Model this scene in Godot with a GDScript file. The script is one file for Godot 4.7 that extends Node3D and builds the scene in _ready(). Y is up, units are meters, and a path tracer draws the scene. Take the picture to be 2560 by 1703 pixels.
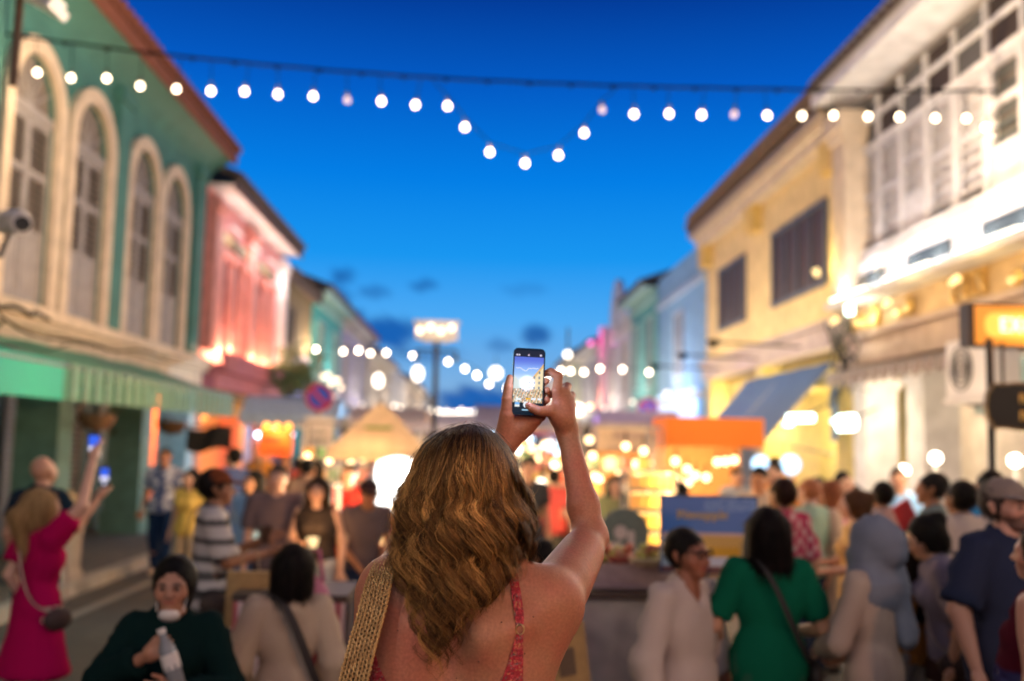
extends Node3D
# A street market at dusk: people between two rows of shophouses, string lights overhead,
# a woman in front taking a photograph with her phone.

var rng := RandomNumberGenerator.new()
var mats := {}
var tex := {}
var taken := {}
var lamp_gain := 2.2          # how strong the street's lamps are against the evening sky

# ---------------------------------------------------------------- mesh building
class MB:
	var v := PackedVector3Array()
	var n := PackedVector3Array()
	var c := PackedColorArray()
	var u := PackedVector2Array()
	var ix := PackedInt32Array()
	var col := Color.WHITE
	func vert(p: Vector3, nn: Vector3, uv := Vector2.ZERO) -> int:
		v.append(p); n.append(nn); c.append(col); u.append(uv)
		return v.size() - 1
	func quad(a: Vector3, b: Vector3, d: Vector3, e: Vector3) -> void:   # clockwise seen from the front
		var nn := (e - a).cross(b - a)
		if nn.length_squared() < 1e-14:
			nn = (e - d).cross(b - d) * -1.0
		nn = nn.normalized()
		var i := vert(a, nn, Vector2(0, 0)); vert(b, nn, Vector2(1, 0)); vert(d, nn, Vector2(1, 1)); vert(e, nn, Vector2(0, 1))
		ix.append_array(PackedInt32Array([i, i + 1, i + 2, i, i + 2, i + 3]))
	func tri(a: Vector3, b: Vector3, d: Vector3) -> void:
		var nn := (d - a).cross(b - a).normalized()
		var i := vert(a, nn); vert(b, nn); vert(d, nn)
		ix.append_array(PackedInt32Array([i, i + 1, i + 2]))
	func hexa(p: Array) -> void:   # 8 corners: bottom 0..3 anticlockwise seen from above, top 4..7
		quad(p[4], p[7], p[6], p[5]); quad(p[0], p[1], p[2], p[3])
		for k in 4:
			var j := (k + 1) % 4
			quad(p[j], p[k], p[k + 4], p[j + 4])
	func span(a: Vector3, b: Vector3) -> void:   # axis-aligned box between two corners
		var lo := Vector3(minf(a.x, b.x), minf(a.y, b.y), minf(a.z, b.z))
		var hi := Vector3(maxf(a.x, b.x), maxf(a.y, b.y), maxf(a.z, b.z))
		hexa([lo, Vector3(lo.x, lo.y, hi.z), Vector3(hi.x, lo.y, hi.z), Vector3(hi.x, lo.y, lo.z),
			Vector3(lo.x, hi.y, lo.z), Vector3(lo.x, hi.y, hi.z), hi, Vector3(hi.x, hi.y, lo.z)])
	func box(at: Vector3, s: Vector3, b := Basis()) -> void:
		var h := s * 0.5
		var q := []
		for y in [-1, 1]:
			for k in [[-1, -1], [-1, 1], [1, 1], [1, -1]]:
				q.append(at + b * Vector3(k[0] * h.x, y * h.y, k[1] * h.z))
		hexa(q)
	func rbox(at: Vector3, s: Vector3, r: float, b := Basis(), seg := 4) -> void:   # plate with rounded corners in x, y
		var pts := PackedVector2Array()
		for k in 4:
			var cx := (s.x * 0.5 - r) * (1 if k in [0, 3] else -1)
			var cy := (s.y * 0.5 - r) * (1 if k < 2 else -1)
			for j in seg + 1:
				var t := PI * 0.5 * (k + float(j) / seg)
				pts.append(Vector2(cx + r * cos(t), cy + r * sin(t)))
		prism(pts, s.z, Transform3D(b, at))
	func prism(pts: PackedVector2Array, depth: float, t := Transform3D()) -> void:   # outline in x, y (anticlockwise), thickness in z
		var tr := Geometry2D.triangulate_polygon(pts)
		var h := depth * 0.5
		for k in range(0, tr.size(), 3):
			var a := pts[tr[k]]; var b := pts[tr[k + 1]]; var d := pts[tr[k + 2]]
			if (b - a).cross(d - a) < 0.0:
				var q := b; b = d; d = q
			tri(t * Vector3(a.x, a.y, h), t * Vector3(d.x, d.y, h), t * Vector3(b.x, b.y, h))
			tri(t * Vector3(a.x, a.y, -h), t * Vector3(b.x, b.y, -h), t * Vector3(d.x, d.y, -h))
		for k in pts.size():
			var a := pts[k]; var b := pts[(k + 1) % pts.size()]
			quad(t * Vector3(b.x, b.y, h), t * Vector3(b.x, b.y, -h), t * Vector3(a.x, a.y, -h), t * Vector3(a.x, a.y, h))
	func tube(p: PackedVector3Array, r0: float, r1 := -1.0, seg := 8, caps := true) -> void:
		r1 = r0 if r1 < 0.0 else r1
		var m := p.size()
		var side := Vector3.UP
		var first := v.size()
		for k in m:
			var d := (p[mini(k + 1, m - 1)] - p[maxi(k - 1, 0)]).normalized()
			side = side - d * side.dot(d)
			if side.length() < 0.05:
				side = d.cross(Vector3(0.3, 0.1, 1.0))
			side = side.normalized()
			var up := d.cross(side)
			var r := lerpf(r0, r1, float(k) / (m - 1))
			for j in seg + 1:
				var t := TAU * j / seg
				var nn := side * cos(t) + up * sin(t)
				vert(p[k] + nn * r, nn, Vector2(float(j) / seg, float(k)))
		for k in m - 1:
			for j in seg:
				var a := first + k * (seg + 1) + j
				var b := a + seg + 1
				ix.append_array(PackedInt32Array([a, b, b + 1, a, b + 1, a + 1]))
		if caps:
			for e in [0, m - 1]:
				var base: int = first + e * (seg + 1)
				var d2 := (p[0] - p[1]).normalized() if e == 0 else (p[m - 1] - p[m - 2]).normalized()
				var o := vert(p[e], d2)
				for j in seg:
					var a2 := vert(v[base + j], d2); var b2 := vert(v[base + j + 1], d2)
					if e == 0:
						ix.append_array(PackedInt32Array([o, a2, b2]))
					else:
						ix.append_array(PackedInt32Array([o, b2, a2]))
	func rod(a: Vector3, b: Vector3, r0: float, r1 := -1.0, seg := 8) -> void:
		tube(PackedVector3Array([a, b]), r0, r1, seg)
	func lathe(prof: PackedVector2Array, at: Vector3, seg := 16, b := Basis()) -> void:   # (radius, height), bottom to top
		var first := v.size()
		var m := prof.size()
		for k in m:
			var d := prof[mini(k + 1, m - 1)] - prof[maxi(k - 1, 0)]
			var nr := Vector2(d.y, -d.x).normalized()
			for j in seg + 1:
				var t := TAU * j / seg
				vert(at + b * Vector3(prof[k].x * cos(t), prof[k].y, prof[k].x * sin(t)), b * Vector3(nr.x * cos(t), nr.y, nr.x * sin(t)), Vector2(float(j) / seg, float(k) / (m - 1)))
		for k in m - 1:
			for j in seg:
				var a := first + k * (seg + 1) + j
				var e := a + seg + 1
				ix.append_array(PackedInt32Array([a, a + 1, e + 1, a, e + 1, e]))
	func ball(at: Vector3, r: Vector3, seg := 14, rings := 9, b := Basis()) -> void:
		var first := v.size()
		for k in rings + 1:
			var la := PI * (float(k) / rings - 0.5)
			for j in seg + 1:
				var t := TAU * j / seg
				var q := Vector3(cos(la) * cos(t), sin(la), cos(la) * sin(t))
				vert(at + b * (q * r), (b * (q / r)).normalized(), Vector2(float(j) / seg, float(k) / rings))
		for k in rings:
			for j in seg:
				var a := first + k * (seg + 1) + j
				var e := a + seg + 1
				ix.append_array(PackedInt32Array([a, a + 1, e + 1, a, e + 1, e]))
	func sheet(rows: Array) -> void:   # a grid of points, smooth; both sides are drawn
		var first := v.size()
		var m: int = rows[0].size()
		for k in rows.size():
			for j in m:
				var du: Vector3 = rows[k][mini(j + 1, m - 1)] - rows[k][maxi(j - 1, 0)]
				var dv: Vector3 = rows[mini(k + 1, rows.size() - 1)][j] - rows[maxi(k - 1, 0)][j]
				vert(rows[k][j], dv.cross(du).normalized(), Vector2(float(j) / (m - 1), float(k) / (rows.size() - 1)))
		for k in rows.size() - 1:
			for j in m - 1:
				var a := first + k * m + j
				ix.append_array(PackedInt32Array([a, a + 1, a + m + 1, a, a + m + 1, a + m]))
	func mesh() -> ArrayMesh:
		var arr := []
		arr.resize(Mesh.ARRAY_MAX)
		arr[Mesh.ARRAY_VERTEX] = v; arr[Mesh.ARRAY_NORMAL] = n; arr[Mesh.ARRAY_COLOR] = c; arr[Mesh.ARRAY_TEX_UV] = u; arr[Mesh.ARRAY_INDEX] = ix
		var m := ArrayMesh.new()
		if v.size():
			m.add_surface_from_arrays(Mesh.PRIMITIVE_TRIANGLES, arr)
		return m

# ---------------------------------------------------------------- nodes
func numbered(called: String) -> String:
	var k: int = taken.get(called, 0)
	taken[called] = k + 1
	return called if k == 0 else "%s_%03d" % [called, k]

func tag(o: Node3D, label := "", category := "", group := "", kind := "") -> Node3D:
	for e in [["label", label], ["category", category], ["group", group], ["kind", kind]]:
		if e[1] != "":
			o.set_meta(e[0], e[1])
	return o

func thing(called: String, label: String, category: String, at := Vector3.ZERO, turn := 0.0, group := "") -> Node3D:
	var o := Node3D.new()
	o.name = numbered(called)
	add_child(o, true)
	o.position = at
	o.rotation.y = turn
	return tag(o, label, category, group)

func put(called: String, mb: MB, m: Material, parent: Node3D, kind := "", label := "") -> MeshInstance3D:
	return put_mesh(called, mb.mesh(), m, parent, kind, label)

func put_mesh(called: String, me: Mesh, m: Material, parent: Node3D, kind := "", label := "") -> MeshInstance3D:
	var o := MeshInstance3D.new()
	if parent == self:
		o.name = numbered(called)
	else:
		var k := 0
		var nm := called
		while parent.has_node(NodePath(nm)):
			k += 1
			nm = "%s_%03d" % [called, k]
		o.name = nm
	o.mesh = me
	o.material_override = m
	parent.add_child(o, true)
	if kind != "":
		o.set_meta("kind", kind)
	if label != "":
		o.set_meta("label", label)
	return o

func structure(called: String, mb: MB, m: Material) -> MeshInstance3D:
	return put(called, mb, m, self, "structure")

# ---------------------------------------------------------------- materials
func lin(r: float, g: float, b: float) -> Color:
	return Color(r, g, b).linear_to_srgb()

func noise_tex(key: String, freq: float, oct: int, lo: float, hi: float, normal := false, size := 512) -> NoiseTexture2D:
	if not tex.has(key):
		var fn := FastNoiseLite.new()
		fn.seed = key.hash() % 1000
		fn.frequency = freq
		fn.fractal_octaves = oct
		var t := NoiseTexture2D.new()
		t.width = size; t.height = size; t.seamless = true
		t.noise = fn
		if normal:
			t.as_normal_map = true
			t.bump_strength = hi
		else:
			var g := Gradient.new()
			g.set_color(0, Color(lo, lo, lo)); g.set_color(1, Color(hi, hi, hi))
			t.color_ramp = g
		tex[key] = t
	return tex[key]

# a wall, stone, plaster or wood surface: colour with grime and relief at two scales
func surf(key: String, c: Color, rough := 0.85, scale := 0.35, metal := 0.0) -> StandardMaterial3D:
	if not mats.has(key):
		var m := StandardMaterial3D.new()
		m.resource_name = key
		m.albedo_color = c
		m.albedo_texture = noise_tex("grime", 0.012, 5, 0.84, 1.0)
		m.uv1_triplanar = true
		m.uv1_world_triplanar = true
		m.uv1_scale = Vector3.ONE * scale
		m.roughness = rough
		m.metallic = metal
		m.normal_enabled = true
		m.normal_texture = noise_tex("relief", 0.03, 4, 0.0, 3.0, true)
		m.normal_scale = 0.28
		mats[key] = m
	return mats[key]

func flat(key: String, c: Color, rough := 0.7, metal := 0.0) -> StandardMaterial3D:
	if not mats.has(key):
		var m := StandardMaterial3D.new()
		m.resource_name = key
		m.albedo_color = c
		m.roughness = rough
		m.metallic = metal
		mats[key] = m
	return mats[key]

func tinted(key: String, rough := 0.85, sheen := 0.0, relief := 0.0) -> StandardMaterial3D:   # colour comes from the vertices
	if not mats.has(key):
		var m := StandardMaterial3D.new()
		m.resource_name = key
		m.vertex_color_use_as_albedo = true
		m.roughness = rough
		if sheen > 0.0:
			m.rim_enabled = true; m.rim = sheen; m.rim_tint = 0.5
		if relief > 0.0:
			m.normal_enabled = true
			m.normal_texture = noise_tex("weave", 0.12, 3, 0.0, 4.0, true)
			m.normal_scale = relief
			m.uv1_triplanar = true
			m.uv1_scale = Vector3.ONE * 9.0
		mats[key] = m
	return mats[key]

func glow(key: String, c: Color, e: float) -> StandardMaterial3D:
	if not mats.has(key):
		var m := StandardMaterial3D.new()
		m.resource_name = key
		m.albedo_color = lin(0.08, 0.08, 0.08)
		m.emission_enabled = true
		m.emission = c
		m.emission_energy_multiplier = e
		m.roughness = 0.4
		mats[key] = m
	return mats[key]

func pane_mat() -> StandardMaterial3D:
	if not mats.has("pane"):
		var m := StandardMaterial3D.new()
		m.resource_name = "window_pane"
		m.albedo_color = lin(0.02, 0.025, 0.03)
		m.roughness = 0.08
		m.metallic_specular = 0.6
		mats["pane"] = m
	return mats["pane"]

func lamp(parent: Node3D, at: Vector3, c: Color, e: float, size := 0.04) -> OmniLight3D:
	var l := OmniLight3D.new()
	l.name = "lamp_light"
	l.light_color = c
	l.light_energy = e * lamp_gain
	l.light_size = size
	l.omni_range = 40.0
	l.omni_attenuation = 2.0
	l.shadow_enabled = true
	parent.add_child(l, true)
	l.position = at
	return l

func _ready() -> void:
	rng.seed = 7
	camera_and_sky()
	ground()
	buildings()
	street_fittings()
	string_lights()
	market()
	crowd()
	photographer()

func camera_and_sky() -> void:
	var cam := Camera3D.new()
	cam.name = "camera"
	add_child(cam)
	cam.transform = Transform3D(Basis.from_euler(Vector3(deg_to_rad(5.82), deg_to_rad(-2.07), deg_to_rad(1.3))), Vector3(0, 1.8, 0))
	var at := CameraAttributesPhysical.new()
	at.frustum_focal_length = 35.0
	at.frustum_focus_distance = 2.06
	at.frustum_near = 0.05
	at.frustum_far = 600.0
	at.exposure_aperture = 1.6
	cam.attributes = at
	cam.fov = 37.849
	cam.near = 0.05
	cam.far = 600.0
	var we := WorldEnvironment.new()
	we.name = "world_environment"
	var e := Environment.new()
	e.background_mode = Environment.BG_SKY
	e.sky = Sky.new()
	e.sky.sky_material = dusk_sky()
	e.background_energy_multiplier = 1.0
	e.tonemap_mode = Environment.TONE_MAPPER_LINEAR
	e.tonemap_exposure = 1.0
	e.sdfgi_enabled = true
	e.ssao_enabled = true
	e.ssil_enabled = true
	we.environment = e
	add_child(we)
	var sun := DirectionalLight3D.new()   # the last light after sunset, behind the camera
	sun.name = "after_sunset_light"
	sun.light_color = Color(1.0, 0.8, 0.7)
	sun.light_energy = 0.012
	sun.light_angular_distance = 20.0
	sun.shadow_enabled = true
	sun.rotation_degrees = Vector3(-12, 20, 0)
	sun.sky_mode = DirectionalLight3D.SKY_MODE_LIGHT_ONLY
	add_child(sun)

# the evening sky: pale blue low down, deep blue overhead, a few dark clouds near the horizon
func dusk_sky() -> PanoramaSkyMaterial:
	var w := 2048
	var h := 1024
	var fn := FastNoiseLite.new()
	fn.seed = 11
	fn.frequency = 0.02
	fn.fractal_octaves = 4
	var stops := [0.0, 2.0, 4.5, 7.0, 10.5, 15.0, 20.0, 25.0, 40.0, 90.0]
	var cols := [Color(0.30, 0.46, 0.66), Color(0.26, 0.47, 0.74), Color(0.16, 0.42, 0.80), Color(0.075, 0.405, 0.91), Color(0.010, 0.31, 0.88), Color(0.001, 0.21, 0.79), Color(0.001, 0.108, 0.57), Color(0.001, 0.042, 0.31), Color(0.002, 0.03, 0.20), Color(0.002, 0.02, 0.12)]
	var data := PackedFloat32Array()
	data.resize(w * h * 3)
	var clouds := []   # azimuth from north (-z) in degrees to the right, elevation, half sizes, depth
	for e in [[-5.3, 6.1, 2.1, 0.85, 0.98], [-6.9, 6.9, 0.5, 0.45, 0.85], [-8.3, 7.9, 1.1, 0.5, 0.7], [-7.8, 9.2, 0.8, 0.5, 0.65], [-6.0, 8.35, 1.0, 0.4, 0.5], [-3.1, 8.85, 0.75, 0.35, 0.6], [3.5, 6.2, 0.85, 0.6, 0.85], [1.4, 5.5, 0.9, 0.4, 0.45], [-3.2, 4.9, 2.2, 0.5, 0.4], [0.4, 2.2, 2.8, 0.9, 0.97], [2.9, 8.8, 1.3, 0.4, 0.22], [-8.0, 8.5, 0.4, 0.9, 0.35],
			[-22, 6, 6, 0.9, 0.6], [24, 5, 7, 0.8, 0.6], [60, 7, 9, 1.2, 0.6], [110, 6, 8, 1.0, 0.5], [170, 8, 9, 1.4, 0.6], [-70, 5, 9, 1.2, 0.6], [-130, 7, 8, 1.1, 0.6]]:
		clouds.append(e)
	for y in h:
		var el := 90.0 - (y + 0.5) * 180.0 / h
		var k := 0
		var t := maxf(el, 0.0)
		while k < 8 and t > stops[k + 1]:
			k += 1
		var f := clampf((t - stops[k]) / (stops[k + 1] - stops[k]), 0.0, 1.0)
		var a: Color = cols[k].lerp(cols[k + 1], f)
		if el < 0.0:
			a = Color(0.05, 0.05, 0.06)
		var near := []
		for e in clouds:
			if absf(el - e[1]) < e[3] * 3.0:
				near.append(e)
		for x in w:
			var c := a
			if el > 0.0 and near.size():
				var az := (x + 0.5) * 360.0 / w          # the left edge of a panorama is north (-z)
				for e in near:
					var dx := fposmod(az - e[0] + 180.0, 360.0) - 180.0
					if absf(dx) < e[2] * 3.0:
						var q: float = sqrt(pow(dx / e[2], 2.0) + pow((el - e[1]) / e[3], 2.0)) + 0.55 * fn.get_noise_2d(cos(deg_to_rad(az)) * 900.0, sin(deg_to_rad(az)) * 3150.0 + el * 95.0)
						var s := (1.0 - smoothstep(0.6, 1.2, q)) * float(e[4])
						c = c.lerp(Color(0.008, 0.085, 0.34), s)
			var i := (y * w + x) * 3
			data[i] = c.r; data[i + 1] = c.g; data[i + 2] = c.b
	var m := PanoramaSkyMaterial.new()
	m.panorama = ImageTexture.create_from_image(Image.create_from_data(w, h, false, Image.FORMAT_RGBF, data.to_byte_array()))
	return m

func ground() -> void:
	var a := MB.new()
	a.quad(Vector3(-300, 0, -300), Vector3(300, 0, -300), Vector3(300, 0, 300), Vector3(-300, 0, 300))
	var am := surf("asphalt", lin(0.05, 0.048, 0.047), 0.75, 0.6)
	structure("ground", a, am)
	for s in [-1, 1]:
		var x0 := -4.35 if s < 0 else 4.75
		var x1 := -9.0 if s < 0 else 9.6
		var p := MB.new()
		p.span(Vector3(x0 + s * 0.16, 0.0, -150), Vector3(x1, 0.13, 30))
		structure("pavement", p, surf("paving", lin(0.12, 0.112, 0.102), 0.85, 0.5))
		var kerb := MB.new()
		for k in 60:
			kerb.span(Vector3(x0, 0, -k * 1.0 + 4.0), Vector3(x0 + s * 0.157, 0.138, -k * 1.0 + 3.02))
		structure("kerb", kerb, surf("kerb", lin(0.32, 0.31, 0.29), 0.85, 0.7))
	var li := MB.new()
	li.quad(Vector3(-3.95, 0.004, -60), Vector3(-3.83, 0.004, -60), Vector3(-3.83, 0.004, 20), Vector3(-3.95, 0.004, 20))
	structure("road_marking", li, surf("road_paint", lin(0.2, 0.19, 0.18), 0.8, 2.0))

# ---------------------------------------------------------------- shophouses
# Every house is a node on its facade line at its near corner; «out» runs towards the street, «a» runs away along the street.
class House:
	var s := -1.0          # -1 left side, 1 right side of the street
	var root: Node3D
	func p(o: float, y: float, a: float) -> Vector3:
		return Vector3(-s * o, y, -a)
	func b(m: MB, o0: float, o1: float, y0: float, y1: float, a0: float, a1: float) -> void:
		m.span(p(o0, y0, a0), p(o1, y1, a1))
	# a wall piece with one arched opening in it, between a0 and a1, y0 and y1
	func arch_bay(m: MB, a0: float, a1: float, y0: float, y1: float, ac: float, r: float, ys: float, yb: float, o0: float, o1: float) -> void:
		b(m, o0, o1, y0, y1, a0, ac - r)
		b(m, o0, o1, y0, y1, ac + r, a1)
		if yb > y0:
			b(m, o0, o1, y0, yb, ac - r, ac + r)
		var k := 14
		for j in k:
			var t0 := PI - PI * j / k
			var t1 := PI - PI * (j + 1) / k
			slab(m, [Vector2(ac + r * cos(t0), ys + r * sin(t0)), Vector2(ac + r * cos(t1), ys + r * sin(t1)), Vector2(ac + r * cos(t1), y1), Vector2(ac + r * cos(t0), y1)], o0, o1)
	func slab(m: MB, q: Array, o0: float, o1: float) -> void:   # four (a, y) corners, between two depths
		var w := []
		for o in [o0, o1]:
			for e in q:
				w.append(p(o, e.y, e.x))
		var c: Vector3 = Vector3.ZERO
		for e in w:
			c += e / 8.0
		for f in [[0, 1, 2, 3], [4, 5, 6, 7], [0, 1, 5, 4], [1, 2, 6, 5], [2, 3, 7, 6], [3, 0, 4, 7]]:
			var fc: Vector3 = (w[f[0]] + w[f[1]] + w[f[2]] + w[f[3]]) / 4.0
			var nn: Vector3 = (w[f[3]] - w[f[0]]).cross(w[f[1]] - w[f[0]])
			if nn.dot(fc - c) >= 0.0:
				m.quad(w[f[0]], w[f[1]], w[f[2]], w[f[3]])
			else:
				m.quad(w[f[3]], w[f[2]], w[f[1]], w[f[0]])
	func ring(m: MB, ac: float, ys: float, yb: float, ri: float, ro: float, o0: float, o1: float) -> void:   # arched surround
		b(m, o0, o1, yb, ys, ac - ro, ac - ri)
		b(m, o0, o1, yb, ys, ac + ri, ac + ro)
		var k := 14
		for j in k:
			var t0 := PI - PI * j / k
			var t1 := PI - PI * (j + 1) / k
			var d0 := Vector2(cos(t0), sin(t0)); var d1 := Vector2(cos(t1), sin(t1))
			slab(m, [Vector2(ac, ys) + d0 * ri, Vector2(ac, ys) + d1 * ri, Vector2(ac, ys) + d1 * ro, Vector2(ac, ys) + d0 * ro], o0, o1)
	func fan(m: MB, ac: float, ys: float, r: float, o0: float, o1: float) -> void:   # half disc
		var k := 12
		for j in k:
			var x0 := -r + 2.0 * r * j / k
			var x1 := -r + 2.0 * r * (j + 1) / k
			slab(m, [Vector2(ac + x0, ys), Vector2(ac + x1, ys), Vector2(ac + x1, ys + sqrt(maxf(r * r - x1 * x1, 1e-5)) + 0.001), Vector2(ac + x0, ys + sqrt(maxf(r * r - x0 * x0, 1e-5)) + 0.001)], o0, o1)
	func slats(m: MB, a0: float, a1: float, y0: float, y1: float, o: float, pitch: float, tilt := 0.85) -> void:
		var k := int((y1 - y0) / pitch)
		for j in k:
			var y := y0 + (j + 0.5) * (y1 - y0) / k
			var bs := Basis(Vector3.BACK, s * tilt)
			m.box(p(o, y, (a0 + a1) * 0.5), Vector3(pitch * 0.95, 0.014, a1 - a0), bs)

func house(called: String, label: String, s: float, x: float, z: float, cat := "building") -> House:
	var h := House.new()
	h.s = s
	h.root = thing(called, label, cat, Vector3(x, 0, z))
	return h

func shutter_leaf(h: House, a0: float, a1: float, y0: float, y1: float, o: float, mt: Material, lower := 0.0, slat_mat: Material = null, pitch := 0.085) -> void:
	# a leaf of a louvred shutter: stiles and rails, slats between, a plain panel below
	var f := MB.new()
	var w := 0.07
	h.b(f, o - 0.025, o + 0.025, y0, y1, a0, a0 + w)
	h.b(f, o - 0.025, o + 0.025, y0, y1, a1 - w, a1)
	for yy in [y0, y0 + lower, y1 - 0.09, (y0 + lower + y1) * 0.5]:
		h.b(f, o - 0.022, o + 0.022, yy, yy + 0.09, a0 + w, a1 - w)
	if lower > 0.0:
		h.b(f, o - 0.018, o + 0.012, y0 + 0.09, y0 + lower, a0 + w, a1 - w)
	var fr := put("shutter_leaf", f, mt, h.root)
	var sl := MB.new()
	h.slats(sl, a0 + w, a1 - w, y0 + lower + 0.09, (y0 + lower + y1) * 0.5, o, pitch)
	h.slats(sl, a0 + w, a1 - w, (y0 + lower + y1) * 0.5 + 0.09, y1 - 0.09, o, pitch)
	put("louvre_slats", sl, slat_mat if slat_mat else mt, fr, "stuff")
	var bk := MB.new()
	h.b(bk, o - 0.06, o - 0.045, y0 + lower, y1 - 0.05, a0 + w, a1 - w)
	put("louvre_back", bk, surf("louvre_shade", lin(0.12, 0.11, 0.105), 0.8, 0.6) if slat_mat != mt else mt, fr)

func roof_edge(h: House, y: float, o: float, a0: float, a1: float, rise: float, back: float, tile: Material, trim: Material, soffit: Material, depth := 0.5) -> void:
	# soffit, fascia board, a slope of tiles seen at its edge
	var sf := MB.new()
	h.slab(sf, [Vector2(a0, y), Vector2(a1, y), Vector2(a1, y + 0.05), Vector2(a0, y + 0.05)], o - depth, o - 0.02)
	put("soffit", sf, soffit, h.root)
	var fb := MB.new()
	h.b(fb, o - 0.02, o + 0.03, y - 0.05, y + 0.16, a0, a1)
	put("fascia_board", fb, trim, h.root)
	var r := MB.new()
	var q := [h.p(o + 0.08, y + 0.165, a0), h.p(o + 0.08, y + 0.165, a1), h.p(-back, y + rise, a1), h.p(-back, y + rise, a0)]
	var up := Vector3(0, 0.08, 0)
	if h.s < 0:
		r.hexa([q[3], q[0], q[1], q[2], q[3] + up, q[0] + up, q[1] + up, q[2] + up])
	else:
		r.hexa([q[0], q[3], q[2], q[1], q[0] + up, q[3] + up, q[2] + up, q[1] + up])
	var rf := put("roof", r, tile, h.root)
	var t := MB.new()
	var k := int((a1 - a0) / 0.26)
	for j in k:   # rows of half-round cover tiles
		var a := a0 + (j + 0.5) * (a1 - a0) / k
		t.rod(h.p(o + 0.12, y + 0.24, a), h.p(-back, y + rise + 0.08, a), 0.07, 0.07, 7)
	put("cover_tiles", t, tile, rf, "stuff")

func roller_door(h: House, a0: float, a1: float, y0: float, y1: float, o: float, mt: Material) -> void:
	var m := MB.new()
	h.b(m, o - 0.03, o, y0, y1, a0, a1)
	var d := put("roller_shutter", m, mt, h.root)
	var sl := MB.new()
	var k := int((y1 - y0) / 0.09)
	for j in k:
		var y := y0 + (j + 0.5) * (y1 - y0) / k
		sl.tube(PackedVector3Array([h.p(o, y, a0), h.p(o, y, a1)]), 0.03, 0.03, 6, false)
	put("shutter_slats", sl, mt, d, "stuff")

func awning(h: House, a0: float, a1: float, yw: float, ow: float, yo: float, oo: float, drop: float, mt: Material, frame: Material, stripe: Material = null, scallop := 0.0, plain := false) -> Node3D:
	var m := MB.new()
	var rows := []
	for k in 7:
		var t := k / 6.0
		var row := PackedVector3Array()
		for j in 13:
			row.append(h.p(lerpf(ow, oo, t), lerpf(yw, yo, t) - 0.05 * sin(PI * t) + 0.012 * sin(j * 2.1 + t), lerpf(a0, a1, j / 12.0)))
		rows.append(row)
	m.sheet(rows)
	var root := put("awning", m, mt, h.root)
	var v := MB.new()
	var k2 := 1 if plain else int((a1 - a0) / 0.16)
	for j in k2:
		var b0 := lerpf(a0, a1, float(j) / k2)
		var b1 := lerpf(a0, a1, float(j + 1) / k2)
		var hang := drop - (scallop if j % 2 else 0.0)
		var w := 0.02 if j % 2 else 0.0
		if stripe == null or j % 2 == 0:
			h.slab(v, [Vector2(b0, yo - hang), Vector2(b1, yo - hang), Vector2(b1, yo), Vector2(b0, yo)], oo + w, oo + w + 0.006)
	if drop > 0.0:
		put("valance", v, mt, root)
	if stripe:
		var v2 := MB.new()
		for j in k2:
			if j % 2:
				var b0 := lerpf(a0, a1, float(j) / k2)
				var b1 := lerpf(a0, a1, float(j + 1) / k2)
				h.slab(v2, [Vector2(b0, yo - drop), Vector2(b1, yo - drop), Vector2(b1, yo), Vector2(b0, yo)], oo + 0.02, oo + 0.026)
		put("valance", v2, stripe, root)
	var fr := MB.new()
	for a in [a0 + 0.05, (a0 + a1) * 0.5, a1 - 0.05]:
		fr.rod(h.p(ow, yw - 0.04, a), h.p(oo, yo - 0.04, a), 0.018)
		fr.rod(h.p(ow, yo - 0.25, a), h.p(oo, yo - 0.04, a), 0.015)
	fr.rod(h.p(oo, yo - 0.03, a0), h.p(oo, yo - 0.03, a1), 0.018)
	put("awning_frame", fr, frame, root)
	return root

func mass(h: House, o: float, y0: float, y1: float, a0: float, a1: float, mt: Material, deep := 7.0, called := "wall") -> void:
	var m := MB.new()
	h.b(m, o, o - deep, y0, y1, a0, a1)
	put(called, m, mt, h.root)

func simple_window(h: House, ac: float, w: float, y0: float, y1: float, frame: Material, leaf: Material, bars := 2) -> void:
	# frame proud of the wall, pane behind, bars and a louvred lower half
	var f := MB.new()
	h.b(f, 0.0, 0.07, y0 - 0.08, y0, ac - w * 0.5 - 0.08, ac + w * 0.5 + 0.08)
	h.b(f, 0.0, 0.07, y1, y1 + 0.08, ac - w * 0.5 - 0.08, ac + w * 0.5 + 0.08)
	for sd in [-1, 1]:
		h.b(f, 0.0, 0.06, y0, y1, ac + sd * (w * 0.5 + 0.04) - 0.04, ac + sd * (w * 0.5 + 0.04) + 0.04)
	for k in bars:
		var a := ac - w * 0.5 + w * (k + 1.0) / (bars + 1.0)
		h.b(f, 0.012, 0.045, y0, y1, a - 0.025, a + 0.025)
	var wn := put("window", f, frame, h.root)
	var g := MB.new()
	h.b(g, 0.003, 0.012, y0, y1, ac - w * 0.5, ac + w * 0.5)
	put("pane", g, leaf, wn)

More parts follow.
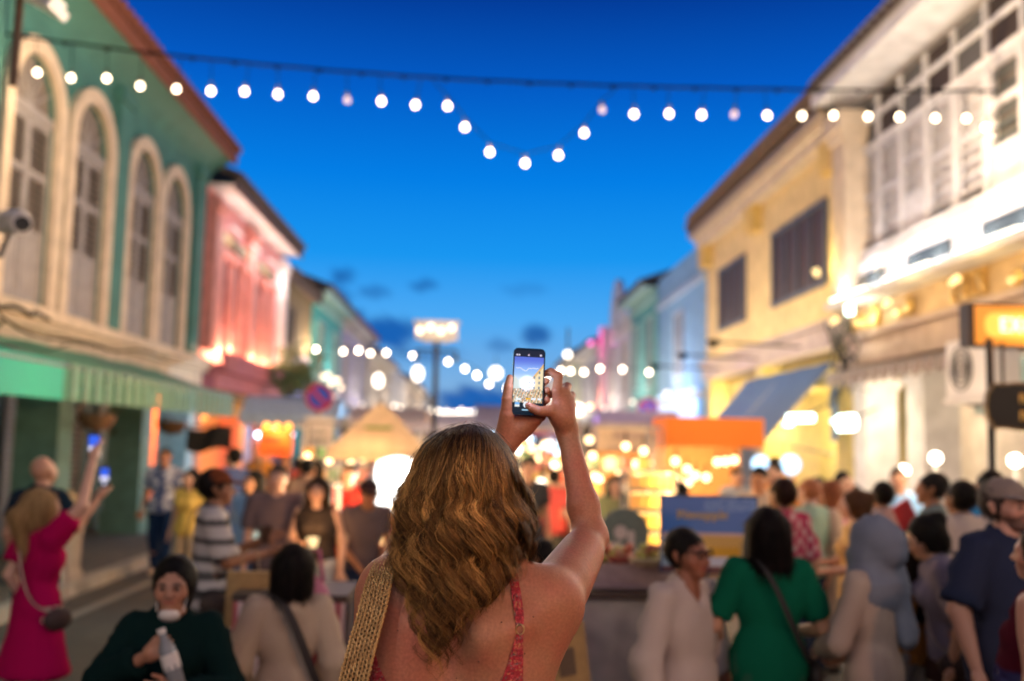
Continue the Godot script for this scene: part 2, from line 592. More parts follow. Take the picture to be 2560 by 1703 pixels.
# a plain two-storey house of the far rows
func far_house(called: String, label: String, s: float, x: float, z: float, len: float, top: float, wall: Material, trim: Material, tile: Material, leaf: Material, shop: Material, nwin: int, parapet := 0.0, awn: Material = null) -> House:
	var h := house(called, label, s, x, z)
	mass(h, 0.0, 3.1, top, 0.0, len - 0.02, wall)
	mass(h, -1.6, 0.0, 3.1, 0.0, len - 0.02, shop, 5.4, "shop_wall")
	for k in 2:
		var pm := MB.new()
		h.b(pm, -0.5, 0.06, 0.0, 3.1, 0.0 if k == 0 else len - 0.45, 0.43 if k == 0 else len - 0.02)
		put("pillar", pm, wall, h.root)
	var cm := MB.new()
	h.b(cm, 0.0, 0.16, 3.1, 3.28, 0.02, len - 0.04)
	put("cornice", cm, trim, h.root)
	var cm2 := MB.new()
	h.b(cm2, 0.0, 0.12, top - 0.35, top - 0.2, 0.02, len - 0.04)
	put("cornice", cm2, trim, h.root)
	for k in nwin:
		simple_window(h, len * (k + 0.5) / nwin, minf(1.3, len / nwin * 0.55), 3.9, top - 0.9, trim, leaf, 1)
		var uo := MB.new()
		h.b(uo, 0.0, 0.1, 3.6, 3.68, len * (k + 0.5) / nwin - 0.8, len * (k + 0.5) / nwin + 0.8)
		put("window_sill", uo, trim, h.root)
	if parapet > 0.0:
		var pp := MB.new()
		h.b(pp, -0.3, 0.02, top, top + parapet, 0.0, len - 0.02)
		put("parapet", pp, wall, h.root)
	else:
		roof_edge(h, top - 0.02, 0.5, 0.0, len - 0.02, 1.6, 3.4, tile, trim, trim)
	if awn:
		awning(h, 0.3, len - 0.3, 3.0, 0.03, 2.5, 1.25, 0.3, awn, flat("steel", lin(0.25, 0.25, 0.26), 0.5, 0.6))
	for k in maxi(1, int(len / 6.0)):   # lamps on the ledge
		var a := (k + 0.5) * len / maxi(1, int(len / 6.0))
		var lp := MB.new()
		lp.rod(h.p(0.35, 3.3, a), h.p(0.4, 3.42, a), 0.06, 0.08)
		put("ledge_lamp", lp, glow("ledge_lamp", Color(1.0, 0.93, 0.85), 3.0), h.root)
		lamp(h.root, h.p(1.1, 3.9, a), Color(1.0, 0.94, 0.88), 1.5, 0.08)
	for k in 2:
		roller_door(h, 0.6 + k * (len - 1.0) * 0.5, 0.4 + (k + 1) * (len - 1.0) * 0.5, 0.13, 2.75, -1.56, leaf)
	return h

func buildings() -> void:
	var steel := flat("steel", lin(0.25, 0.25, 0.26), 0.5, 0.6)
	var cream := surf("cream_plaster", lin(0.68, 0.56, 0.42), 0.8, 0.4)
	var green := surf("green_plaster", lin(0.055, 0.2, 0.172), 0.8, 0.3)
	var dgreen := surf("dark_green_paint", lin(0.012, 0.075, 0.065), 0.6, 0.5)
	var lgreen := surf("pale_green_paint", lin(0.13, 0.28, 0.235), 0.7, 0.5)
	var grey := surf("grey_paint", lin(0.33, 0.31, 0.305), 0.7, 0.6)
	var slat := surf("brown_grey_slats", lin(0.19, 0.16, 0.135), 0.7, 0.6)
	var clay := surf("clay_tiles", lin(0.24, 0.075, 0.035), 0.85, 0.8)
	var brown := surf("dark_brown_wood", lin(0.09, 0.05, 0.035), 0.7, 0.8)
	var white := surf("white_plaster", lin(0.72, 0.72, 0.74), 0.75, 0.35)
	var dark_roof := surf("weathered_tiles", lin(0.10, 0.075, 0.06), 0.9, 0.8)
	# ---- the green house with the arched windows
	var h := house("green_house", "green shophouse with cream arched windows and grey louvred shutters, above the green awning", -1, -5.6, -4.0)
	var len := 16.2
	var cs := [3.9, 5.75, 8.25, 10.1, 12.35, 14.05]
	var w := MB.new()
	var edges := [0.0, 4.83, 7.0, 9.18, 11.22, 13.2, len]
	for k in 6:
		h.arch_bay(w, edges[k], edges[k + 1], 3.3, 7.2, cs[k], 0.64, 5.83, 3.36, -0.25, 0.0)
	put("wall", w, green, h.root)
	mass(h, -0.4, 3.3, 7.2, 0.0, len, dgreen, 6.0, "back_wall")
	for k in 6:
		var rg := MB.new()
		h.ring(rg, cs[k], 5.83, 3.36, 0.642, 0.86, 0.0, 0.09)
		h.b(rg, 0.0, 0.13, 3.3, 3.36, cs[k] - 0.9, cs[k] + 0.9)
		put("arched_surround", rg, cream, h.root)
		for sd in [-1, 1]:
			shutter_leaf(h, cs[k] + (-0.63 if sd < 0 else 0.01), cs[k] + (-0.01 if sd < 0 else 0.63), 3.37, 5.72, -0.05, grey, 0.85, slat)
		var fl := MB.new()
		h.b(fl, -0.1, -0.0, 5.72, 5.83, cs[k] - 0.63, cs[k] + 0.63)
		for j in 5:
			var t: float = PI * (j + 1) / 6.0
			fl.rod(h.p(-0.05, 5.83, cs[k]), h.p(-0.05, 5.83 + 0.62 * sin(t), cs[k] + 0.62 * cos(t)), 0.02, 0.02, 6)
		var fn := put("fanlight", fl, grey, h.root)
		var fg := MB.new()
		h.fan(fg, cs[k], 5.83, 0.635, -0.09, -0.06)
		put("pane", fg, slat, fn)
	for a in [0.2, 6.65, 10.95, 15.3]:
		var pl := MB.new()
		h.b(pl, 0.002, 0.1, 3.36, 7.1, a, a + 0.5)
		h.b(pl, 0.0, 0.15, 6.86, 7.04, a - 0.06, a + 0.56)
		put("pilaster", pl, green, h.root)
	var lg := MB.new()
	h.b(lg, 0.0, 0.3, 3.16, 3.3, 0.0, len)
	h.b(lg, 0.0, 0.22, 3.06, 3.16, 0.0, len)
	h.b(lg, 0.0, 0.1, 2.7, 3.06, 0.0, len)
	put("cornice", lg, cream, h.root)
	mass(h, -0.002, 2.6, 3.3, 0.0, len, cream, 1.2, "beam")
	var sof := MB.new()
	h.slab(sof, [Vector2(0, 7.2), Vector2(len, 7.2), Vector2(len, 7.26), Vector2(0, 7.26)], -6.0, 0.05)
	put("ceiling_board", sof, green, h.root)
	var cov := MB.new()
	for k in 6:   # coved cornice under the eave
		var t0 := k / 6.0
		var t1 := (k + 1) / 6.0
		cov.quad(h.p(0.5 * t0 * t0, 6.95 + 0.45 * t0, 0), h.p(0.5 * t0 * t0, 6.95 + 0.45 * t0, len), h.p(0.5 * t1 * t1, 6.95 + 0.45 * t1, len), h.p(0.5 * t1 * t1, 6.95 + 0.45 * t1, 0))
	put("cove", cov, green, h.root)
	roof_edge(h, 7.42, 0.52, 0.0, len + 0.15, 1.9, 3.6, clay, clay, green)
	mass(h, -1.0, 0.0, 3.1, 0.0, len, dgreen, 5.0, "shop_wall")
	for a in [0.2, 5.0, 9.6, 13.0, 15.6]:
		var pm := MB.new()
		h.b(pm, -0.55, 0.03, 0.13, 2.65, a, a + 0.5)
		h.b(pm, -0.6, 0.07, 0.13, 0.5, a - 0.04, a + 0.54)
		put("pillar", pm, lgreen if a < 15.0 else surf("pale_blue_paint", lin(0.35, 0.55, 0.62), 0.7, 0.5), h.root)
	roller_door(h, 0.8, 4.9, 0.13, 2.5, -0.96, surf("shutter_brown_grey", lin(0.13, 0.115, 0.105), 0.5, 0.8))
	roller_door(h, 5.6, 8.2, 0.13, 2.5, -0.96, surf("shutter_brown_grey", lin(0.13, 0.115, 0.105), 0.5, 0.8))
	var dr := MB.new()
	h.b(dr, -0.99, -0.93, 0.13, 2.5, 8.4, 9.5)
	for j in 2:
		h.b(dr, -0.93, -0.91, 0.4 + j * 1.1, 1.3 + j * 1.1, 8.55, 9.35)
	put("door", dr, surf("blue_green_paint", lin(0.02, 0.11, 0.13), 0.5, 0.8), h.root)
	roller_door(h, 10.2, 12.9, 0.13, 2.5, -0.96, surf("shutter_grey", lin(0.22, 0.2, 0.19), 0.5, 0.8))
	var dr2 := MB.new()
	h.b(dr2, -0.99, -0.93, 0.13, 2.5, 13.6, 15.4)
	put("door", dr2, dgreen, h.root)
	var aw := awning(h, 6.3, 13.35, 2.92, 0.05, 2.5, 1.4, 0.38, surf("green_canvas", lin(0.09, 0.29, 0.18), 0.8, 1.2), steel, surf("pale_green_canvas", lin(0.19, 0.35, 0.25), 0.8, 1.2))
	aw.set_meta("label", "green awning with a pleated two-tone valance")
	var tm := StandardMaterial3D.new()
	tm.resource_name = "turquoise_canvas"
	tm.albedo_color = lin(0.0, 0.42, 0.3)
	tm.roughness = 0.6
	tm.backlight_enabled = true
	tm.backlight = Color(0.01, 0.6, 0.45)
	var aw2 := awning(h, 4.6, 6.28, 2.92, 0.05, 2.5, 1.4, 0.38, tm, steel, null, 0.0, true)
	aw2.set_meta("label", "turquoise end of the awning")
	lamp(h.root, h.p(1.0, 2.33, 5.6), Color(0.8, 1.0, 0.9), 0.22, 0.05)
	var tb := MB.new()
	tb.rod(h.p(1.0, 2.36, 5.2), h.p(1.0, 2.36, 6.0), 0.02)
	put("tube_lamp", tb, glow("tube_white", Color(0.85, 1.0, 0.95), 4.0), h.root)

	# ---- the pink house lit from its ledge
	h = house("pink_house", "pink shophouse with floodlit window pillars and a bright white soffit", -1, -5.6, -20.25)
	len = 8.0
	var pink := surf("pink_plaster", lin(0.7, 0.29, 0.3), 0.8, 0.4)
	var coral := surf("coral_plaster", lin(0.72, 0.3, 0.26), 0.8, 0.4)
	var mauve := surf("mauve_shutter", lin(0.13, 0.05, 0.08), 0.7, 0.6)
	mass(h, 0.0, 2.7, 7.0, 0.0, len, pink, 6.0)
	for a in [0.05, 3.35, 7.4]:
		var pm := MB.new()
		h.b(pm, 0.002, 0.22, 3.55, 6.75, a, a + 0.5)
		h.b(pm, 0.002, 0.3, 6.45, 6.6, a - 0.06, a + 0.56)
		put("pilaster", pm, coral if a < 7.0 else white, h.root)
	for g in [0.75, 4.1]:
		var bd := MB.new()
		h.b(bd, 0.0, 0.12, 5.95, 6.2, g, g + 2.5)
		put("lintel_board", bd, surf("ochre_board", lin(0.2, 0.13, 0.05), 0.7, 0.8), h.root)
		for k in 3:
			var cp := MB.new()
			h.b(cp, 0.002, 0.14, 3.55, 5.6, g + k * 1.0, g + k * 1.0 + 0.35)
			h.b(cp, 0.002, 0.2, 5.6, 5.8, g + k * 1.0 - 0.05, g + k * 1.0 + 0.4)
			put("window_pillar", cp, coral, h.root)
		for k in 2:
			shutter_leaf(h, g + 0.4 + k * 1.0, g + 0.95 + k * 1.0, 3.6, 5.75, 0.03, surf("mauve_frame", lin(0.3, 0.13, 0.17), 0.7, 0.6), 0.5, mauve)
	var lp := MB.new()
	h.b(lp, 0.0, 0.55, 3.1, 3.25, 0.0, len)
	h.b(lp, 0.45, 0.55, 3.25, 3.5, 0.0, len)
	h.b(lp, 0.0, 0.35, 2.75, 3.1, 0.0, len)
	put("balcony_ledge", lp, surf("dusky_pink", lin(0.42, 0.13, 0.16), 0.8, 0.4), h.root)
	roof_edge(h, 6.92, 0.55, 0.0, len, 1.7, 3.5, dark_roof, brown, white, 0.6)
	for e in [[0.92, 1.0], [1.9, 1.6], [3.6, 1.2], [4.3, 1.4], [5.3, 1.5], [6.2, 1.2]]:
		var lm := MB.new()
		lm.rod(h.p(0.3, 3.32, e[0]), h.p(0.3, 3.38, e[0]), 0.07, 0.09, 10)
		put("flood_lamp", lm, glow("flood_warm", Color(1.0, 0.8, 0.62), 6.0), h.root)
		lamp(h.root, h.p(0.26, 3.52, e[0]), Color(1.0, 0.72, 0.55), e[1] * 0.9, 0.06)
	for k in 4:
		var sl := MB.new()
		sl.rod(h.p(0.3, 6.26, 0.9 + k * 1.9), h.p(0.3, 6.26, 1.9 + k * 1.9), 0.025)
		put("strip_lamp", sl, glow("strip_soft", Color(1.0, 0.9, 0.86), 0.7), h.root)
		lamp(h.root, h.p(0.48, 6.05, 1.4 + k * 1.9), Color(1.0, 0.92, 0.88), 0.36, 0.12)
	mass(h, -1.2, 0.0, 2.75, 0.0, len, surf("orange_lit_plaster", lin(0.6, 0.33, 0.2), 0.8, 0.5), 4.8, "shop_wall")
	var ob := MB.new()
	h.b(ob, 0.0, 0.1, 2.2, 2.75, 0.2, 4.2)
	put("fascia_panel", ob, surf("ochre_panel", lin(0.32, 0.2, 0.07), 0.7, 0.6), h.root)
	for a in [0.0, 3.9, 7.5]:
		var pm := MB.new()
		h.b(pm, -0.5, 0.0, 0.13, 2.75, a, a + 0.42)
		put("pillar", pm, surf("salmon_paint", lin(0.6, 0.3, 0.22), 0.8, 0.5), h.root)
	awning(h, 2.6, 7.9, 2.7, 0.02, 2.25, 1.5, 0.25, surf("ivory_canvas", lin(0.62, 0.6, 0.52), 0.8, 1.0), steel)
	lamp(h.root, h.p(-0.3, 2.2, 1.6), Color(1.0, 0.55, 0.25), 3.2, 0.1)
	lamp(h.root, h.p(0.6, 2.0, 5.2), Color(1.0, 0.7, 0.4), 2.6, 0.1)
	for a in [1.6, 5.2]:
		var sh := MB.new()
		sh.ball(h.p(-0.3 if a < 3.0 else 0.6, 2.2 if a < 3.0 else 2.0, a), Vector3.ONE * 0.11)
		put("globe_lamp", sh, glow("globe_orange", Color(1.0, 0.6, 0.28), 3.0), h.root)

	# ---- the left row beyond
	var olive := surf("olive_plaster", lin(0.21, 0.16, 0.085), 0.85, 0.4)
	var lav := surf("lavender_plaster", lin(0.42, 0.40, 0.62), 0.8, 0.4)
	var teal := surf("turquoise_plaster", lin(0.05, 0.42, 0.42), 0.8, 0.4)
	var pale_teal := surf("pale_turquoise", lin(0.36, 0.6, 0.6), 0.8, 0.4)
	var dk := surf("dark_shutter", lin(0.06, 0.075, 0.075), 0.6, 0.8)
	var wtrim := surf("white_trim", lin(0.66, 0.63, 0.6), 0.75, 0.5)
	h = house("olive_house", "olive brown house with a lavender lower storey beyond the pink house", -1, -5.62, -28.3)
	mass(h, 0.0, 4.4, 6.35, 0.0, 5.5, olive, 6.0)
	mass(h, 0.004, 2.9, 4.4, 0.0, 5.5, lav, 6.0, "lower_wall")
	mass(h, -1.4, 0.0, 2.9, 0.0, 5.5, lav, 4.6, "shop_wall")
	simple_window(h, 1.6, 0.9, 4.6, 5.6, brown, dk, 1)
	roof_edge(h, 6.33, 0.3, 0.0, 5.5, 1.3, 3.0, dark_roof, brown, brown, 0.4)
	awning(h, 0.3, 5.2, 3.9, 0.01, 3.3, 1.1, 0.2, lav, steel)
	for k in 6:
		var bm := MB.new()
		bm.ball(h.p(1.25, 3.55 + 0.12 * sin(k * 2.2), 0.5 + k * 0.75), Vector3.ONE * 0.07)
		put("bulb", bm, glow("bulb_soft", Color(1.0, 0.88, 0.74), 4.0), h.root)
	lamp(h.root, h.p(1.0, 3.0, 2.5), Color(0.7, 0.75, 1.0), 1.6, 0.1)
	far_house("turquoise_house", "bright turquoise house with dark shutters and white pilasters on the left row", -1, -5.6, -33.9, 7.3, 6.75, teal, pale_teal, dark_roof, dk, pale_teal, 2, 0.0, surf("white_canvas", lin(0.6, 0.6, 0.6), 0.8, 1.0))
	far_house("lavender_house", "pale lavender house after the turquoise one on the left row", -1, -5.6, -41.3, 10.2, 6.7, lav, wtrim, clay, dk, wtrim, 3, 0.0, surf("blue_canvas", lin(0.1, 0.2, 0.5), 0.8, 1.0))
	far_house("sand_house", "sand coloured far house with a red tiled roof on the left row", -1, -5.6, -51.6, 14.0, 6.2, surf("sand_plaster", lin(0.5, 0.42, 0.33), 0.8, 0.4), wtrim, clay, dk, olive, 3)
	far_house("pale_grey_house", "pale grey house far down the left row", -1, -5.6, -65.7, 16.0, 6.0, white, wtrim, dark_roof, dk, wtrim, 4, 0.6, surf("white_canvas", lin(0.6, 0.6, 0.6), 0.8, 1.0))
	far_house("cream_far_house", "cream house at the far end of the left row", -1, -5.6, -81.8, 24.0, 6.6, cream, wtrim, clay, dk, olive, 5)
	far_house("white_end_house", "white house closing the left row in the distance", -1, -5.6, -106.0, 30.0, 6.4, white, wtrim, dark_roof, dk, olive, 6)

	# ---- right: the white house with the floodlit gallery
	h = house("white_gallery_house", "white shophouse with a floodlit louvred gallery and dark clerestory panes, nearest on the right row", 1, 6.2, -3.0)
	len = 13.1
	var lou := surf("white_louvres", lin(0.58, 0.58, 0.62), 0.6, 0.6)
	mass(h, -0.3, 3.0, 7.4, 0.0, len, white, 6.0)
	var ps := MB.new()
	for k in 16:
		h.b(ps, -0.28, -0.02, 4.9, 7.4, 0.375 + k * 0.83, 0.435 + k * 0.83)
	h.b(ps, -0.28, 0.0, 6.6, 6.67, 0.0, len)
	h.b(ps, -0.28, -0.01, 7.06, 7.11, 0.0, len)
	h.b(ps, -0.28, 0.06, 4.8, 4.95, 0.0, len)
	put("gallery_frame", ps, white, h.root)
	for k in 15:
		var a0 := 0.45 + k * 0.83
		shutter_leaf(h, a0 + 0.01, a0 + 0.72, 4.96, 6.57, -0.06, lou, 0.0 if k % 3 else 0.45, dk if k == 9 else lou, 0.15)
		var g := MB.new()
		h.b(g, -0.12, -0.08, 6.67, 7.06, a0 - 0.015, a0 + 0.755)
		h.b(g, -0.12, -0.08, 7.11, 7.4, a0 - 0.015, a0 + 0.755)
		put("clerestory_pane", g, surf("dark_amber_pane", lin(0.03, 0.017, 0.011), 0.7, 1.0) if k % 2 else surf("grey_pane", lin(0.09, 0.09, 0.09), 0.7, 1.0), h.root)
	var bw := MB.new()
	h.b(bw, -0.28, 0.1, 4.18, 4.8, 0.0, len)
	h.b(bw, 0.0, 0.45, 4.08, 4.18, 0.0, len)
	put("floodlit_band", bw, white, h.root)
	for k in 6:
		var vw := MB.new()
		h.b(vw, 0.1, 0.125, 4.34, 4.56, 1.0 + k * 2.1, 2.3 + k * 2.1)
		put("vent_window", vw, surf("vent_glass", lin(0.05, 0.06, 0.06), 0.2, 1.0), h.root)
	for k in 6:
		var fl := MB.new()
		h.b(fl, 0.33, 0.43, 4.19, 4.23, 1.0 + k * 2.1, 2.4 + k * 2.1)
		put("strip_lamp", fl, glow("strip_white", Color(1.0, 0.93, 0.84), 5.0), h.root)
		for j in 2:
			lamp(h.root, h.p(0.36, 4.32, 1.3 + k * 2.1 + j * 0.8), Color(1.0, 0.97, 0.96), 0.33, 0.06)
	roof_edge(h, 7.56, 0.62, 0.0, len, 1.7, 3.5, dark_roof, white, white, 0.95)
	var wf := MB.new()
	h.b(wf, 0.55, 0.68, 7.7, 7.98, 0.0, len)
	put("gutter", wf, surf("grey_gutter", lin(0.34, 0.32, 0.31), 0.7, 0.6), h.root)
	var cr := MB.new()
	h.b(cr, -0.3, 0.12, 3.2, 3.55, 0.0, len)
	h.b(cr, -0.3, 0.2, 3.55, 3.63, 0.0, len)
	h.b(cr, -0.3, 0.3, 3.1, 3.2, 0.0, len)
	put("cornice", cr, surf("taupe_plaster", lin(0.42, 0.33, 0.28), 0.8, 0.4), h.root)
	var fa := MB.new()
	h.b(fa, -0.3, 0.05, 3.63, 4.08, 0.0, len)
	put("sign_fascia", fa, surf("straw_plaster", lin(0.55, 0.4, 0.22), 0.8, 0.4), h.root)
	var gold := flat("gold_leaf", lin(0.75, 0.52, 0.16), 0.3, 0.7)
	var tmx := TextMesh.new()
	var sf2 := SystemFont.new()
	sf2.font_names = PackedStringArray(["Droid Serif"])
	tmx.font = sf2
	tmx.text = "FUN"
	tmx.font_size = 40
	tmx.pixel_size = 0.011
	tmx.depth = 0.06
	var tt := put_mesh("gold_lettering", tmx, gold, h.root)
	tt.position = h.p(0.1, 3.86, 9.0)
	tt.rotation.y = -PI / 2
	for e in [[10.7, 0.14], [11.9, 0.2], [12.5, 0.13], [7.6, 0.16]]:
		var sc := MB.new()
		sc.ball(h.p(0.1, 3.85, e[0]), Vector3(0.05, e[1], e[1] * 0.8))
		sc.ball(h.p(0.13, 3.78, e[0] + 0.25), Vector3(0.04, 0.09, 0.16))
		put("gilt_scroll", sc, gold, h.root)
	for k in 3:
		lamp(h.root, h.p(0.75, 3.75, 8.0 + k * 1.9), Color(1.0, 0.85, 0.55), 0.22, 0.05)
		var sp := MB.new()
		sp.rod(h.p(0.82, 3.7, 8.0 + k * 1.9), h.p(0.72, 3.78, 8.0 + k * 1.9), 0.03, 0.045)
		put("picture_lamp", sp, glow("globe_yellow", Color(1.0, 0.85, 0.55), 2.5), h.root)
	# capital and pillar at the joint with the yellow house
	var cp2 := MB.new()
	h.b(cp2, -0.3, 0.3, 4.2, 7.0, len - 0.55, len)
	h.b(cp2, -0.3, 0.42, 7.0, 7.3, len - 0.65, len + 0.1)
	h.b(cp2, -0.3, 0.36, 6.85, 7.0, len - 0.6, len + 0.05)
	put("party_pier", cp2, cream, h.root)
	awning(h, 1.0, 12.2, 3.1, 0.1, 2.95, 0.75, 0.22, surf("taupe_canvas", lin(0.3, 0.25, 0.23), 0.85, 1.0), steel, null, 0.05)
	mass(h, -1.4, 0.0, 3.1, 0.0, len, surf("shell_plaster", lin(0.6, 0.55, 0.5), 0.8, 0.4), 4.8, "shop_wall")
	for a in [2.0, 6.2, 10.4, 12.4]:
		var pm := MB.new()
		h.b(pm, -0.45, 0.05, 0.13, 3.1, a, a + 0.55)
		h.b(pm, -0.5, 0.1, 0.13, 0.55, a - 0.05, a + 0.6)
		h.b(pm, -0.5, 0.1, 2.75, 2.9, a - 0.05, a + 0.6)
		put("pillar", pm, white, h.root)
	var tg := MB.new()
	h.b(tg, -0.7, -0.6, 2.3, 3.05, 6.8, 10.3)
	put("transom_panel", tg, surf("teal_grey_panel", lin(0.2, 0.34, 0.37), 0.5, 0.6), h.root)
	roller_door(h, 6.9, 10.2, 0.13, 2.2, -1.36, lou)
	roller_door(h, 2.7, 6.0, 0.13, 2.6, -1.36, lou)
	for e in [[3.2, 0.8], [8.2, 1.0], [11.4, 0.8]]:
		lamp(h.root, h.p(-0.4, 2.55, e[0]), Color(1.0, 0.86, 0.7), e[1], 0.1)
		var gl := MB.new()
		gl.ball(h.p(-0.4, 2.55, e[0]), Vector3.ONE * 0.09)
		put("ceiling_globe", gl, glow("globe_white", Color(1.0, 0.9, 0.76), 4.0), h.root)

	# ---- the yellow house
	h = house("yellow_house", "yellow shophouse with two barred windows and a heavy moulded eave on the right row", 1, 6.2, -16.2)
	len = 10.2
	var yel := surf("yellow_plaster", lin(0.8, 0.6, 0.28), 0.8, 0.35)
	var yel2 := surf("deep_yellow_plaster", lin(0.75, 0.52, 0.16), 0.8, 0.4)
	mass(h, 0.0, 4.0, 7.3, 0.0, len, yel, 6.5)
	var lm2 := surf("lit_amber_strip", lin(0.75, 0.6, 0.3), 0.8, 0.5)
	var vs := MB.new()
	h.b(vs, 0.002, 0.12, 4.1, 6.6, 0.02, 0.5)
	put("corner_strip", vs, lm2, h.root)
	lamp(h.root, h.p(0.5, 4.9, 0.3), Color(1.0, 0.85, 0.5), 0.5, 0.05)
	var ul := MB.new()
	ul.rod(h.p(0.42, 4.72, 0.3), h.p(0.46, 4.84, 0.3), 0.04, 0.06)
	put("wall_uplighter", ul, glow("globe_yellow", Color(1.0, 0.85, 0.55), 2.5), h.root)
	for e in [[2.55, 3.1], [7.5, 2.3]]:
		simple_window(h, e[0], e[1], 4.78, 6.18, surf("window_blue_grey", lin(0.07, 0.09, 0.14), 0.6, 0.8), surf("dark_curtain", lin(0.045, 0.018, 0.018), 0.6, 1.0), 3)
	var mo := MB.new()
	h.b(mo, 0.0, 0.3, 7.1, 7.3, 0.0, len)
	h.b(mo, 0.0, 0.42, 7.3, 7.42, 0.0, len)
	put("eave_moulding", mo, cream, h.root)
	for a in [0.1, 5.0, 9.55]:
		var br := MB.new()
		h.slab(br, [Vector2(a, 6.55), Vector2(a + 0.55, 6.55), Vector2(a + 0.62, 7.1), Vector2(a - 0.05, 7.1)], 0.002, 0.26)
		put("bracket", br, yel2, h.root)
	roof_edge(h, 7.44, 0.5, 0.0, len, 1.9, 3.6, surf("old_tiles", lin(0.2, 0.125, 0.07), 0.9, 0.8), surf("taupe_plaster", lin(0.42, 0.33, 0.28), 0.8, 0.4), cream, 0.6)
	var gt := MB.new()
	h.b(gt, 0.4, 0.53, 7.5, 7.95, 0.0, len)
	h.b(gt, 0.4, 0.58, 7.9, 7.98, 0.0, len)
	put("gutter", gt, surf("taupe_gutter", lin(0.3, 0.2, 0.13), 0.9, 1.2), h.root)
	for a in [2.2, 5.0, 8.2]:
		var yu := MB.new()
		yu.rod(h.p(0.1, 3.7, a), h.p(1.75, 3.75, a), 0.02)
		yu.lathe(PackedVector2Array([Vector2(0.14, -0.06), Vector2(0.12, -0.02), Vector2(0.03, 0.08), Vector2(0.0, 0.09)]), h.p(1.75, 3.72, a), 12, Basis(Vector3.RIGHT, PI))
		put("bracket_lamp", yu, wire_mat(), h.root)
		lamp(h.root, h.p(1.75, 3.95, a), Color(1.0, 0.92, 0.78), 1.5, 0.1)
	var yb := MB.new()
	h.b(yb, -0.2, 0.1, 3.55, 4.0, 0.0, len)
	h.b(yb, -0.2, 0.2, 3.92, 4.02, 0.0, len)
	put("string_course", yb, surf("rose_grey", lin(0.5, 0.4, 0.36), 0.8, 0.4), h.root)
	mass(h, -0.4, 3.0, 3.55, 0.0, len, surf("pale_yellow", lin(0.68, 0.56, 0.2), 0.8, 0.4), 5.5, "beam")
	mass(h, -1.4, 0.0, 3.0, 0.0, len, surf("pale_yellow", lin(0.68, 0.56, 0.2), 0.8, 0.4), 4.8, "shop_wall")
	for a in [0.05, 5.0, 9.6]:
		var pm := MB.new()
		h.b(pm, -0.45, 0.0, 0.13, 3.55, a, a + 0.55)
		put("pillar", pm, surf("pale_yellow", lin(0.68, 0.56, 0.2), 0.8, 0.4), h.root)
	var ba := awning(h, 0.6, 6.0, 3.3, 0.06, 1.95, 1.25, 0.12, surf("navy_canvas", lin(0.035, 0.105, 0.27), 0.75, 1.0), steel)
	ba.set_meta("label", "steep blue canvas awning")
	var bt := MB.new()
	h.b(bt, -0.5, -0.47, 1.95, 2.95, 0.1, 2.2)
	put("blue_tarpaulin", bt, surf("deep_blue_sheet", lin(0.01, 0.1, 0.33), 0.7, 1.0), h.root)
	for e in [[1.4, 1.2], [4.2, 1.6], [8.5, 2.6]]:
		lamp(h.root, h.p(-0.3, 2.3, e[0]), Color(1.0, 0.9, 0.68), e[1], 0.1)
		var tb2 := MB.new()
		tb2.rod(h.p(-0.3, 2.3, e[0] - 0.22), h.p(-0.3, 2.3, e[0] + 0.22), 0.045)
		put("tube_lamp", tb2, glow("tube_white", Color(0.85, 1.0, 0.95), 5.0), h.root)

	# ---- the right row beyond
	var sky_blue := surf("sky_blue_plaster", lin(0.2, 0.42, 0.68), 0.8, 0.4)
	h = far_house("pale_blue_house", "pale blue house with a grey loft window next to the yellow house", 1, 6.2, -26.45, 7.05, 6.7, sky_blue, surf("blue_white_trim", lin(0.45, 0.56, 0.72), 0.8, 0.4), dark_roof, surf("slate_panel", lin(0.15, 0.17, 0.2), 0.6, 0.8), sky_blue, 1, 0.7)
	var lb := MB.new()
	h.b(lb, 0.02, 0.14, 2.6, 3.4, 0.6, 6.4)
	put("lit_signboard", lb, glow("sign_blue_white", Color(0.45, 0.7, 1.0), 1.3), h.root)
	lamp(h.root, h.p(0.9, 3.0, 2.5), Color(0.6, 0.8, 1.0), 1.5, 0.2)
	far_house("sea_green_house", "sea green house with a shaded gable between the pale blue and the white houses", 1, 6.2, -33.6, 5.8, 7.2, surf("sea_green_plaster", lin(0.08, 0.34, 0.34), 0.8, 0.4), surf("pale_turquoise", lin(0.36, 0.6, 0.6), 0.8, 0.4), dark_roof, dk, lav, 2)
	h = far_house("ornate_white_house", "white house with a curved gable and magenta lit pilaster on the right row", 1, 6.2, -39.5, 9.6, 6.9, white, wtrim, dark_roof, grey, white, 3, 0.3)
	var gb := MB.new()
	h.ring(gb, 2.9, 7.0, 6.9, 0.9, 1.9, 0.03, 0.2)
	h.fan(gb, 2.9, 7.0, 0.9, -0.1, 0.12)
	put("curved_gable", gb, white, h.root)
	var mg := MB.new()
	h.b(mg, 0.05, 0.3, 3.3, 7.3, 6.6, 7.6)
	put("pilaster", mg, surf("blush_plaster", lin(0.7, 0.45, 0.55), 0.8, 0.4), h.root)
	lamp(h.root, h.p(0.8, 6.6, 7.1), Color(1.0, 0.3, 0.7), 0.8, 0.1)
	lamp(h.root, h.p(0.8, 3.6, 7.1), Color(1.0, 0.7, 0.5), 1.5, 0.1)
	for e in [[6.5, 0.6], [3.5, 0.6]]:
		var fm := MB.new()
		fm.rod(h.p(0.75, e[0] - 0.06, 7.1), h.p(0.8, e[0] + 0.1, 7.1), 0.1, 0.13)
		put("flood_lamp", fm, glow("flood_magenta" if e[0] > 5.0 else "flood_warm", Color(1.0, 0.45, 0.78) if e[0] > 5.0 else Color(1, 0.8, 0.62), 3.0), h.root)
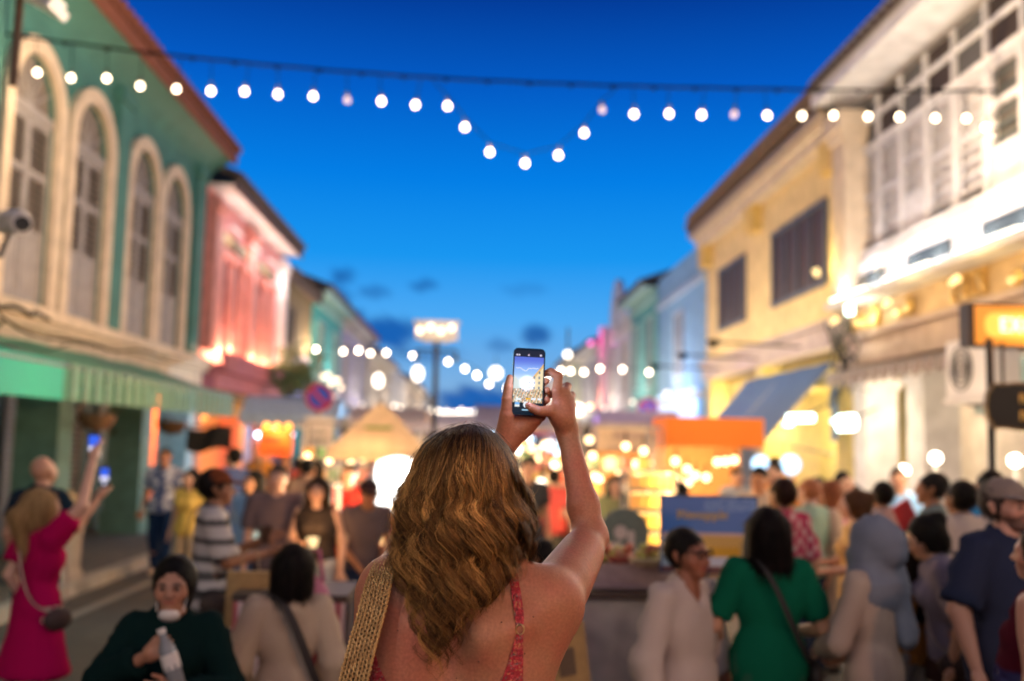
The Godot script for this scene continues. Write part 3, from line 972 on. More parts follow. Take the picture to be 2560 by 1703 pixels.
	far_house("grey_roof_house", "house with a dark slate roof beyond the magenta pilaster on the right row", 1, 6.2, -49.3, 9.0, 6.7, wtrim, white, dark_roof, dk, lav, 3, 0.0, surf("white_canvas", lin(0.6, 0.6, 0.6), 0.8, 1.0))
	far_house("pale_green_house", "pale green house far down the right row", 1, 6.2, -58.5, 12.0, 7.0, surf("pale_green_plaster", lin(0.45, 0.55, 0.42), 0.8, 0.4), wtrim, dark_roof, dk, olive, 3)
	far_house("stone_white_house", "off-white house farther down the right row with a flat parapet", 1, 6.2, -70.7, 18.0, 6.4, white, wtrim, dark_roof, dk, olive, 4, 0.7)
	far_house("ochre_end_house", "ochre house closing the right row in the distance", 1, 6.2, -89.0, 46.0, 6.6, surf("ochre_plaster", lin(0.42, 0.3, 0.15), 0.8, 0.4), wtrim, clay, dk, olive, 7)
	# behind the camera the rows go on
	far_house("rear_left_house", "cream house behind the camera on the left row", -1, -5.6, 20.0, 23.9, 7.0, cream, white, clay, dk, cream, 5)
	far_house("rear_right_house", "white house behind the camera on the right row", 1, 6.2, 20.0, 22.9, 7.2, white, wtrim, clay, dk, white, 5)
	h = house("street_end_block", "broad dark block closing the far end of the street", -1, -14.0, -140.0)
	var eb := MB.new()
	eb.span(Vector3(0, 0, 0), Vector3(28, 4.5, -8))
	put("wall", eb, surf("ochre_plaster", lin(0.42, 0.3, 0.15), 0.8, 0.4), h.root)
	var er := MB.new()
	er.span(Vector3(-0.4, 4.5, 0.4), Vector3(28.4, 4.8, -8.4))
	put("roof", er, dark_roof, h.root)

# ---------------------------------------------------------------- street fittings
func street_fittings() -> void:
	var black := flat("black_metal", lin(0.02, 0.02, 0.02), 0.5, 0.3)
	var steel := flat("steel", lin(0.25, 0.25, 0.26), 0.5, 0.6)
	var wpl := flat("white_plastic", lin(0.56, 0.54, 0.52), 0.4)
	# lamp post with a box of lamps in the middle of the street
	var t := thing("lamp_post", "black lamp post with a white boxy lamp head rising from the middle of the street", "lamp post", Vector3(-0.72, 0, -18.0))
	var m := MB.new()
	m.rod(Vector3(0, 0, 0), Vector3(0, 3.6, 0), 0.06, 0.045, 12)
	m.rod(Vector3(0, 0, 0), Vector3(0, 0.5, 0), 0.1, 0.08, 12)
	m.rod(Vector3(-0.36, 3.42, 0), Vector3(0.36, 3.42, 0), 0.02)
	put("pole", m, black, t)
	m = MB.new()
	m.box(Vector3(0, 3.77, 0), Vector3(0.76, 0.3, 0.3))
	m.box(Vector3(0, 3.93, 0), Vector3(0.84, 0.03, 0.36))
	m.box(Vector3(0, 3.6, 0), Vector3(0.5, 0.05, 0.25))
	put("lamp_box", m, wpl, t)
	for k in 4:
		m = MB.new()
		m.ball(Vector3(-0.3 + k * 0.19, 3.76 + 0.06 * (k % 2), 0.16), Vector3.ONE * 0.06)
		put("bulb", m, glow("bulb_soft", Color(1.0, 0.88, 0.74), 4.0), t)
	lamp(t, Vector3(0, 3.75, 0.7), Color(1.0, 0.88, 0.74), 0.06, 0.06)
	for k in [-1, 1]:
		m = MB.new()
		m.rod(Vector3(k * 0.36, 3.42, 0), Vector3(k * 0.36, 3.3, 0), 0.02)
		m.rod(Vector3(k * 0.36, 3.28, 0.1), Vector3(k * 0.36, 3.28, -0.1), 0.05, 0.05, 10)
		put("camera_housing", m, black, t)
	# no-parking signs
	for e in [[-2.33, -15.0, "left above a white plate", 0.22], [4.2, -24.0, "right above the beige stall", 0.27]]:
		t = thing("no_parking_sign", "round blue no parking sign on the " + e[2], "road sign", Vector3(e[0], 0, e[1]), 0.0, "no parking signs")
		var y := 2.4 if e[0] < 0.0 else 2.68
		m = MB.new()
		m.rod(Vector3(0, 0, -0.03), Vector3(0, y + 0.2, -0.03), 0.03)
		put("post", m, steel, t)
		m = MB.new()
		m.rod(Vector3(0, y, -0.005), Vector3(0, y, 0.005), e[3] * 0.74, e[3] * 0.74, 28)
		put("blue_disc", m, flat("sign_blue", lin(0.01, 0.06, 0.5), 0.4), t)
		m = MB.new()
		var pr := PackedVector3Array()
		for k in 33:
			pr.append(Vector3(cos(TAU * k / 32.0) * e[3] * 0.84, y + sin(TAU * k / 32.0) * e[3] * 0.84, 0.0))
		for k in 32:
			m.rod(pr[k], pr[k + 1], e[3] * 0.14, e[3] * 0.14, 6)
		m.box(Vector3(0, y, 0.012), Vector3(e[3] * 1.6, e[3] * 0.26, 0.012), Basis(Vector3.BACK, -PI / 4))
		put("red_ring", m, flat("sign_red", lin(0.42, 0.02, 0.06), 0.4), t)
		if e[0] < 0.0:
			m = MB.new()
			m.rbox(Vector3(0.02, y - 0.52, 0), Vector3(0.42, 0.46, 0.012), 0.03)
			var pl := put("plate", m, wpl, t)
			m = MB.new()
			for k in 3:
				m.box(Vector3(0.02, y - 0.4 - k * 0.12, 0.008), Vector3(0.3 - 0.05 * (k % 2), 0.025, 0.003))
			put("lettering", m, black, pl)
	# utility pole just out of the frame with its camera, flood lamp and cables
	t = thing("utility_pole", "concrete utility pole at the left kerb carrying a lamp bracket", "utility pole", Vector3(-4.75, 0, -8.6))
	m = MB.new()
	m.rod(Vector3.ZERO, Vector3(0, 8.0, 0), 0.14, 0.1, 12)
	put("pole", m, surf("concrete", lin(0.3, 0.28, 0.26), 0.9, 0.6), t)
	m = MB.new()
	m.rod(Vector3(0.1, 5.2, 1.2), Vector3(1.55, 5.2, 1.5), 0.035)
	m.rod(Vector3(1.33, 5.2, 1.45), Vector3(1.33, 4.3, 1.45), 0.03)
	m.rod(Vector3(0, 5.2, 0), Vector3(0.1, 5.2, 1.2), 0.04)
	put("bracket", m, surf("rusty_steel", lin(0.16, 0.1, 0.06), 0.8, 1.5), t)
	m = MB.new()
	m.box(Vector3(1.42, 4.98, 1.5), Vector3(0.5, 0.07, 0.3), Basis(Vector3.BACK, -0.5))
	for k in 7:
		m.box(Vector3(1.42, 4.98, 1.5) + Basis(Vector3.BACK, -0.5) * Vector3(-0.2 + k * 0.065, 0.06, 0), Vector3(0.02, 0.05, 0.28), Basis(Vector3.BACK, -0.5))
	put("flood_lamp_housing", m, flat("brushed_steel", lin(0.5, 0.48, 0.5), 0.3, 0.8), t)
	m = MB.new()
	m.box(Vector3(0.98, 4.92, 1.45), Vector3(0.13, 0.42, 0.1), Basis(Vector3.BACK, 0.2))
	put("yellow_tag", m, flat("tag_yellow", lin(0.7, 0.4, 0.02), 0.5), t)
	t = thing("security_camera", "white security camera with a sun hood beside the black cables at the left edge", "camera", Vector3(-3.72, 3.45, -8.0))
	m = MB.new()
	m.tube(PackedVector3Array([Vector3(-0.14, 0.02, -0.12), Vector3(-0.02, 0.0, 0.0), Vector3(0.1, -0.02, 0.12)]), 0.085, 0.085, 14)
	m.ball(Vector3(-0.02, 0.05, 0), Vector3(0.12, 0.07, 0.17), 14, 8, Basis(Vector3.UP, 0.75))
	put("housing", m, wpl, t)
	m = MB.new()
	m.rod(Vector3(0.1, -0.02, 0.12), Vector3(0.108, -0.021, 0.13), 0.062, 0.062, 14)
	put("lens", m, flat("lens_black", lin(0.01, 0.01, 0.012), 0.1), t)
	m = MB.new()
	m.rod(Vector3(-0.06, -0.06, -0.03), Vector3(-0.2, -0.22, -0.2), 0.025)
	m.rod(Vector3(-0.2, -0.22, -0.2), Vector3(-1.0, -0.22, -0.6), 0.025)
	put("mount", m, steel, t)
	for k in 4:
		t = thing("overhead_cable", ["thick black cable drooping along the front of the green house, topmost", "second black cable sagging below the topmost one on the green house", "thin black cable hanging lowest over the green house ledge", "black cable looping under the security camera"][k], "cable", Vector3(-3.9, 3.0, -8.0), 0.0, "cables along the green house")
		m = MB.new()
		var a := Vector3(-0.1 - 0.1 * k, 0.42 - 0.04 * k, 0.1)
		var b := Vector3(-1.3 - 0.03 * k, 0.18 - 0.07 * k, [-4.2, -9.0, -6.2, -3.2][k])
		var pts := PackedVector3Array()
		for j in 29:
			var f := j / 28.0
			pts.append(a.lerp(b, f) + Vector3(0.03 * sin(f * 13.0 + k * 2.0), -(0.42 + 0.13 * k) * sin(PI * pow(f, 0.42)) + 0.03 * sin(f * 17.0 + k), 0.03 * sin(f * 9.0 + k)))
		m.tube(pts, [0.022, 0.012, 0.009, 0.016][k])
		put("cable", m, wire_mat(), t)
	# signs at the right
	t = thing("exchange_sign", "backlit orange box sign with white lettering at the right edge", "sign", Vector3(4.0, 0, -8.0))
	m = MB.new()
	m.box(Vector3(0.77, 2.84, 0), Vector3(1.5, 0.36, 0.16))
	put("sign_case", m, black, t)
	m = MB.new()
	m.box(Vector3(0.79, 2.84, 0.083), Vector3(1.44, 0.32, 0.006))
	var om := glow("sign_orange", Color(1.0, 0.58, 0.03), 1.0)
	put("lit_face", m, om, t)
	m = MB.new()
	m.rbox(Vector3(0.82, 2.84, 0.088), Vector3(1.34, 0.2, 0.004), 0.08)
	put("lit_panel", m, glow("sign_amber", Color(1.0, 0.84, 0.3), 1.1), t)
	var sans := SystemFont.new()
	sans.font_names = PackedStringArray(["Droid Sans"])
	sans.font_weight = 700
	var tx := TextMesh.new()
	tx.font = sans; tx.text = "EXCHANGE"; tx.font_size = 32; tx.pixel_size = 0.0052; tx.depth = 0.006
	var tn := put_mesh("lit_lettering", tx, glow("sign_white", Color(1, 0.95, 0.9), 1.6), t)
	tn.position = Vector3(0.7, 2.84, 0.095)
	m = MB.new()
	m.rod(Vector3(1.4, 2.84, 0), Vector3(2.2, 2.84, 0), 0.03)
	put("bracket", m, black, t)
	lamp(t, Vector3(0.75, 2.84, 0.45), Color(1.0, 0.55, 0.12), 0.5, 0.2)
	t = thing("carved_shop_sign", "black carved hanging board with gold lettering below the orange box sign", "sign", Vector3(3.97, 0, -7.6))
	m = MB.new()
	var ol := PackedVector2Array()
	for k in 40:
		var f := TAU * k / 40.0
		var sx := signf(cos(f)) * pow(absf(cos(f)), 0.28)
		var sy := signf(sin(f)) * pow(absf(sin(f)), 0.28)
		var rr := 1.0 + 0.035 * cos(f * 8.0)
		ol.append(Vector2(0.55 + 0.53 * sx * rr, 2.16 + 0.18 * sy * rr))
	m.prism(ol, 0.05)
	put("board", m, flat("ebony", lin(0.018, 0.015, 0.012), 0.35), t)
	m = MB.new()
	for k in 40:
		var a := Vector3(ol[k].x, ol[k].y, 0.026); var b := Vector3(ol[(k + 1) % 40].x, ol[(k + 1) % 40].y, 0.026)
		m.rod(a, b, 0.009, 0.009, 6)
	put("gold_rim", m, flat("old_gold", lin(0.2, 0.13, 0.04), 0.4, 0.6), t)
	m = MB.new()
	for row in 2:
		for k in 8:
			var x := 0.27 + k * 0.085
			var y := 2.22 - row * 0.13
			m.rod(Vector3(x, y - 0.035, 0.03), Vector3(x, y + 0.035, 0.03), 0.009, 0.009, 6)
			m.rod(Vector3(x, y + 0.035, 0.03), Vector3(x + 0.035, y + 0.02 - 0.03 * (k % 2), 0.03), 0.009, 0.009, 6)
			m.rod(Vector3(x + 0.035, y + 0.02, 0.03), Vector3(x + 0.04, y - 0.035, 0.03), 0.008, 0.008, 6)
	put("gold_lettering", m, flat("gold_leaf", lin(0.75, 0.52, 0.16), 0.3, 0.7), t)
	m = MB.new()
	m.rod(Vector3(0.15, 2.32, 0), Vector3(0.15, 2.66, 0), 0.012)
	m.rod(Vector3(0.9, 2.32, 0), Vector3(0.9, 2.66, 0), 0.012)
	m.rod(Vector3(0.1, 0.13, -0.1), Vector3(0.1, 2.7, -0.1), 0.03)
	put("hanger", m, black, t)
	# air conditioner under the gallery
	t = thing("air_conditioner", "white air conditioning unit with a round fan grille under the white gallery", "air conditioner", Vector3(5.15, 2.65, -9.9))
	m = MB.new()
	m.box(Vector3(0, 0, 0), Vector3(0.32, 0.6, 0.85))
	m.box(Vector3(0, -0.33, 0), Vector3(0.4, 0.04, 0.9))
	put("casing", m, wpl, t)
	m = MB.new()
	for r in 4:
		for k in 20:
			var a := TAU * k / 20.0; var b := TAU * (k + 1) / 20.0
			var q := 0.06 + r * 0.055
			m.rod(Vector3(-0.17, sin(a) * q, -0.1 + cos(a) * q), Vector3(-0.17, sin(b) * q, -0.1 + cos(b) * q), 0.008, 0.008, 5)
	put("fan_grille", m, black, t)
	m = MB.new()
	m.box(Vector3(0.5, 0.55, 0), Vector3(0.03, 1.1, 0.03)); m.box(Vector3(0.3, -0.36, 0.3), Vector3(0.6, 0.03, 0.03)); m.box(Vector3(0.3, -0.36, -0.3), Vector3(0.6, 0.03, 0.03))
	put("bracket", m, steel, t)
	# globe lamps on posts along the right pavement
	for e in [[4.23, 1.74, -9.0, "white globe lamp on a thin post between the white pillar and the carved sign"], [4.15, 1.61, -9.5, "smaller white globe lamp left of the tallest one on the right pavement"], [4.42, 1.74, -8.0, "white globe lamp at the right edge, below the carved sign"], [2.7, 2.15, 0.9, "amber globe lamp on the pavement behind the camera"]]:
		t = thing("globe_lamp", e[3], "lamp", Vector3(e[0], 0, e[2]), 0.0, "globe lamps on the right pavement")
		m = MB.new()
		m.rod(Vector3.ZERO, Vector3(0, e[1] - 0.08, 0), 0.018)
		m.lathe(PackedVector2Array([Vector2(0.14, 0), Vector2(0.14, 0.03), Vector2(0.03, 0.06)]), Vector3.ZERO)
		put("post", m, wpl, t)
		m = MB.new()
		m.ball(Vector3(0, e[1], 0), Vector3.ONE * 0.055)
		put("globe", m, glow("globe_bright", Color(1.0, 0.95, 0.86), 9.0), t)
		lamp(t, Vector3(0, e[1], 0), Color(1.0, 0.9, 0.76) if e[2] < 0.0 else Color(1.0, 0.62, 0.32), 0.4 if e[2] < 0.0 else 1.9, 0.085)
	# lanterns and lamps far down the street
	for e in [[0.72, 4.2, -35.0, 0.2, "large round lantern hanging over the street behind the phone string"], [0.15, 3.2, -50.0, 0.25, "large round lantern far down the street above the woman's hair"], [-5.1, 4.85, -52.5, 0.24, "oblong lantern on the sand coloured house"], [-3.6, 5.9, -62.0, 0.3, "tall oblong lantern on the pale grey house"], [5.5, 3.6, -53.0, 0.3, "bright lantern on the house with the slate roof"],
			[3.9, 2.1, -29.0, 0.16, "flat tube lantern over the far red canopy stall"], [1.3, 3.05, -14.0, 0.05, "small pale bulb right of the raised arm, above the beige stall"], [4.9, 4.3, -58.0, 0.26, "lantern on the pale green far house"], [2.0, 1.75, -26.0, 0.1, "round lamp between the far stalls right of the woman's wrist"], [1.0, 1.6, -22.0, 0.1, "round white lamp at the violet canopy stall"], [1.25, 1.35, -23.0, 0.09, "lower white lamp at the violet canopy stall"], [0.75, 1.35, -11.0, 0.055, "white lamp right of the woman's hair"], [0.8, 1.2, -11.2, 0.055, "second lamp just below the white lamp right of the woman's hair"]]:
		t = thing("street_lantern", e[4], "lamp", Vector3(e[0], e[1], e[2]))
		m = MB.new()
		m.ball(Vector3.ZERO, Vector3(e[3] * (1.6 if "flat" in e[4] else 1.0), e[3] * (0.55 if "flat" in e[4] else (1.5 if "oblong" in e[4] else 1.0)), e[3] * 0.7), 14, 10)
		put("lit_globe", m, glow("lantern_white", Color(1.0, 0.95, 0.88), 5.0), t)
		m = MB.new()
		m.rod(Vector3(0, e[3] * 0.5, 0), Vector3(0, e[3] * 1.6 + 0.3, 0), 0.015)
		put("hanger", m, black, t)
		if e[3] > 0.08:
			lamp(t, Vector3.ZERO, Color(1.0, 0.9, 0.78), 1.2, 0.1)
	# lamps by the blue awning
	for e in [[4.97, 2.25, -15.0, "oblong tube lamp glowing under the blue awning", 0.2, 0.06], [5.49, 2.18, -14.5, "bright lantern fixed to the pillar right of the blue awning", 0.12, 0.12], [5.75, 3.93, -15.0, "small greenish lamp above the cable bundle on the party pier", 0.04, 0.075]]:
		t = thing("wall_lamp", e[3], "lamp", Vector3(e[0], e[1], e[2]))
		m = MB.new()
		m.tube(PackedVector3Array([Vector3(-e[4], 0, 0), Vector3(-e[4] * 0.9, 0, 0), Vector3(e[4] * 0.9, 0.02, 0), Vector3(e[4], 0.02, 0)]), e[5], e[5], 10)
		put("lit_cover", m, glow("tube_bright", Color(0.88, 1.0, 0.95), 7.0), t)
		m = MB.new()
		m.rod(Vector3(0, 0.02, 0), Vector3(0.5, 0.25, -0.1), 0.015)
		put("bracket", m, black, t)
		lamp(t, Vector3(0, -0.02, 0), Color(1.0, 0.95, 0.82), 0.5, 0.06)
	t = thing("cable_bundle", "tangle of black cables below the small lamp on the party pier", "cable", Vector3(5.7, 3.3, -15.2))
	m = MB.new()
	for k in 12:
		var a := Vector3(rng.randf_range(-0.1, 0.1), 0.5 + rng.randf_range(-0.05, 0.05), rng.randf_range(-0.1, 0.1))
		var pts := PackedVector3Array()
		for j in 10:
			var f := j / 9.0
			pts.append(a + Vector3(0.12 * sin(f * 7.0 + k), -1.3 * f * (0.5 + 0.05 * k), 0.12 * cos(f * 5.0 + k * 2.0)))
		m.tube(pts, 0.016)
	put("cables", m, flat("cable_black", lin(0.012, 0.012, 0.012), 0.6), t)
	# hanging things under the left awning
	t = thing("hanging_banner", "black curled cloth banner hanging at the pink house doorway", "banner", Vector3(-4.35, 1.72, -16.6))
	m = MB.new()
	var rows := []
	for k in 6:
		var row := PackedVector3Array()
		for j in 9:
			row.append(Vector3(-0.36 + j * 0.09, 0.2 - k * 0.075 - 0.05 * sin(j * 0.8), 0.05 * sin(j * 1.3 + k * 0.4)))
		rows.append(row)
	m.sheet(rows)
	put("cloth", m, tinted_solid("banner_black", lin(0.014, 0.013, 0.012)), t)
	m = MB.new()
	m.rod(Vector3(-0.4, 0.22, 0), Vector3(0.4, 0.22, 0), 0.012)
	m.rod(Vector3(-0.35, 0.22, 0), Vector3(-0.35, 0.6, 0), 0.005); m.rod(Vector3(0.35, 0.22, 0), Vector3(0.35, 0.6, 0), 0.005)
	put("rod", m, black, t)
	for e in [[-4.55, 1.95, -12.2, "dry hanging basket under the green awning, by the blue green door"], [-4.6, 1.93, -15.4, "dry hanging basket under the far end of the green awning"]]:
		t = thing("hanging_basket", e[3], "basket", Vector3(e[0], e[1], e[2]), 0.0, "baskets under the green awning")
		m = MB.new()
		m.lathe(PackedVector2Array([Vector2(0.02, -0.14), Vector2(0.15, -0.1), Vector2(0.22, 0.02), Vector2(0.2, 0.06)]), Vector3.ZERO)
		put("basket", m, surf("wicker", lin(0.16, 0.08, 0.035), 0.9, 3.0), t)
		m = MB.new()
		for k in 90:
			var d := Vector3(rng.randfn(), rng.randfn() * 0.5 + 0.2, rng.randfn()).normalized()
			var b := d * rng.randf_range(0.1, 0.26)
			m.tri(b, b + Vector3(rng.randf_range(-0.06, 0.06), 0.05, rng.randf_range(-0.06, 0.06)), b + Vector3(rng.randf_range(-0.06, 0.06), -0.03, 0.03))
		put("foliage", m, flat("dry_leaves", lin(0.09, 0.06, 0.02), 0.8), t, "stuff")
		m = MB.new()
		m.rod(Vector3(0, 0.05, 0), Vector3(0, 0.65, 0), 0.006)
		put("wire", m, black, t)
	t = thing("orange_shop_sign", "red and orange sign board under three amber bulbs before the left stalls", "sign", Vector3(-2.55, 0, -13.0))
	m = MB.new()
	m.rbox(Vector3(0, 1.72, 0), Vector3(0.42, 0.34, 0.03), 0.03)
	put("board", m, flat("sign_orange_paint", lin(0.45, 0.09, 0.015), 0.5), t)
	m = MB.new()
	m.box(Vector3(-0.06, 1.75, 0.02), Vector3(0.22, 0.09, 0.01))
	m.box(Vector3(0.0, 1.63, 0.02), Vector3(0.3, 0.04, 0.01))
	put("lettering", m, flat("sign_red_paint", lin(0.5, 0.02, 0.01), 0.5), t)
	m = MB.new()
	m.rod(Vector3(-0.2, 0, -0.02), Vector3(-0.2, 1.95, -0.02), 0.015); m.rod(Vector3(0.2, 0, -0.02), Vector3(0.2, 1.95, -0.02), 0.015); m.rod(Vector3(-0.2, 1.95, -0.02), Vector3(0.25, 1.95, -0.02), 0.012)
	put("stand", m, black, t)
	for k in 3:
		m = MB.new()
		m.ball(Vector3(-0.12 + k * 0.14, 1.93, 0.05), Vector3.ONE * 0.05)
		put("bulb", m, glow("bulb_amber", Color(1.0, 0.62, 0.22), 3.5), t)
	lamp(t, Vector3(0, 1.9, 0.3), Color(1.0, 0.65, 0.3), 0.5, 0.06)
	t = thing("potted_tree", "leafy green pot plant with small lights in front of the olive house", "plant", Vector3(-4.6, 0.13, -25.0))
	m = MB.new()
	m.lathe(PackedVector2Array([Vector2(0.2, 0), Vector2(0.3, 0.5), Vector2(0.32, 0.55), Vector2(0.05, 0.5)]), Vector3.ZERO)
	put("pot", m, surf("clay_pot", lin(0.3, 0.12, 0.07), 0.8, 1.0), t)
	m = MB.new()
	m.tube(PackedVector3Array([Vector3(0, 0.4, 0), Vector3(0.06, 1.5, 0), Vector3(0, 2.9, 0.05)]), 0.05, 0.025)
	put("trunk", m, surf("bark", lin(0.1, 0.07, 0.045), 0.9, 3.0), t)
	m = MB.new()
	for k in 1500:
		var d := Vector3(rng.randfn(), rng.randfn(), rng.randfn()).normalized() * pow(rng.randf(), 0.4)
		var b := Vector3(0.1, 3.2, 0) + d * Vector3(0.85, 0.95, 0.85) * (0.75 + 0.35 * sin(d.x * 7.0) * cos(d.y * 6.0))
		m.col = Color(0.03, 0.075, 0.03).lerp(Color(0.08, 0.13, 0.04), rng.randf())
		var q := Vector3(rng.randfn(), rng.randfn(), rng.randfn()).normalized() * 0.1
		m.quad(b, b + q + Vector3(0, 0.03, 0), b + q * 1.6, b + q - Vector3(0, 0.03, 0.02))
	put("crown", m, tinted("leaf", 0.6), t, "stuff")
	# bollard-like concrete block, sacks by the left shutters
	t = thing("concrete_planter", "pale concrete planter block beside the green pillar on the left pavement", "planter", Vector3(-4.75, 0.13, -11.6))
	m = MB.new()
	m.lathe(PackedVector2Array([Vector2(0.34, 0), Vector2(0.36, 0.08), Vector2(0.32, 0.14), Vector2(0.34, 0.62), Vector2(0.38, 0.66), Vector2(0.38, 0.72), Vector2(0.3, 0.72), Vector2(0.28, 0.62), Vector2(0.0, 0.6)]), Vector3.ZERO, 20)
	put("block", m, surf("pale_concrete", lin(0.42, 0.38, 0.34), 0.9, 1.0), t)
	t = thing("paper_sack", "crumpled straw coloured sack lying on the concrete planter", "sack", Vector3(-4.75, 0.73, -11.6))
	m = MB.new()
	m.ball(Vector3(0, 0.12, 0), Vector3(0.28, 0.13, 0.2), 10, 7)
	m.ball(Vector3(0.14, 0.28, 0), Vector3(0.14, 0.12, 0.1), 8, 6, Basis(Vector3.BACK, 0.6))
	put("sack", m, surf("straw_paper", lin(0.5, 0.38, 0.22), 0.9, 2.0), t)

func wire_mat() -> StandardMaterial3D:
	var m := flat("wire_black", lin(0.003, 0.003, 0.004), 1.0)
	m.metallic_specular = 0.1
	return m

func tinted_solid(key: String, c: Color) -> StandardMaterial3D:
	var m := flat(key, c, 0.85)
	return m

# ---------------------------------------------------------------- string lights
func bulb_mesh(r: float) -> ArrayMesh:
	var m := MB.new()
	m.lathe(scaled([[0.0, -1.0], [0.5, -0.86], [0.86, -0.5], [1.0, 0.0], [0.9, 0.45], [0.62, 0.85], [0.38, 1.2]], r), Vector3.ZERO, 14)
	return m.mesh()

func scaled(a: Array, r: float) -> PackedVector2Array:
	var o := PackedVector2Array()
	for e in a:
		o.append(Vector2(e[0], e[1]) * r)
	return o

func string_lights() -> void:
	var wire := flat("wire_black", lin(0.003, 0.003, 0.004), 1.0)
	wire.metallic_specular = 0.1
	var sock := flat("socket_black", lin(0.015, 0.015, 0.015), 0.5)
	var sm := MB.new()
	sm.lathe(scaled([[0.0, 0.0], [0.02, 0.0], [0.022, 0.05], [0.012, 0.07], [0.0, 0.07]], 1.0), Vector3.ZERO, 10)
	var socket := sm.mesh()
	# the near string: a catenary of bulbs under a thick cable, sagging to a V in the middle
	var t := thing("string_light", "nearest string of round bulbs across the whole street, sagging to a V in the middle", "string light", Vector3(0, 0, -11.4), 0.0, "string lights over the street")
	var spots := [[-5.19, 5.95], [-4.80, 5.90], [-4.39, 5.91], [-4.00, 5.83], [-3.58, 5.81], [-3.18, 5.80], [-2.79, 5.81], [-2.40, 5.79], [-1.99, 5.78], [-1.59, 5.75], [-1.19, 5.75], [-0.79, 5.72], [-0.41, 5.72], [-0.20, 5.47], [0.10, 5.18], [0.52, 5.06], [0.91, 5.17], [1.21, 5.45], [1.42, 5.74], [1.80, 5.70], [2.22, 5.72], [2.61, 5.72], [3.00, 5.74], [3.40, 5.74], [3.82, 5.75], [4.20, 5.77], [4.62, 5.77], [5.00, 5.78], [5.44, 5.78], [5.82, 5.79], [6.05, 5.69]]
	var cab := MB.new()
	var pts := PackedVector3Array()
	for k in 41:
		var x := lerpf(-5.58, 6.18, k / 40.0)
		pts.append(Vector3(x, cable_y(x) + 0.004 * sin(k * 2.3), 0))
	cab.tube(pts, 0.016, 0.016, 7)
	for k in 24:
		var x := lerpf(-5.4, 6.0, k / 23.0)
		cab.box(Vector3(x, cable_y(x) - 0.012, 0), Vector3(0.05, 0.045, 0.04))
	put("cable", cab, wire, t)
	var bm := bulb_mesh(0.037)
	var on := glow("bulb_white", Color(1.0, 0.9, 0.76), 11.0)
	var off := glow("bulb_dim", Color(1.0, 0.84, 0.78), 1.3)
	var dr := MB.new()
	var loop := PackedVector3Array()
	for k in spots.size():
		var q := Vector3(spots[k][0], spots[k][1], 0)
		var dim := k in [9, 18, 22]
		var b := put_mesh("bulb", bm, off if dim else on, t)
		b.position = q
		b.rotation = Vector3(rng.randf_range(-0.15, 0.15), 0, rng.randf_range(-0.15, 0.15))
		var so := put_mesh("socket", socket, sock, b)
		so.position = Vector3(0, 0.04, 0)
		if not dim:
			lamp(t, q, Color(1.0, 0.86, 0.68), 0.12 if k < 3 or k > 28 else 0.42, 0.037)
		if k >= 12 and k <= 18:
			loop.append(q + Vector3(0, 0.115, 0))
		else:
			var dw := MB.new()
			dw.rod(Vector3(0, 0.1, 0), Vector3(0, cable_y(q.x) - q.y, 0), 0.005, 0.005, 5)
			put("drop_wire", dw, wire, b)
	loop.insert(0, Vector3(-0.62, cable_y(-0.62), 0))
	loop.append(Vector3(1.62, cable_y(1.62), 0))
	dr.tube(loop, 0.006, 0.006, 5)
	put("sagging_wire", dr, wire, t)
	# farther strings and one behind the camera
	var rows := [
		[-33.0, -5.5, 6.1, 4.75, 4.2, 0.85, 26, "second string of bulbs, dipping to a V behind the raised phone", 0.06, 16.0],
		[-60.0, -5.5, 6.1, 3.75, 3.6, 0.4, 26, "third string of bulbs, nearly straight, low over the crowd", 0.08, 7.0],
		[-80.0, -5.5, 6.1, 4.1, 4.2, 0.6, 28, "fourth string of bulbs, dense and far down the street", 0.085, 14.0],
		[-100.0, -5.5, 6.1, 4.3, 4.3, 0.6, 34, "farthest string of bulbs near the end of the street", 0.09, 24.0],
		[3.0, -5.5, 6.1, 5.9, 5.9, 0.4, 26, "string of bulbs across the street behind the camera", 0.04, 12.0],
	]
	for e in rows:
		t = thing("string_light", e[7], "string light", Vector3(0, 0, e[0]), 0.0, "string lights over the street")
		var cb := MB.new()
		var cp := PackedVector3Array()
		for k in 61:
			var f := k / 60.0
			cp.append(Vector3(lerpf(e[1], e[2], f), lerpf(e[3], e[4], f) + 0.12 - e[5] * exp(-pow((f - 0.575) / 0.1, 2.0)) - 0.1 * sin(PI * f), 0))
		cb.tube(cp, 0.012, 0.012, 5)
		put("cable", cb, wire, t)
		var me := bulb_mesh(e[8])
		var gm := glow("bulb_far_%d" % int(e[9]), Color(1.0, 0.92, 0.82), e[9])
		var every: int = 1 if e[0] > 0.0 else 3
		for k in e[6]:
			if e[0] < 0.0 and rng.randf() < 0.22:
				continue                 # burnt out or missing
			var f: float = (k + 0.5) / float(e[6])
			var q := Vector3(lerpf(e[1], e[2], f), lerpf(e[3], e[4], f) - e[5] * exp(-pow((f - 0.575) / 0.1, 2.0)) - 0.1 * sin(PI * f), 0)
			var b := put_mesh("bulb", me, gm, t)
			b.position = q + Vector3(rng.randf_range(-0.1, 0.1), rng.randf_range(-0.09, 0.07), 0)
			if k % every == 0:
				lamp(t, q, Color(1.0, 0.86, 0.68), 0.5 * every if e[0] < 0.0 else 0.24, e[8])

func cable_y(x: float) -> float:
	return 6.045 + 0.0085 * pow(x - 0.9, 2.0) * (1.0 if x < 0.9 else 0.45)

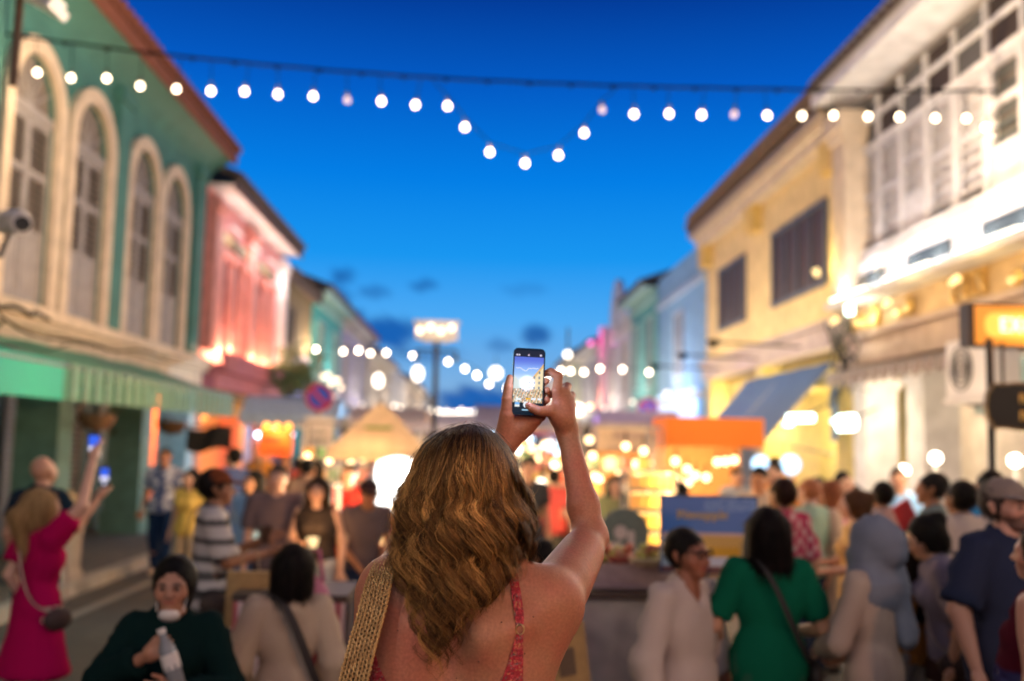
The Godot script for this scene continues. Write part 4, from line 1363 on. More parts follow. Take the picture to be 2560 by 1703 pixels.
# ---------------------------------------------------------------- the market
func cart(called: String, label: String, at: Vector3, w: float, d: float, body: Material, top: Material, counter := 0.9) -> Node3D:
	var t := thing(called, label, "food cart", at)
	var m := MB.new()
	m.box(Vector3(0, counter * 0.5 + 0.06, 0), Vector3(w, counter - 0.16, d))
	put("cart_body", m, body, t)
	m = MB.new()
	m.rbox(Vector3(0, 0, 0), Vector3(w + 0.08, d + 0.08, 0.035), 0.03, Basis(Vector3.RIGHT, PI / 2))
	var ct := put("counter_top", m, top, t)
	ct.position = Vector3(0, counter, 0)
	for k in 4:
		m = MB.new()
		m.rod(Vector3(-0.03, 0.1, 0), Vector3(0.03, 0.1, 0), 0.1, 0.1, 14)
		var wh := put("wheel", m, flat("rubber", lin(0.02, 0.02, 0.02), 0.8), t)
		wh.position = Vector3((w * 0.5 - 0.1) * (1 if k % 2 else -1), 0, (d * 0.5 - 0.12) * (1 if k < 2 else -1))
	return t

func posts(t: Node3D, w: float, d: float, y0: float, y1: float) -> void:
	for k in 4:
		var m := MB.new()
		m.rod(Vector3((w * 0.5 - 0.03) * (1 if k % 2 else -1), y0, (d * 0.5 - 0.03) * (1 if k < 2 else -1)), Vector3((w * 0.5 - 0.03) * (1 if k % 2 else -1), y1, (d * 0.5 - 0.03) * (1 if k < 2 else -1)), 0.018)
		put("post", m, flat("steel", lin(0.25, 0.25, 0.26), 0.5, 0.6), t)

func bulbs_in(t: Node3D, spots: Array, r: float, c: Color, e: float, light_e: float, key: String) -> void:
	for s in spots:
		var m := MB.new()
		m.ball(s, Vector3.ONE * r, 12, 8)
		var bb := put("bulb", m, glow(key, c, e), t)
		m = MB.new()
		m.rod(s + Vector3(0, r * 0.9, 0), s + Vector3(0, r + 0.12, 0), 0.012)
		put("socket", m, wire_mat(), bb)
		if light_e > 0.0:
			lamp(t, s, c.lerp(Color(1, 0.75, 0.45), 0.4), light_e, r)

func goods(t: Node3D, n: int, w: float, d: float, y: float, cols: Array, key: String) -> void:
	# heaped dishes and packets on a counter
	for k in n:
		var m := MB.new()
		var x := (k + 0.5) / n * w - w * 0.5
		m.col = cols[k % cols.size()]
		m.lathe(PackedVector2Array([Vector2(0.05, 0), Vector2(0.1, 0.03), Vector2(0.11, 0.05), Vector2(0.09, 0.045), Vector2(0.0, 0.04)]), Vector3(x, y, rng.randf_range(-0.1, 0.1)), 12)
		for j in 14:
			var o := Vector3(rng.randf_range(-0.06, 0.06), 0.05 + rng.randf() * 0.05, rng.randf_range(-0.06, 0.06))
			m.col = cols[(k + j) % cols.size()].lerp(Color(0.6, 0.3, 0.1), rng.randf() * 0.4)
			m.ball(Vector3(x, y, 0) + o, Vector3.ONE * rng.randf_range(0.018, 0.034), 6, 4)
		put("dish_of_food", m, tinted(key, 0.5), t)

func market() -> void:
	var steel := flat("steel", lin(0.25, 0.25, 0.26), 0.5, 0.6)
	var warm := Color(1.0, 0.78, 0.5)
	var tan := surf("tan_canvas", lin(0.74, 0.54, 0.34), 0.85, 0.8)
	tan.backlight_enabled = true
	tan.backlight = Color(0.6, 0.6, 0.6)
	# tan peaked canopy cart, left of the woman
	var t := cart("canopy_cart", "food cart under a tan peaked canopy left of the woman's head", Vector3(-1.12, 0, -12.0), 1.0, 0.8, surf("red_panel", lin(0.4, 0.04, 0.03), 0.5, 1.0), steel)
	posts(t, 1.0, 0.8, 0.9, 1.66)
	var m := MB.new()
	var pk := Vector3(0, 2.26, 0)
	var cs := [Vector3(-0.56, 1.66, 0.46), Vector3(0.56, 1.66, 0.46), Vector3(0.56, 1.66, -0.46), Vector3(-0.56, 1.66, -0.46)]
	for k in 4:
		var rows := []
		for j in 7:
			var row := PackedVector3Array()
			var f := j / 6.0
			for i in 7:
				var e: Vector3 = cs[k].lerp(cs[(k + 1) % 4], i / 6.0)
				row.append(pk.lerp(e, f) - Vector3(0, 0.05 * sin(PI * f) * (1.0 - absf(i / 3.0 - 1.0)), 0))
			rows.append(row)
		m.sheet(rows)
	var cn := put("canopy", m, tan, t)
	m = MB.new()
	for k in 4:
		var a: Vector3 = cs[k]; var b: Vector3 = cs[(k + 1) % 4]
		var dn := Vector3(0, -0.11, 0)
		m.quad(a + dn, a, b, b + dn)
	put("valance", m, tan, cn)
	m = MB.new()
	m.box(Vector3(0, 0, 0), Vector3(0.32, 0.05, 0.004))
	var ltr := put("green_lettering", m, flat("green_print", lin(0.25, 0.3, 0.08), 0.7), cn)
	ltr.position = Vector3(0, 1.93, 0.27)
	ltr.rotation.x = -0.65
	bulbs_in(t, [Vector3(-0.3, 1.5, 0.3), Vector3(0.05, 1.52, 0.34), Vector3(0.25, 1.42, 0.2)], 0.04, Color(1.0, 0.85, 0.62), 6.0, 0.25, "bulb_stall")
	goods(t, 6, 0.9, 0.6, 0.92, [Color(0.6, 0.2, 0.06), Color(0.7, 0.5, 0.12), Color(0.5, 0.06, 0.03), Color(0.3, 0.4, 0.08)], "food")
	# lit menu lightbox with a rounded top, beside the woman's hair
	t = thing("lightbox_sign", "blazing white round-topped lightbox sign just left of the woman's hair", "sign", Vector3(-0.8, 0, -10.4))
	m = MB.new()
	var ol := PackedVector2Array([Vector2(-0.2, 1.06), Vector2(0.24, 1.06), Vector2(0.24, 1.47)])
	for k in 13:
		var f := PI * k / 12.0
		ol.append(Vector2(0.02 + 0.22 * cos(f), 1.49 + 0.13 * sin(f)))
	ol.append(Vector2(-0.2, 1.47))
	m.prism(ol, 0.1)
	put("lit_panel", m, glow("lightbox", Color(1.0, 1.0, 1.0), 3.2), t)
	m = MB.new()
	m.rod(Vector3(-0.15, 0, 0), Vector3(-0.15, 1.06, 0), 0.02); m.rod(Vector3(0.19, 0, 0), Vector3(0.19, 1.06, 0), 0.02)
	m.box(Vector3(0.02, 0.02, 0), Vector3(0.5, 0.03, 0.3))
	put("stand", m, steel, t)
	lamp(t, Vector3(0.02, 1.35, 0.25), Color(1.0, 0.97, 0.9), 1.3, 0.15)
	m = MB.new()
	m.ball(Vector3(-0.26, 1.32, 0.1), Vector3.ONE * 0.075)
	put("side_lamp", m, glow("globe_bright", Color(1.0, 0.95, 0.86), 9.0), t)
	# striped table with a pink bag hanging from it
	t = thing("striped_table", "tall stall table with a red and white striped cloth left of the woman", "table", Vector3(-1.02, 0, -5.6))
	m = MB.new()
	m.box(Vector3(0.05, 0.93, -0.2), Vector3(0.62, 0.04, 0.55))
	put("table_top", m, surf("dark_wood", lin(0.06, 0.04, 0.03), 0.5, 1.0), t)
	m = MB.new()
	for k in 24:
		m.col = Color(0.62, 0.5, 0.5) if k % 2 else Color(0.42, 0.1, 0.12)
		var x0 := -0.25 + k * 0.025
		m.quad(Vector3(x0, 0.25, 0.085 + 0.008 * sin(k * 1.1)), Vector3(x0, 0.91, 0.08), Vector3(x0 + 0.025, 0.91, 0.08), Vector3(x0 + 0.025, 0.25, 0.085 + 0.008 * sin((k + 1) * 1.1)))
	put("striped_cloth", m, tinted("cloth_plain", 0.9), t)
	for k in 4:
		m = MB.new()
		m.rod(Vector3(-0.22 if k % 2 else 0.32, 0, 0.05 if k < 2 else -0.42), Vector3(-0.22 if k % 2 else 0.32, 0.92, 0.05 if k < 2 else -0.42), 0.022)
		put("leg", m, steel, t)
	t = thing("pink_bag", "pink tote bag with a dark red base hanging in front of the striped table", "bag", Vector3(-0.86, 0.7, -5.44))
	m = MB.new()
	m.col = Color(0.45, 0.17, 0.26)
	m.ball(Vector3(0, 0.16, 0), Vector3(0.13, 0.22, 0.07), 14, 10)
	m.col = Color(0.16, 0.02, 0.03)
	m.ball(Vector3(0, -0.04, 0.005), Vector3(0.125, 0.09, 0.08), 14, 8)
	put("bag_body", m, tinted("cloth_plain", 0.9), t)
	m = MB.new()
	m.col = Color(0.35, 0.1, 0.18)
	m.tube(PackedVector3Array([Vector3(-0.08, 0.34, 0.02), Vector3(-0.05, 0.5, 0.0), Vector3(0.05, 0.5, 0.0), Vector3(0.08, 0.34, 0.02)]), 0.012)
	put("handle", m, tinted("cloth_plain", 0.9), t)
	# pile of glowing snacks behind
	t = cart("snack_cart", "snack cart with small lamps and skewers behind the striped table", Vector3(-0.8, 0, -8.95), 0.9, 0.6, surf("red_panel", lin(0.4, 0.04, 0.03), 0.5, 1.0), steel, 0.95)
	goods(t, 6, 0.85, 0.5, 0.97, [Color(0.7, 0.4, 0.1), Color(0.6, 0.12, 0.05), Color(0.7, 0.6, 0.3), Color(0.5, 0.05, 0.12)], "food")
	bulbs_in(t, [Vector3(-0.15, 1.2, 0.2), Vector3(0.15, 1.22, 0.22), Vector3(0.3, 1.16, 0.2), Vector3(-0.28, 1.15, 0.2)], 0.035, Color(1.0, 0.85, 0.62), 5.0, 0.6, "bulb_stall")
	posts(t, 0.9, 0.6, 0.95, 1.4)
	# orange roofed stall on the right
	t = cart("orange_stall", "stall with a flat orange roof, bare bulbs and gilded goods right of the woman's arm", Vector3(3.05, 0, -13.2), 1.3, 0.9, surf("stall_wood", lin(0.3, 0.16, 0.07), 0.6, 1.0), steel)
	posts(t, 1.3, 0.9, 0.9, 2.0)
	m = MB.new()
	m.box(Vector3(0.05, 1.98, 0.0), Vector3(1.26, 0.37, 1.0))
	put("roof_box", m, flat("orange_canvas", lin(0.82, 0.2, 0.006), 0.7), t)
	bulbs_in(t, [Vector3(-0.45, 1.6, 0.42), Vector3(-0.3, 1.5, 0.44), Vector3(-0.42, 1.36, 0.4), Vector3(-0.2, 1.42, 0.45), Vector3(-0.28, 1.33, 0.4), Vector3(-0.05, 1.4, 0.42), Vector3(-0.5, 1.22, 0.45), Vector3(0.1, 1.6, 0.4), Vector3(0.2, 1.61, 0.42), Vector3(0.32, 1.63, 0.4)], 0.05, Color(1.0, 0.84, 0.58), 9.0, 0.16, "bulb_stall")
	m = MB.new()
	m.box(Vector3(0, 1.45, -0.38), Vector3(1.2, 1.0, 0.03))
	put("back_board", m, surf("back_board_amber", lin(0.4, 0.2, 0.07), 0.7, 1.0), t)
	goods(t, 7, 1.2, 0.6, 0.92, [Color(0.75, 0.5, 0.12), Color(0.7, 0.3, 0.06), Color(0.8, 0.65, 0.3)], "food")
	# beige stall next to it
	t = cart("beige_stall", "stall with a cream box awning and a cluster of bulbs, left of the orange roof", Vector3(2.35, 0, -15.6), 1.1, 0.9, surf("stall_wood", lin(0.3, 0.16, 0.07), 0.6, 1.0), steel)
	posts(t, 1.1, 0.9, 0.9, 1.9)
	m = MB.new()
	m.box(Vector3(0.1, 1.9, 0.1), Vector3(1.15, 0.42, 0.9))
	put("box_awning", m, surf("cream_canvas", lin(0.62, 0.5, 0.36), 0.8, 1.0), t)
	m = MB.new()
	m.box(Vector3(0.1, 1.72, 0.555), Vector3(0.9, 0.05, 0.01)); m.box(Vector3(0.1, 1.93, 0.555), Vector3(0.7, 0.08, 0.01))
	put("lettering", m, surf("taupe_plaster", lin(0.42, 0.33, 0.28), 0.8, 0.4), t)
	bulbs_in(t, [Vector3(-0.1, 1.36, 0.4), Vector3(0.1, 1.5, 0.42), Vector3(0.25, 1.42, 0.4), Vector3(0.35, 1.52, 0.4), Vector3(0.42, 1.28, 0.4), Vector3(0.2, 1.36, 0.3)], 0.055, Color(1.0, 0.84, 0.58), 9.0, 0.2, "bulb_stall")
	m = MB.new()
	m.box(Vector3(0, 1.3, -0.4), Vector3(1.0, 0.8, 0.03))
	put("back_board", m, surf("back_board_amber", lin(0.4, 0.2, 0.07), 0.7, 1.0), t)
	goods(t, 6, 1.0, 0.6, 0.92, [Color(0.75, 0.5, 0.12), Color(0.7, 0.3, 0.06), Color(0.8, 0.65, 0.3)], "food")
	for e in [[1.62, -11.4, 9, "stall frame hung with bare bulbs beside the display tower"], [0.95, -14.5, 8, "narrow stall frame hung with bulbs behind the red vendor"], [-1.95, -14.2, 7, "stall frame hung with bulbs left of the tan canopy cart"]]:
		t = cart("bulb_stall", e[3], Vector3(e[0], 0, e[1]), 0.9, 0.6, surf("stall_wood", lin(0.3, 0.16, 0.07), 0.6, 1.0), steel)
		posts(t, 0.9, 0.6, 0.9, 2.0)
		m = MB.new()
		m.box(Vector3(0, 2.0, 0), Vector3(0.96, 0.03, 0.66)); m.box(Vector3(0, 1.5, -0.2), Vector3(0.9, 0.02, 0.2)); m.box(Vector3(0, 1.2, -0.2), Vector3(0.9, 0.02, 0.2))
		put("shelf_frame", m, steel, t)
		var sq := []
		for k in int(e[2]):
			sq.append(Vector3(rng.randf_range(-0.42, 0.42), rng.randf_range(1.12, 1.85), 0.26))
		bulbs_in(t, sq, 0.042, Color(1.0, 0.84, 0.6), 9.0, 0.0, "bulb_stall")
		lamp(t, Vector3(0, 1.5, 0.5), Color(1.0, 0.75, 0.48), 0.7, 0.1)
		goods(t, 6, 0.8, 0.4, 0.92, [Color(0.75, 0.4, 0.1), Color(0.6, 0.08, 0.05), Color(0.5, 0.5, 0.12)], "food")
		for k in 10:
			m = MB.new()
			m.col = [Color(0.6, 0.1, 0.06), Color(0.7, 0.45, 0.12), Color(0.12, 0.3, 0.16), Color(0.65, 0.6, 0.5)][k % 4]
			m.rbox(Vector3(-0.4 + (k % 5) * 0.19, (1.28 if k < 5 else 1.58), -0.2), Vector3(0.13, 0.15, 0.09), 0.02)
			put("packet", m, tinted("packet", 0.35), t)
	# tower of lit packets between the stalls
	t = thing("display_tower", "tall rack of glowing golden packets left of the blue poster", "display rack", Vector3(1.34, 0, -7.6))
	for k in 5:
		m = MB.new()
		m.box(Vector3(0, 0.86 + k * 0.15, 0), Vector3(0.36, 0.012, 0.3))
		var sh := put("shelf", m, steel, t)
		m = MB.new()
		for j in 5:
			m.col = Color(0.75, 0.45 + 0.08 * (j % 3), 0.16)
			m.rbox(Vector3(-0.13 + j * 0.065, 0.92 + k * 0.15, 0.06), Vector3(0.055, 0.1, 0.1), 0.012)
		put("packets", m, tinted("packet", 0.35), sh)
		lamp(t, Vector3(0.12, 0.985 + k * 0.15, 0.2), warm, 0.045, 0.02)
		m = MB.new()
		m.rod(Vector3(-0.16, 0.99 + k * 0.15, 0.17), Vector3(0.16, 0.99 + k * 0.15, 0.17), 0.01)
		put("strip_lamp", m, glow("strip_amber", Color(1.0, 0.74, 0.4), 2.5), sh)
	m = MB.new()
	for k in 4:
		m.rod(Vector3(-0.18 if k % 2 else 0.18, 0, -0.15 if k < 2 else 0.15), Vector3(-0.18 if k % 2 else 0.18, 1.62, -0.15 if k < 2 else 0.15), 0.012)
	put("frame", m, steel, t)
	# blue poster stand
	t = thing("poster_stand", "blue poster board with a yellow headline behind the man in the white shirt", "poster", Vector3(1.33, 0, -5.6), -0.02)
	m = MB.new()
	m.box(Vector3(0, 1.31, 0), Vector3(0.55, 0.43, 0.02))
	put("board", m, flat("poster_back", lin(0.02, 0.05, 0.12), 0.5), t)
	var im := Image.create(256, 200, false, Image.FORMAT_RGB8)
	im.fill(Color8(70, 118, 190))
	im.fill_rect(Rect2i(0, 96, 256, 104), Color8(206, 178, 172))
	im.fill_rect(Rect2i(110, 104, 130, 60), Color8(216, 178, 96))
	im.fill_rect(Rect2i(126, 134, 84, 26), Color8(206, 160, 40))
	im.fill_rect(Rect2i(0, 110, 30, 90), Color8(150, 180, 205))
	im.fill_rect(Rect2i(96, 160, 130, 26), Color8(190, 200, 220))
	im.fill_rect(Rect2i(0, 186, 256, 14), Color8(110, 60, 60))
	for k in 90:
		im.fill_rect(Rect2i(rng.randi_range(110, 250), rng.randi_range(2, 36), rng.randi_range(6, 26), 4), Color8(110, 150, 205))
	for k in 5:
		im.fill_rect(Rect2i(116, 106 + k * 6, 116, 2), Color8(176, 140, 80))
	var pm := StandardMaterial3D.new()
	pm.resource_name = "poster_print"
	pm.albedo_texture = ImageTexture.create_from_image(im)
	pm.roughness = 0.4
	mats["poster_print"] = pm
	m = MB.new()
	m.quad(Vector3(-0.265, 1.105, 0.013), Vector3(-0.265, 1.515, 0.013), Vector3(0.265, 1.515, 0.013), Vector3(0.265, 1.105, 0.013))
	m.u = PackedVector2Array([Vector2(0, 1), Vector2(0, 0), Vector2(1, 0), Vector2(1, 1)])
	put("print", m, pm, t)
	var serif := SystemFont.new()
	serif.font_names = PackedStringArray(["Droid Serif"])
	serif.font_weight = 700
	var tx := TextMesh.new()
	tx.font = serif; tx.text = "Pineapple"; tx.font_size = 32; tx.pixel_size = 0.0018; tx.depth = 0.004
	var hl := put_mesh("headline", tx, flat("headline_yellow", lin(0.62, 0.42, 0.06), 0.5), t)
	hl.position = Vector3(-0.04, 1.415, 0.016)
	m = MB.new()
	m.rod(Vector3(-0.2, 0, 0.05), Vector3(-0.2, 1.1, -0.01), 0.012); m.rod(Vector3(0.2, 0, 0.05), Vector3(0.2, 1.1, -0.01), 0.012); m.rod(Vector3(0, 0, -0.35), Vector3(0, 1.2, -0.02), 0.012)
	put("easel", m, steel, t)
	# white counter with a grey edge, in front
	t = cart("white_counter", "white stall counter with a dark edge between the woman's elbow and the man in white", Vector3(0.98, 0, -6.1), 0.72, 0.5, surf("white_laminate", lin(0.52, 0.47, 0.44), 0.5, 0.8), surf("dark_edge", lin(0.1, 0.06, 0.04), 0.5, 1.0), 0.93)
	m = MB.new()
	m.rbox(Vector3(0, 0.965, 0), Vector3(0.6, 0.4, 0.01), 0.02, Basis(Vector3.RIGHT, PI / 2))
	m.box(Vector3(0, 1.01, -0.1), Vector3(0.62, 0.14, 0.25))
	put("menu_panel", m, surf("pink_paper", lin(0.5, 0.36, 0.34), 0.7, 2.0), t)
	goods(t, 4, 0.55, 0.3, 1.08, [Color(0.5, 0.5, 0.1), Color(0.5, 0.12, 0.08), Color(0.6, 0.5, 0.3)], "food")
	# vendor's hanging ring wreath: see people; paper bag on the ground
	t = thing("paper_bag", "brown paper carrier bag with dark print below the woman's right arm", "bag", Vector3(0.45, 0.66, -4.6), 0.3)
	t.rotation.z = 0.16
	m = MB.new()
	m.hexa([Vector3(-0.1, 0, 0.06), Vector3(-0.1, 0, -0.06), Vector3(0.1, 0, -0.06), Vector3(0.1, 0, 0.06), Vector3(-0.11, 0.33, 0.05), Vector3(-0.11, 0.33, -0.05), Vector3(0.11, 0.33, -0.05), Vector3(0.11, 0.33, 0.05)])
	put("bag_body", m, surf("kraft_paper", lin(0.42, 0.27, 0.11), 0.85, 2.0), t)
	m = MB.new()
	m.box(Vector3(0.0, 0.17, 0.058), Vector3(0.08, 0.12, 0.004))
	put("print", m, flat("print_brown", lin(0.12, 0.08, 0.05), 0.8), t)
	m = MB.new()
	m.tube(PackedVector3Array([Vector3(-0.05, 0.33, 0), Vector3(-0.03, 0.45, 0), Vector3(0.03, 0.45, 0), Vector3(0.05, 0.33, 0)]), 0.004, 0.004, 5)
	put("handle", m, flat("cord_tan", lin(0.4, 0.3, 0.18), 0.8), t)
	# farther stalls down the street
	var e0 := [[-3.4, -19.0, "white canvas stall lit in blue by the turquoise house", lin(0.5, 0.62, 0.75), Color(0.75, 0.9, 1.0), 1.5], [-2.0, -24.0, "ivory canopy stall behind the tan canopy cart", lin(0.6, 0.5, 0.38), warm, 1.6],
		[0.9, -21.0, "small stall with a violet canopy beyond the woman's wrist", lin(0.36, 0.32, 0.42), Color(0.9, 0.8, 1.0), 1.4], [3.6, -22.0, "stall with a purple and blue lit awning under the right no parking sign", lin(0.36, 0.28, 0.46), Color(0.85, 0.7, 1.0), 1.6],
		[-0.4, -28.0, "white canopy stall in the middle of the street far ahead", lin(0.62, 0.6, 0.6), warm, 2.0], [2.2, -30.0, "red canopy stall far ahead on the right", lin(0.45, 0.05, 0.06), warm, 2.0], [-3.0, -34.0, "cream canopy stall far ahead on the left", lin(0.6, 0.52, 0.4), warm, 2.0], [0.6, -40.0, "farthest white stall in the middle of the market", lin(0.62, 0.6, 0.6), warm, 2.5], [3.4, -42.0, "farthest stall with a blue canopy by the ornate white house", lin(0.1, 0.2, 0.5), Color(0.8, 0.9, 1.0), 2.0]]
	for e in e0:
		t = cart("market_stall", e[2], Vector3(e[0], 0, e[1]), 1.6, 1.0, surf("stall_wood", lin(0.3, 0.16, 0.07), 0.6, 1.0), steel)
		posts(t, 1.6, 1.0, 0.9, 2.2)
		m = MB.new()
		var rows := []
		for k in 5:
			var row := PackedVector3Array()
			for j in 7:
				row.append(Vector3(-0.9 + j * 0.3, 2.2 + 0.35 * (1.0 - absf(k - 2.0) / 2.0), -0.6 + k * 0.3))
			rows.append(row)
		m.sheet(rows)
		m.quad(Vector3(-0.9, 2.02, 0.6), Vector3(-0.9, 2.2, 0.6), Vector3(0.9, 2.2, 0.6), Vector3(0.9, 2.02, 0.6))
		put("canopy", m, surf("stall_canvas_%d" % int(-e[1]), e[3], 0.8, 1.0), t)
		var sp := []
		for k in 9:
			sp.append(Vector3(rng.randf_range(-0.8, 0.8), rng.randf_range(1.15, 2.0), rng.randf_range(0.2, 0.5)))
		bulbs_in(t, sp, 0.05, e[4], 9.0, 0.0, "bulb_%d" % int(e[4].b * 10))
		lamp(t, Vector3(0, 1.7, 0.2), e[4], e[5], 0.1)
		goods(t, 5, 1.5, 0.6, 0.92, [Color(0.75, 0.5, 0.12), Color(0.7, 0.3, 0.06), Color(0.4, 0.5, 0.1)], "food")
	# oval ring lights at the blue awning
	for k in 2:
		t = thing("ring_lamp", ["round bluish ring lamp below the blue awning, the left of the pair", "round bluish ring lamp below the blue awning, the right of the pair"][k], "lamp", Vector3(3.33 + k * 0.36, 0, -11.5))
		m = MB.new()
		m.rod(Vector3(0, 1.61, -0.02), Vector3(0, 1.61, 0.02), 0.1 if k == 0 else 0.115, 0.1 if k == 0 else 0.115, 20)
		put("lit_disc", m, glow("ring_blue", Color(0.6, 0.82, 1.0), 1.6), t)
		m = MB.new()
		m.rod(Vector3(0, 0, -0.03), Vector3(0, 1.5, -0.03), 0.014)
		put("stand", m, steel, t)
		lamp(t, Vector3(0, 1.61, 0.15), Color(0.7, 0.88, 1.0), 0.12, 0.1)

# ---------------------------------------------------------------- figures: tapered capsules joined smoothly, meshed as surface nets
class Sdf:
	var o: Vector3
	var c: float
	var nx: int
	var ny: int
	var nz: int
	var f := PackedFloat32Array()
	func _init(lo: Vector3, hi: Vector3, cell: float) -> void:
		o = lo; c = cell
		nx = int((hi.x - lo.x) / c) + 2; ny = int((hi.y - lo.y) / c) + 2; nz = int((hi.z - lo.z) / c) + 2
		f.resize(nx * ny * nz)
		f.fill(9.0)
	# op 0 joins, 1 cuts away, 2 keeps the common part
	func cap(a: Vector3, b: Vector3, ra: float, rb: float, k := 0.03, sc := Vector3.ONE, op := 0) -> void:
		var r := maxf(ra, rb) + k + 2.5 * c
		var e := sc * r
		var lo := (a.min(b) - e - o) / c
		var hi := (a.max(b) + e - o) / c
		var x0 := maxi(0, int(lo.x)); var x1 := mini(nx - 1, int(hi.x) + 1)
		var y0 := maxi(0, int(lo.y)); var y1 := mini(ny - 1, int(hi.y) + 1)
		var z0 := maxi(0, int(lo.z)); var z1 := mini(nz - 1, int(hi.z) + 1)
		var inv := Vector3.ONE / sc
		var ba := (b - a) * inv
		var bb := maxf(ba.length_squared(), 1e-9)
		var dr := rb - ra
		for z in range(z0, z1 + 1):
			for y in range(y0, y1 + 1):
				var i := (z * ny + y) * nx + x0
				var pa := (Vector3(o.x + x0 * c, o.y + y * c, o.z + z * c) - a) * inv
				var step := c * inv.x
				for x in range(x0, x1 + 1):
					var h := clampf(pa.dot(ba) / bb, 0.0, 1.0)
					var d := (pa - ba * h).length() - ra - dr * h
					pa.x += step
					var g := f[i]
					if op == 0:
						var q := k - absf(g - d)
						f[i] = minf(g, d) - (q * q * 0.25 / k if q > 0.0 else 0.0)
					elif op == 1:
						var q2 := k - absf(g + d)
						f[i] = maxf(g, -d) + (q2 * q2 * 0.25 / k if q2 > 0.0 else 0.0)
					i += 1
	func keep_above(n: Vector3, d: float) -> void:   # keep the half space n.p > d
		for z in nz:
			for y in ny:
				var i := (z * ny + y) * nx
				var q := d - n.dot(Vector3(o.x, o.y + y * c, o.z + z * c))
				for x in nx:
					if f[i] < 5.0:
						f[i] = maxf(f[i], q)
					q -= n.x * c
					i += 1
	func at(p: Vector3) -> float:
		var q := (p - o) / c
		var x := clampi(int(q.x), 0, nx - 2); var y := clampi(int(q.y), 0, ny - 2); var z := clampi(int(q.z), 0, nz - 2)
		var t := q - Vector3(x, y, z)
		var i := (z * ny + y) * nx + x
		var j := i + nx * ny
		return lerpf(lerpf(lerpf(f[i], f[i + 1], t.x), lerpf(f[i + nx], f[i + nx + 1], t.x), t.y), lerpf(lerpf(f[j], f[j + 1], t.x), lerpf(f[j + nx], f[j + nx + 1], t.x), t.y), t.z)
	func grad(p: Vector3) -> Vector3:
		var e := c * 0.8
		return Vector3(at(p + Vector3(e, 0, 0)) - at(p - Vector3(e, 0, 0)), at(p + Vector3(0, e, 0)) - at(p - Vector3(0, e, 0)), at(p + Vector3(0, 0, e)) - at(p - Vector3(0, 0, e))).normalized()
	func into(m: MB, paint: Callable, wrinkle: FastNoiseLite = null, amp := 0.0, stretch := Vector3.ONE) -> void:
		var sy := nx
		var sz := nx * ny
		var where := PackedInt32Array()
		where.resize(f.size())
		where.fill(-1)
		var lim := 3.2 * c
		var active := PackedInt32Array()
		for z in nz - 1:
			for y in ny - 1:
				var i := z * sz + y * sy
				for x in nx - 1:
					var a := f[i]
					if a > lim or a < -lim:
						i += 1
						continue
					var b := f[i + 1]; var d := f[i + sy]; var e := f[i + sy + 1]
					var g := f[i + sz]; var h := f[i + sz + 1]; var k := f[i + sz + sy]; var l := f[i + sz + sy + 1]
					var lo := minf(minf(minf(a, b), minf(d, e)), minf(minf(g, h), minf(k, l)))
					var hi := maxf(maxf(maxf(a, b), maxf(d, e)), maxf(maxf(g, h), maxf(k, l)))
					if lo >= 0.0 or hi < 0.0:
						i += 1
						continue
					var s := Vector3.ZERO
					var n := 0
					if (a < 0.0) != (b < 0.0): s += Vector3(a / (a - b), 0, 0); n += 1
					if (d < 0.0) != (e < 0.0): s += Vector3(d / (d - e), 1, 0); n += 1
					if (g < 0.0) != (h < 0.0): s += Vector3(g / (g - h), 0, 1); n += 1
					if (k < 0.0) != (l < 0.0): s += Vector3(k / (k - l), 1, 1); n += 1
					if (a < 0.0) != (d < 0.0): s += Vector3(0, a / (a - d), 0); n += 1
					if (b < 0.0) != (e < 0.0): s += Vector3(1, b / (b - e), 0); n += 1
					if (g < 0.0) != (k < 0.0): s += Vector3(0, g / (g - k), 1); n += 1
					if (h < 0.0) != (l < 0.0): s += Vector3(1, h / (h - l), 1); n += 1
					if (a < 0.0) != (g < 0.0): s += Vector3(0, 0, a / (a - g)); n += 1
					if (b < 0.0) != (h < 0.0): s += Vector3(1, 0, b / (b - h)); n += 1
					if (d < 0.0) != (k < 0.0): s += Vector3(0, 1, d / (d - k)); n += 1
					if (e < 0.0) != (l < 0.0): s += Vector3(1, 1, e / (e - l)); n += 1
					var p := o + (Vector3(x, y, z) + s / n) * c
					var nn := Vector3(b + e + h + l - a - d - g - k, d + e + k + l - a - b - g - h, g + h + k + l - a - b - d - e).normalized()
					m.col = paint.call(p)
					if amp > 0.0:
						p += nn * amp * wrinkle.get_noise_3dv(p * stretch)
					where[i] = m.vert(p, nn)
					active.append(i)
					i += 1
		for i in active:
			var a := f[i] < 0.0
			if a != (f[i + 1] < 0.0):
				face(m, where, i - sy - sz, i - sz, i, i - sy, a)
			if a != (f[i + sy] < 0.0):
				face(m, where, i - sz - 1, i - 1, i, i - sz, a)
			if a != (f[i + sz] < 0.0):
				face(m, where, i - 1 - sy, i - sy, i, i - 1, a)
	func face(m: MB, w: PackedInt32Array, a: int, b: int, d: int, e: int, out: bool) -> void:
		if a < 0 or b < 0 or e < 0 or w[a] < 0 or w[b] < 0 or w[d] < 0 or w[e] < 0:
			return
		if out:
			m.ix.append_array(PackedInt32Array([w[a], w[e], w[d], w[a], w[d], w[b]]))
		else:
			m.ix.append_array(PackedInt32Array([w[a], w[d], w[e], w[a], w[b], w[d]]))

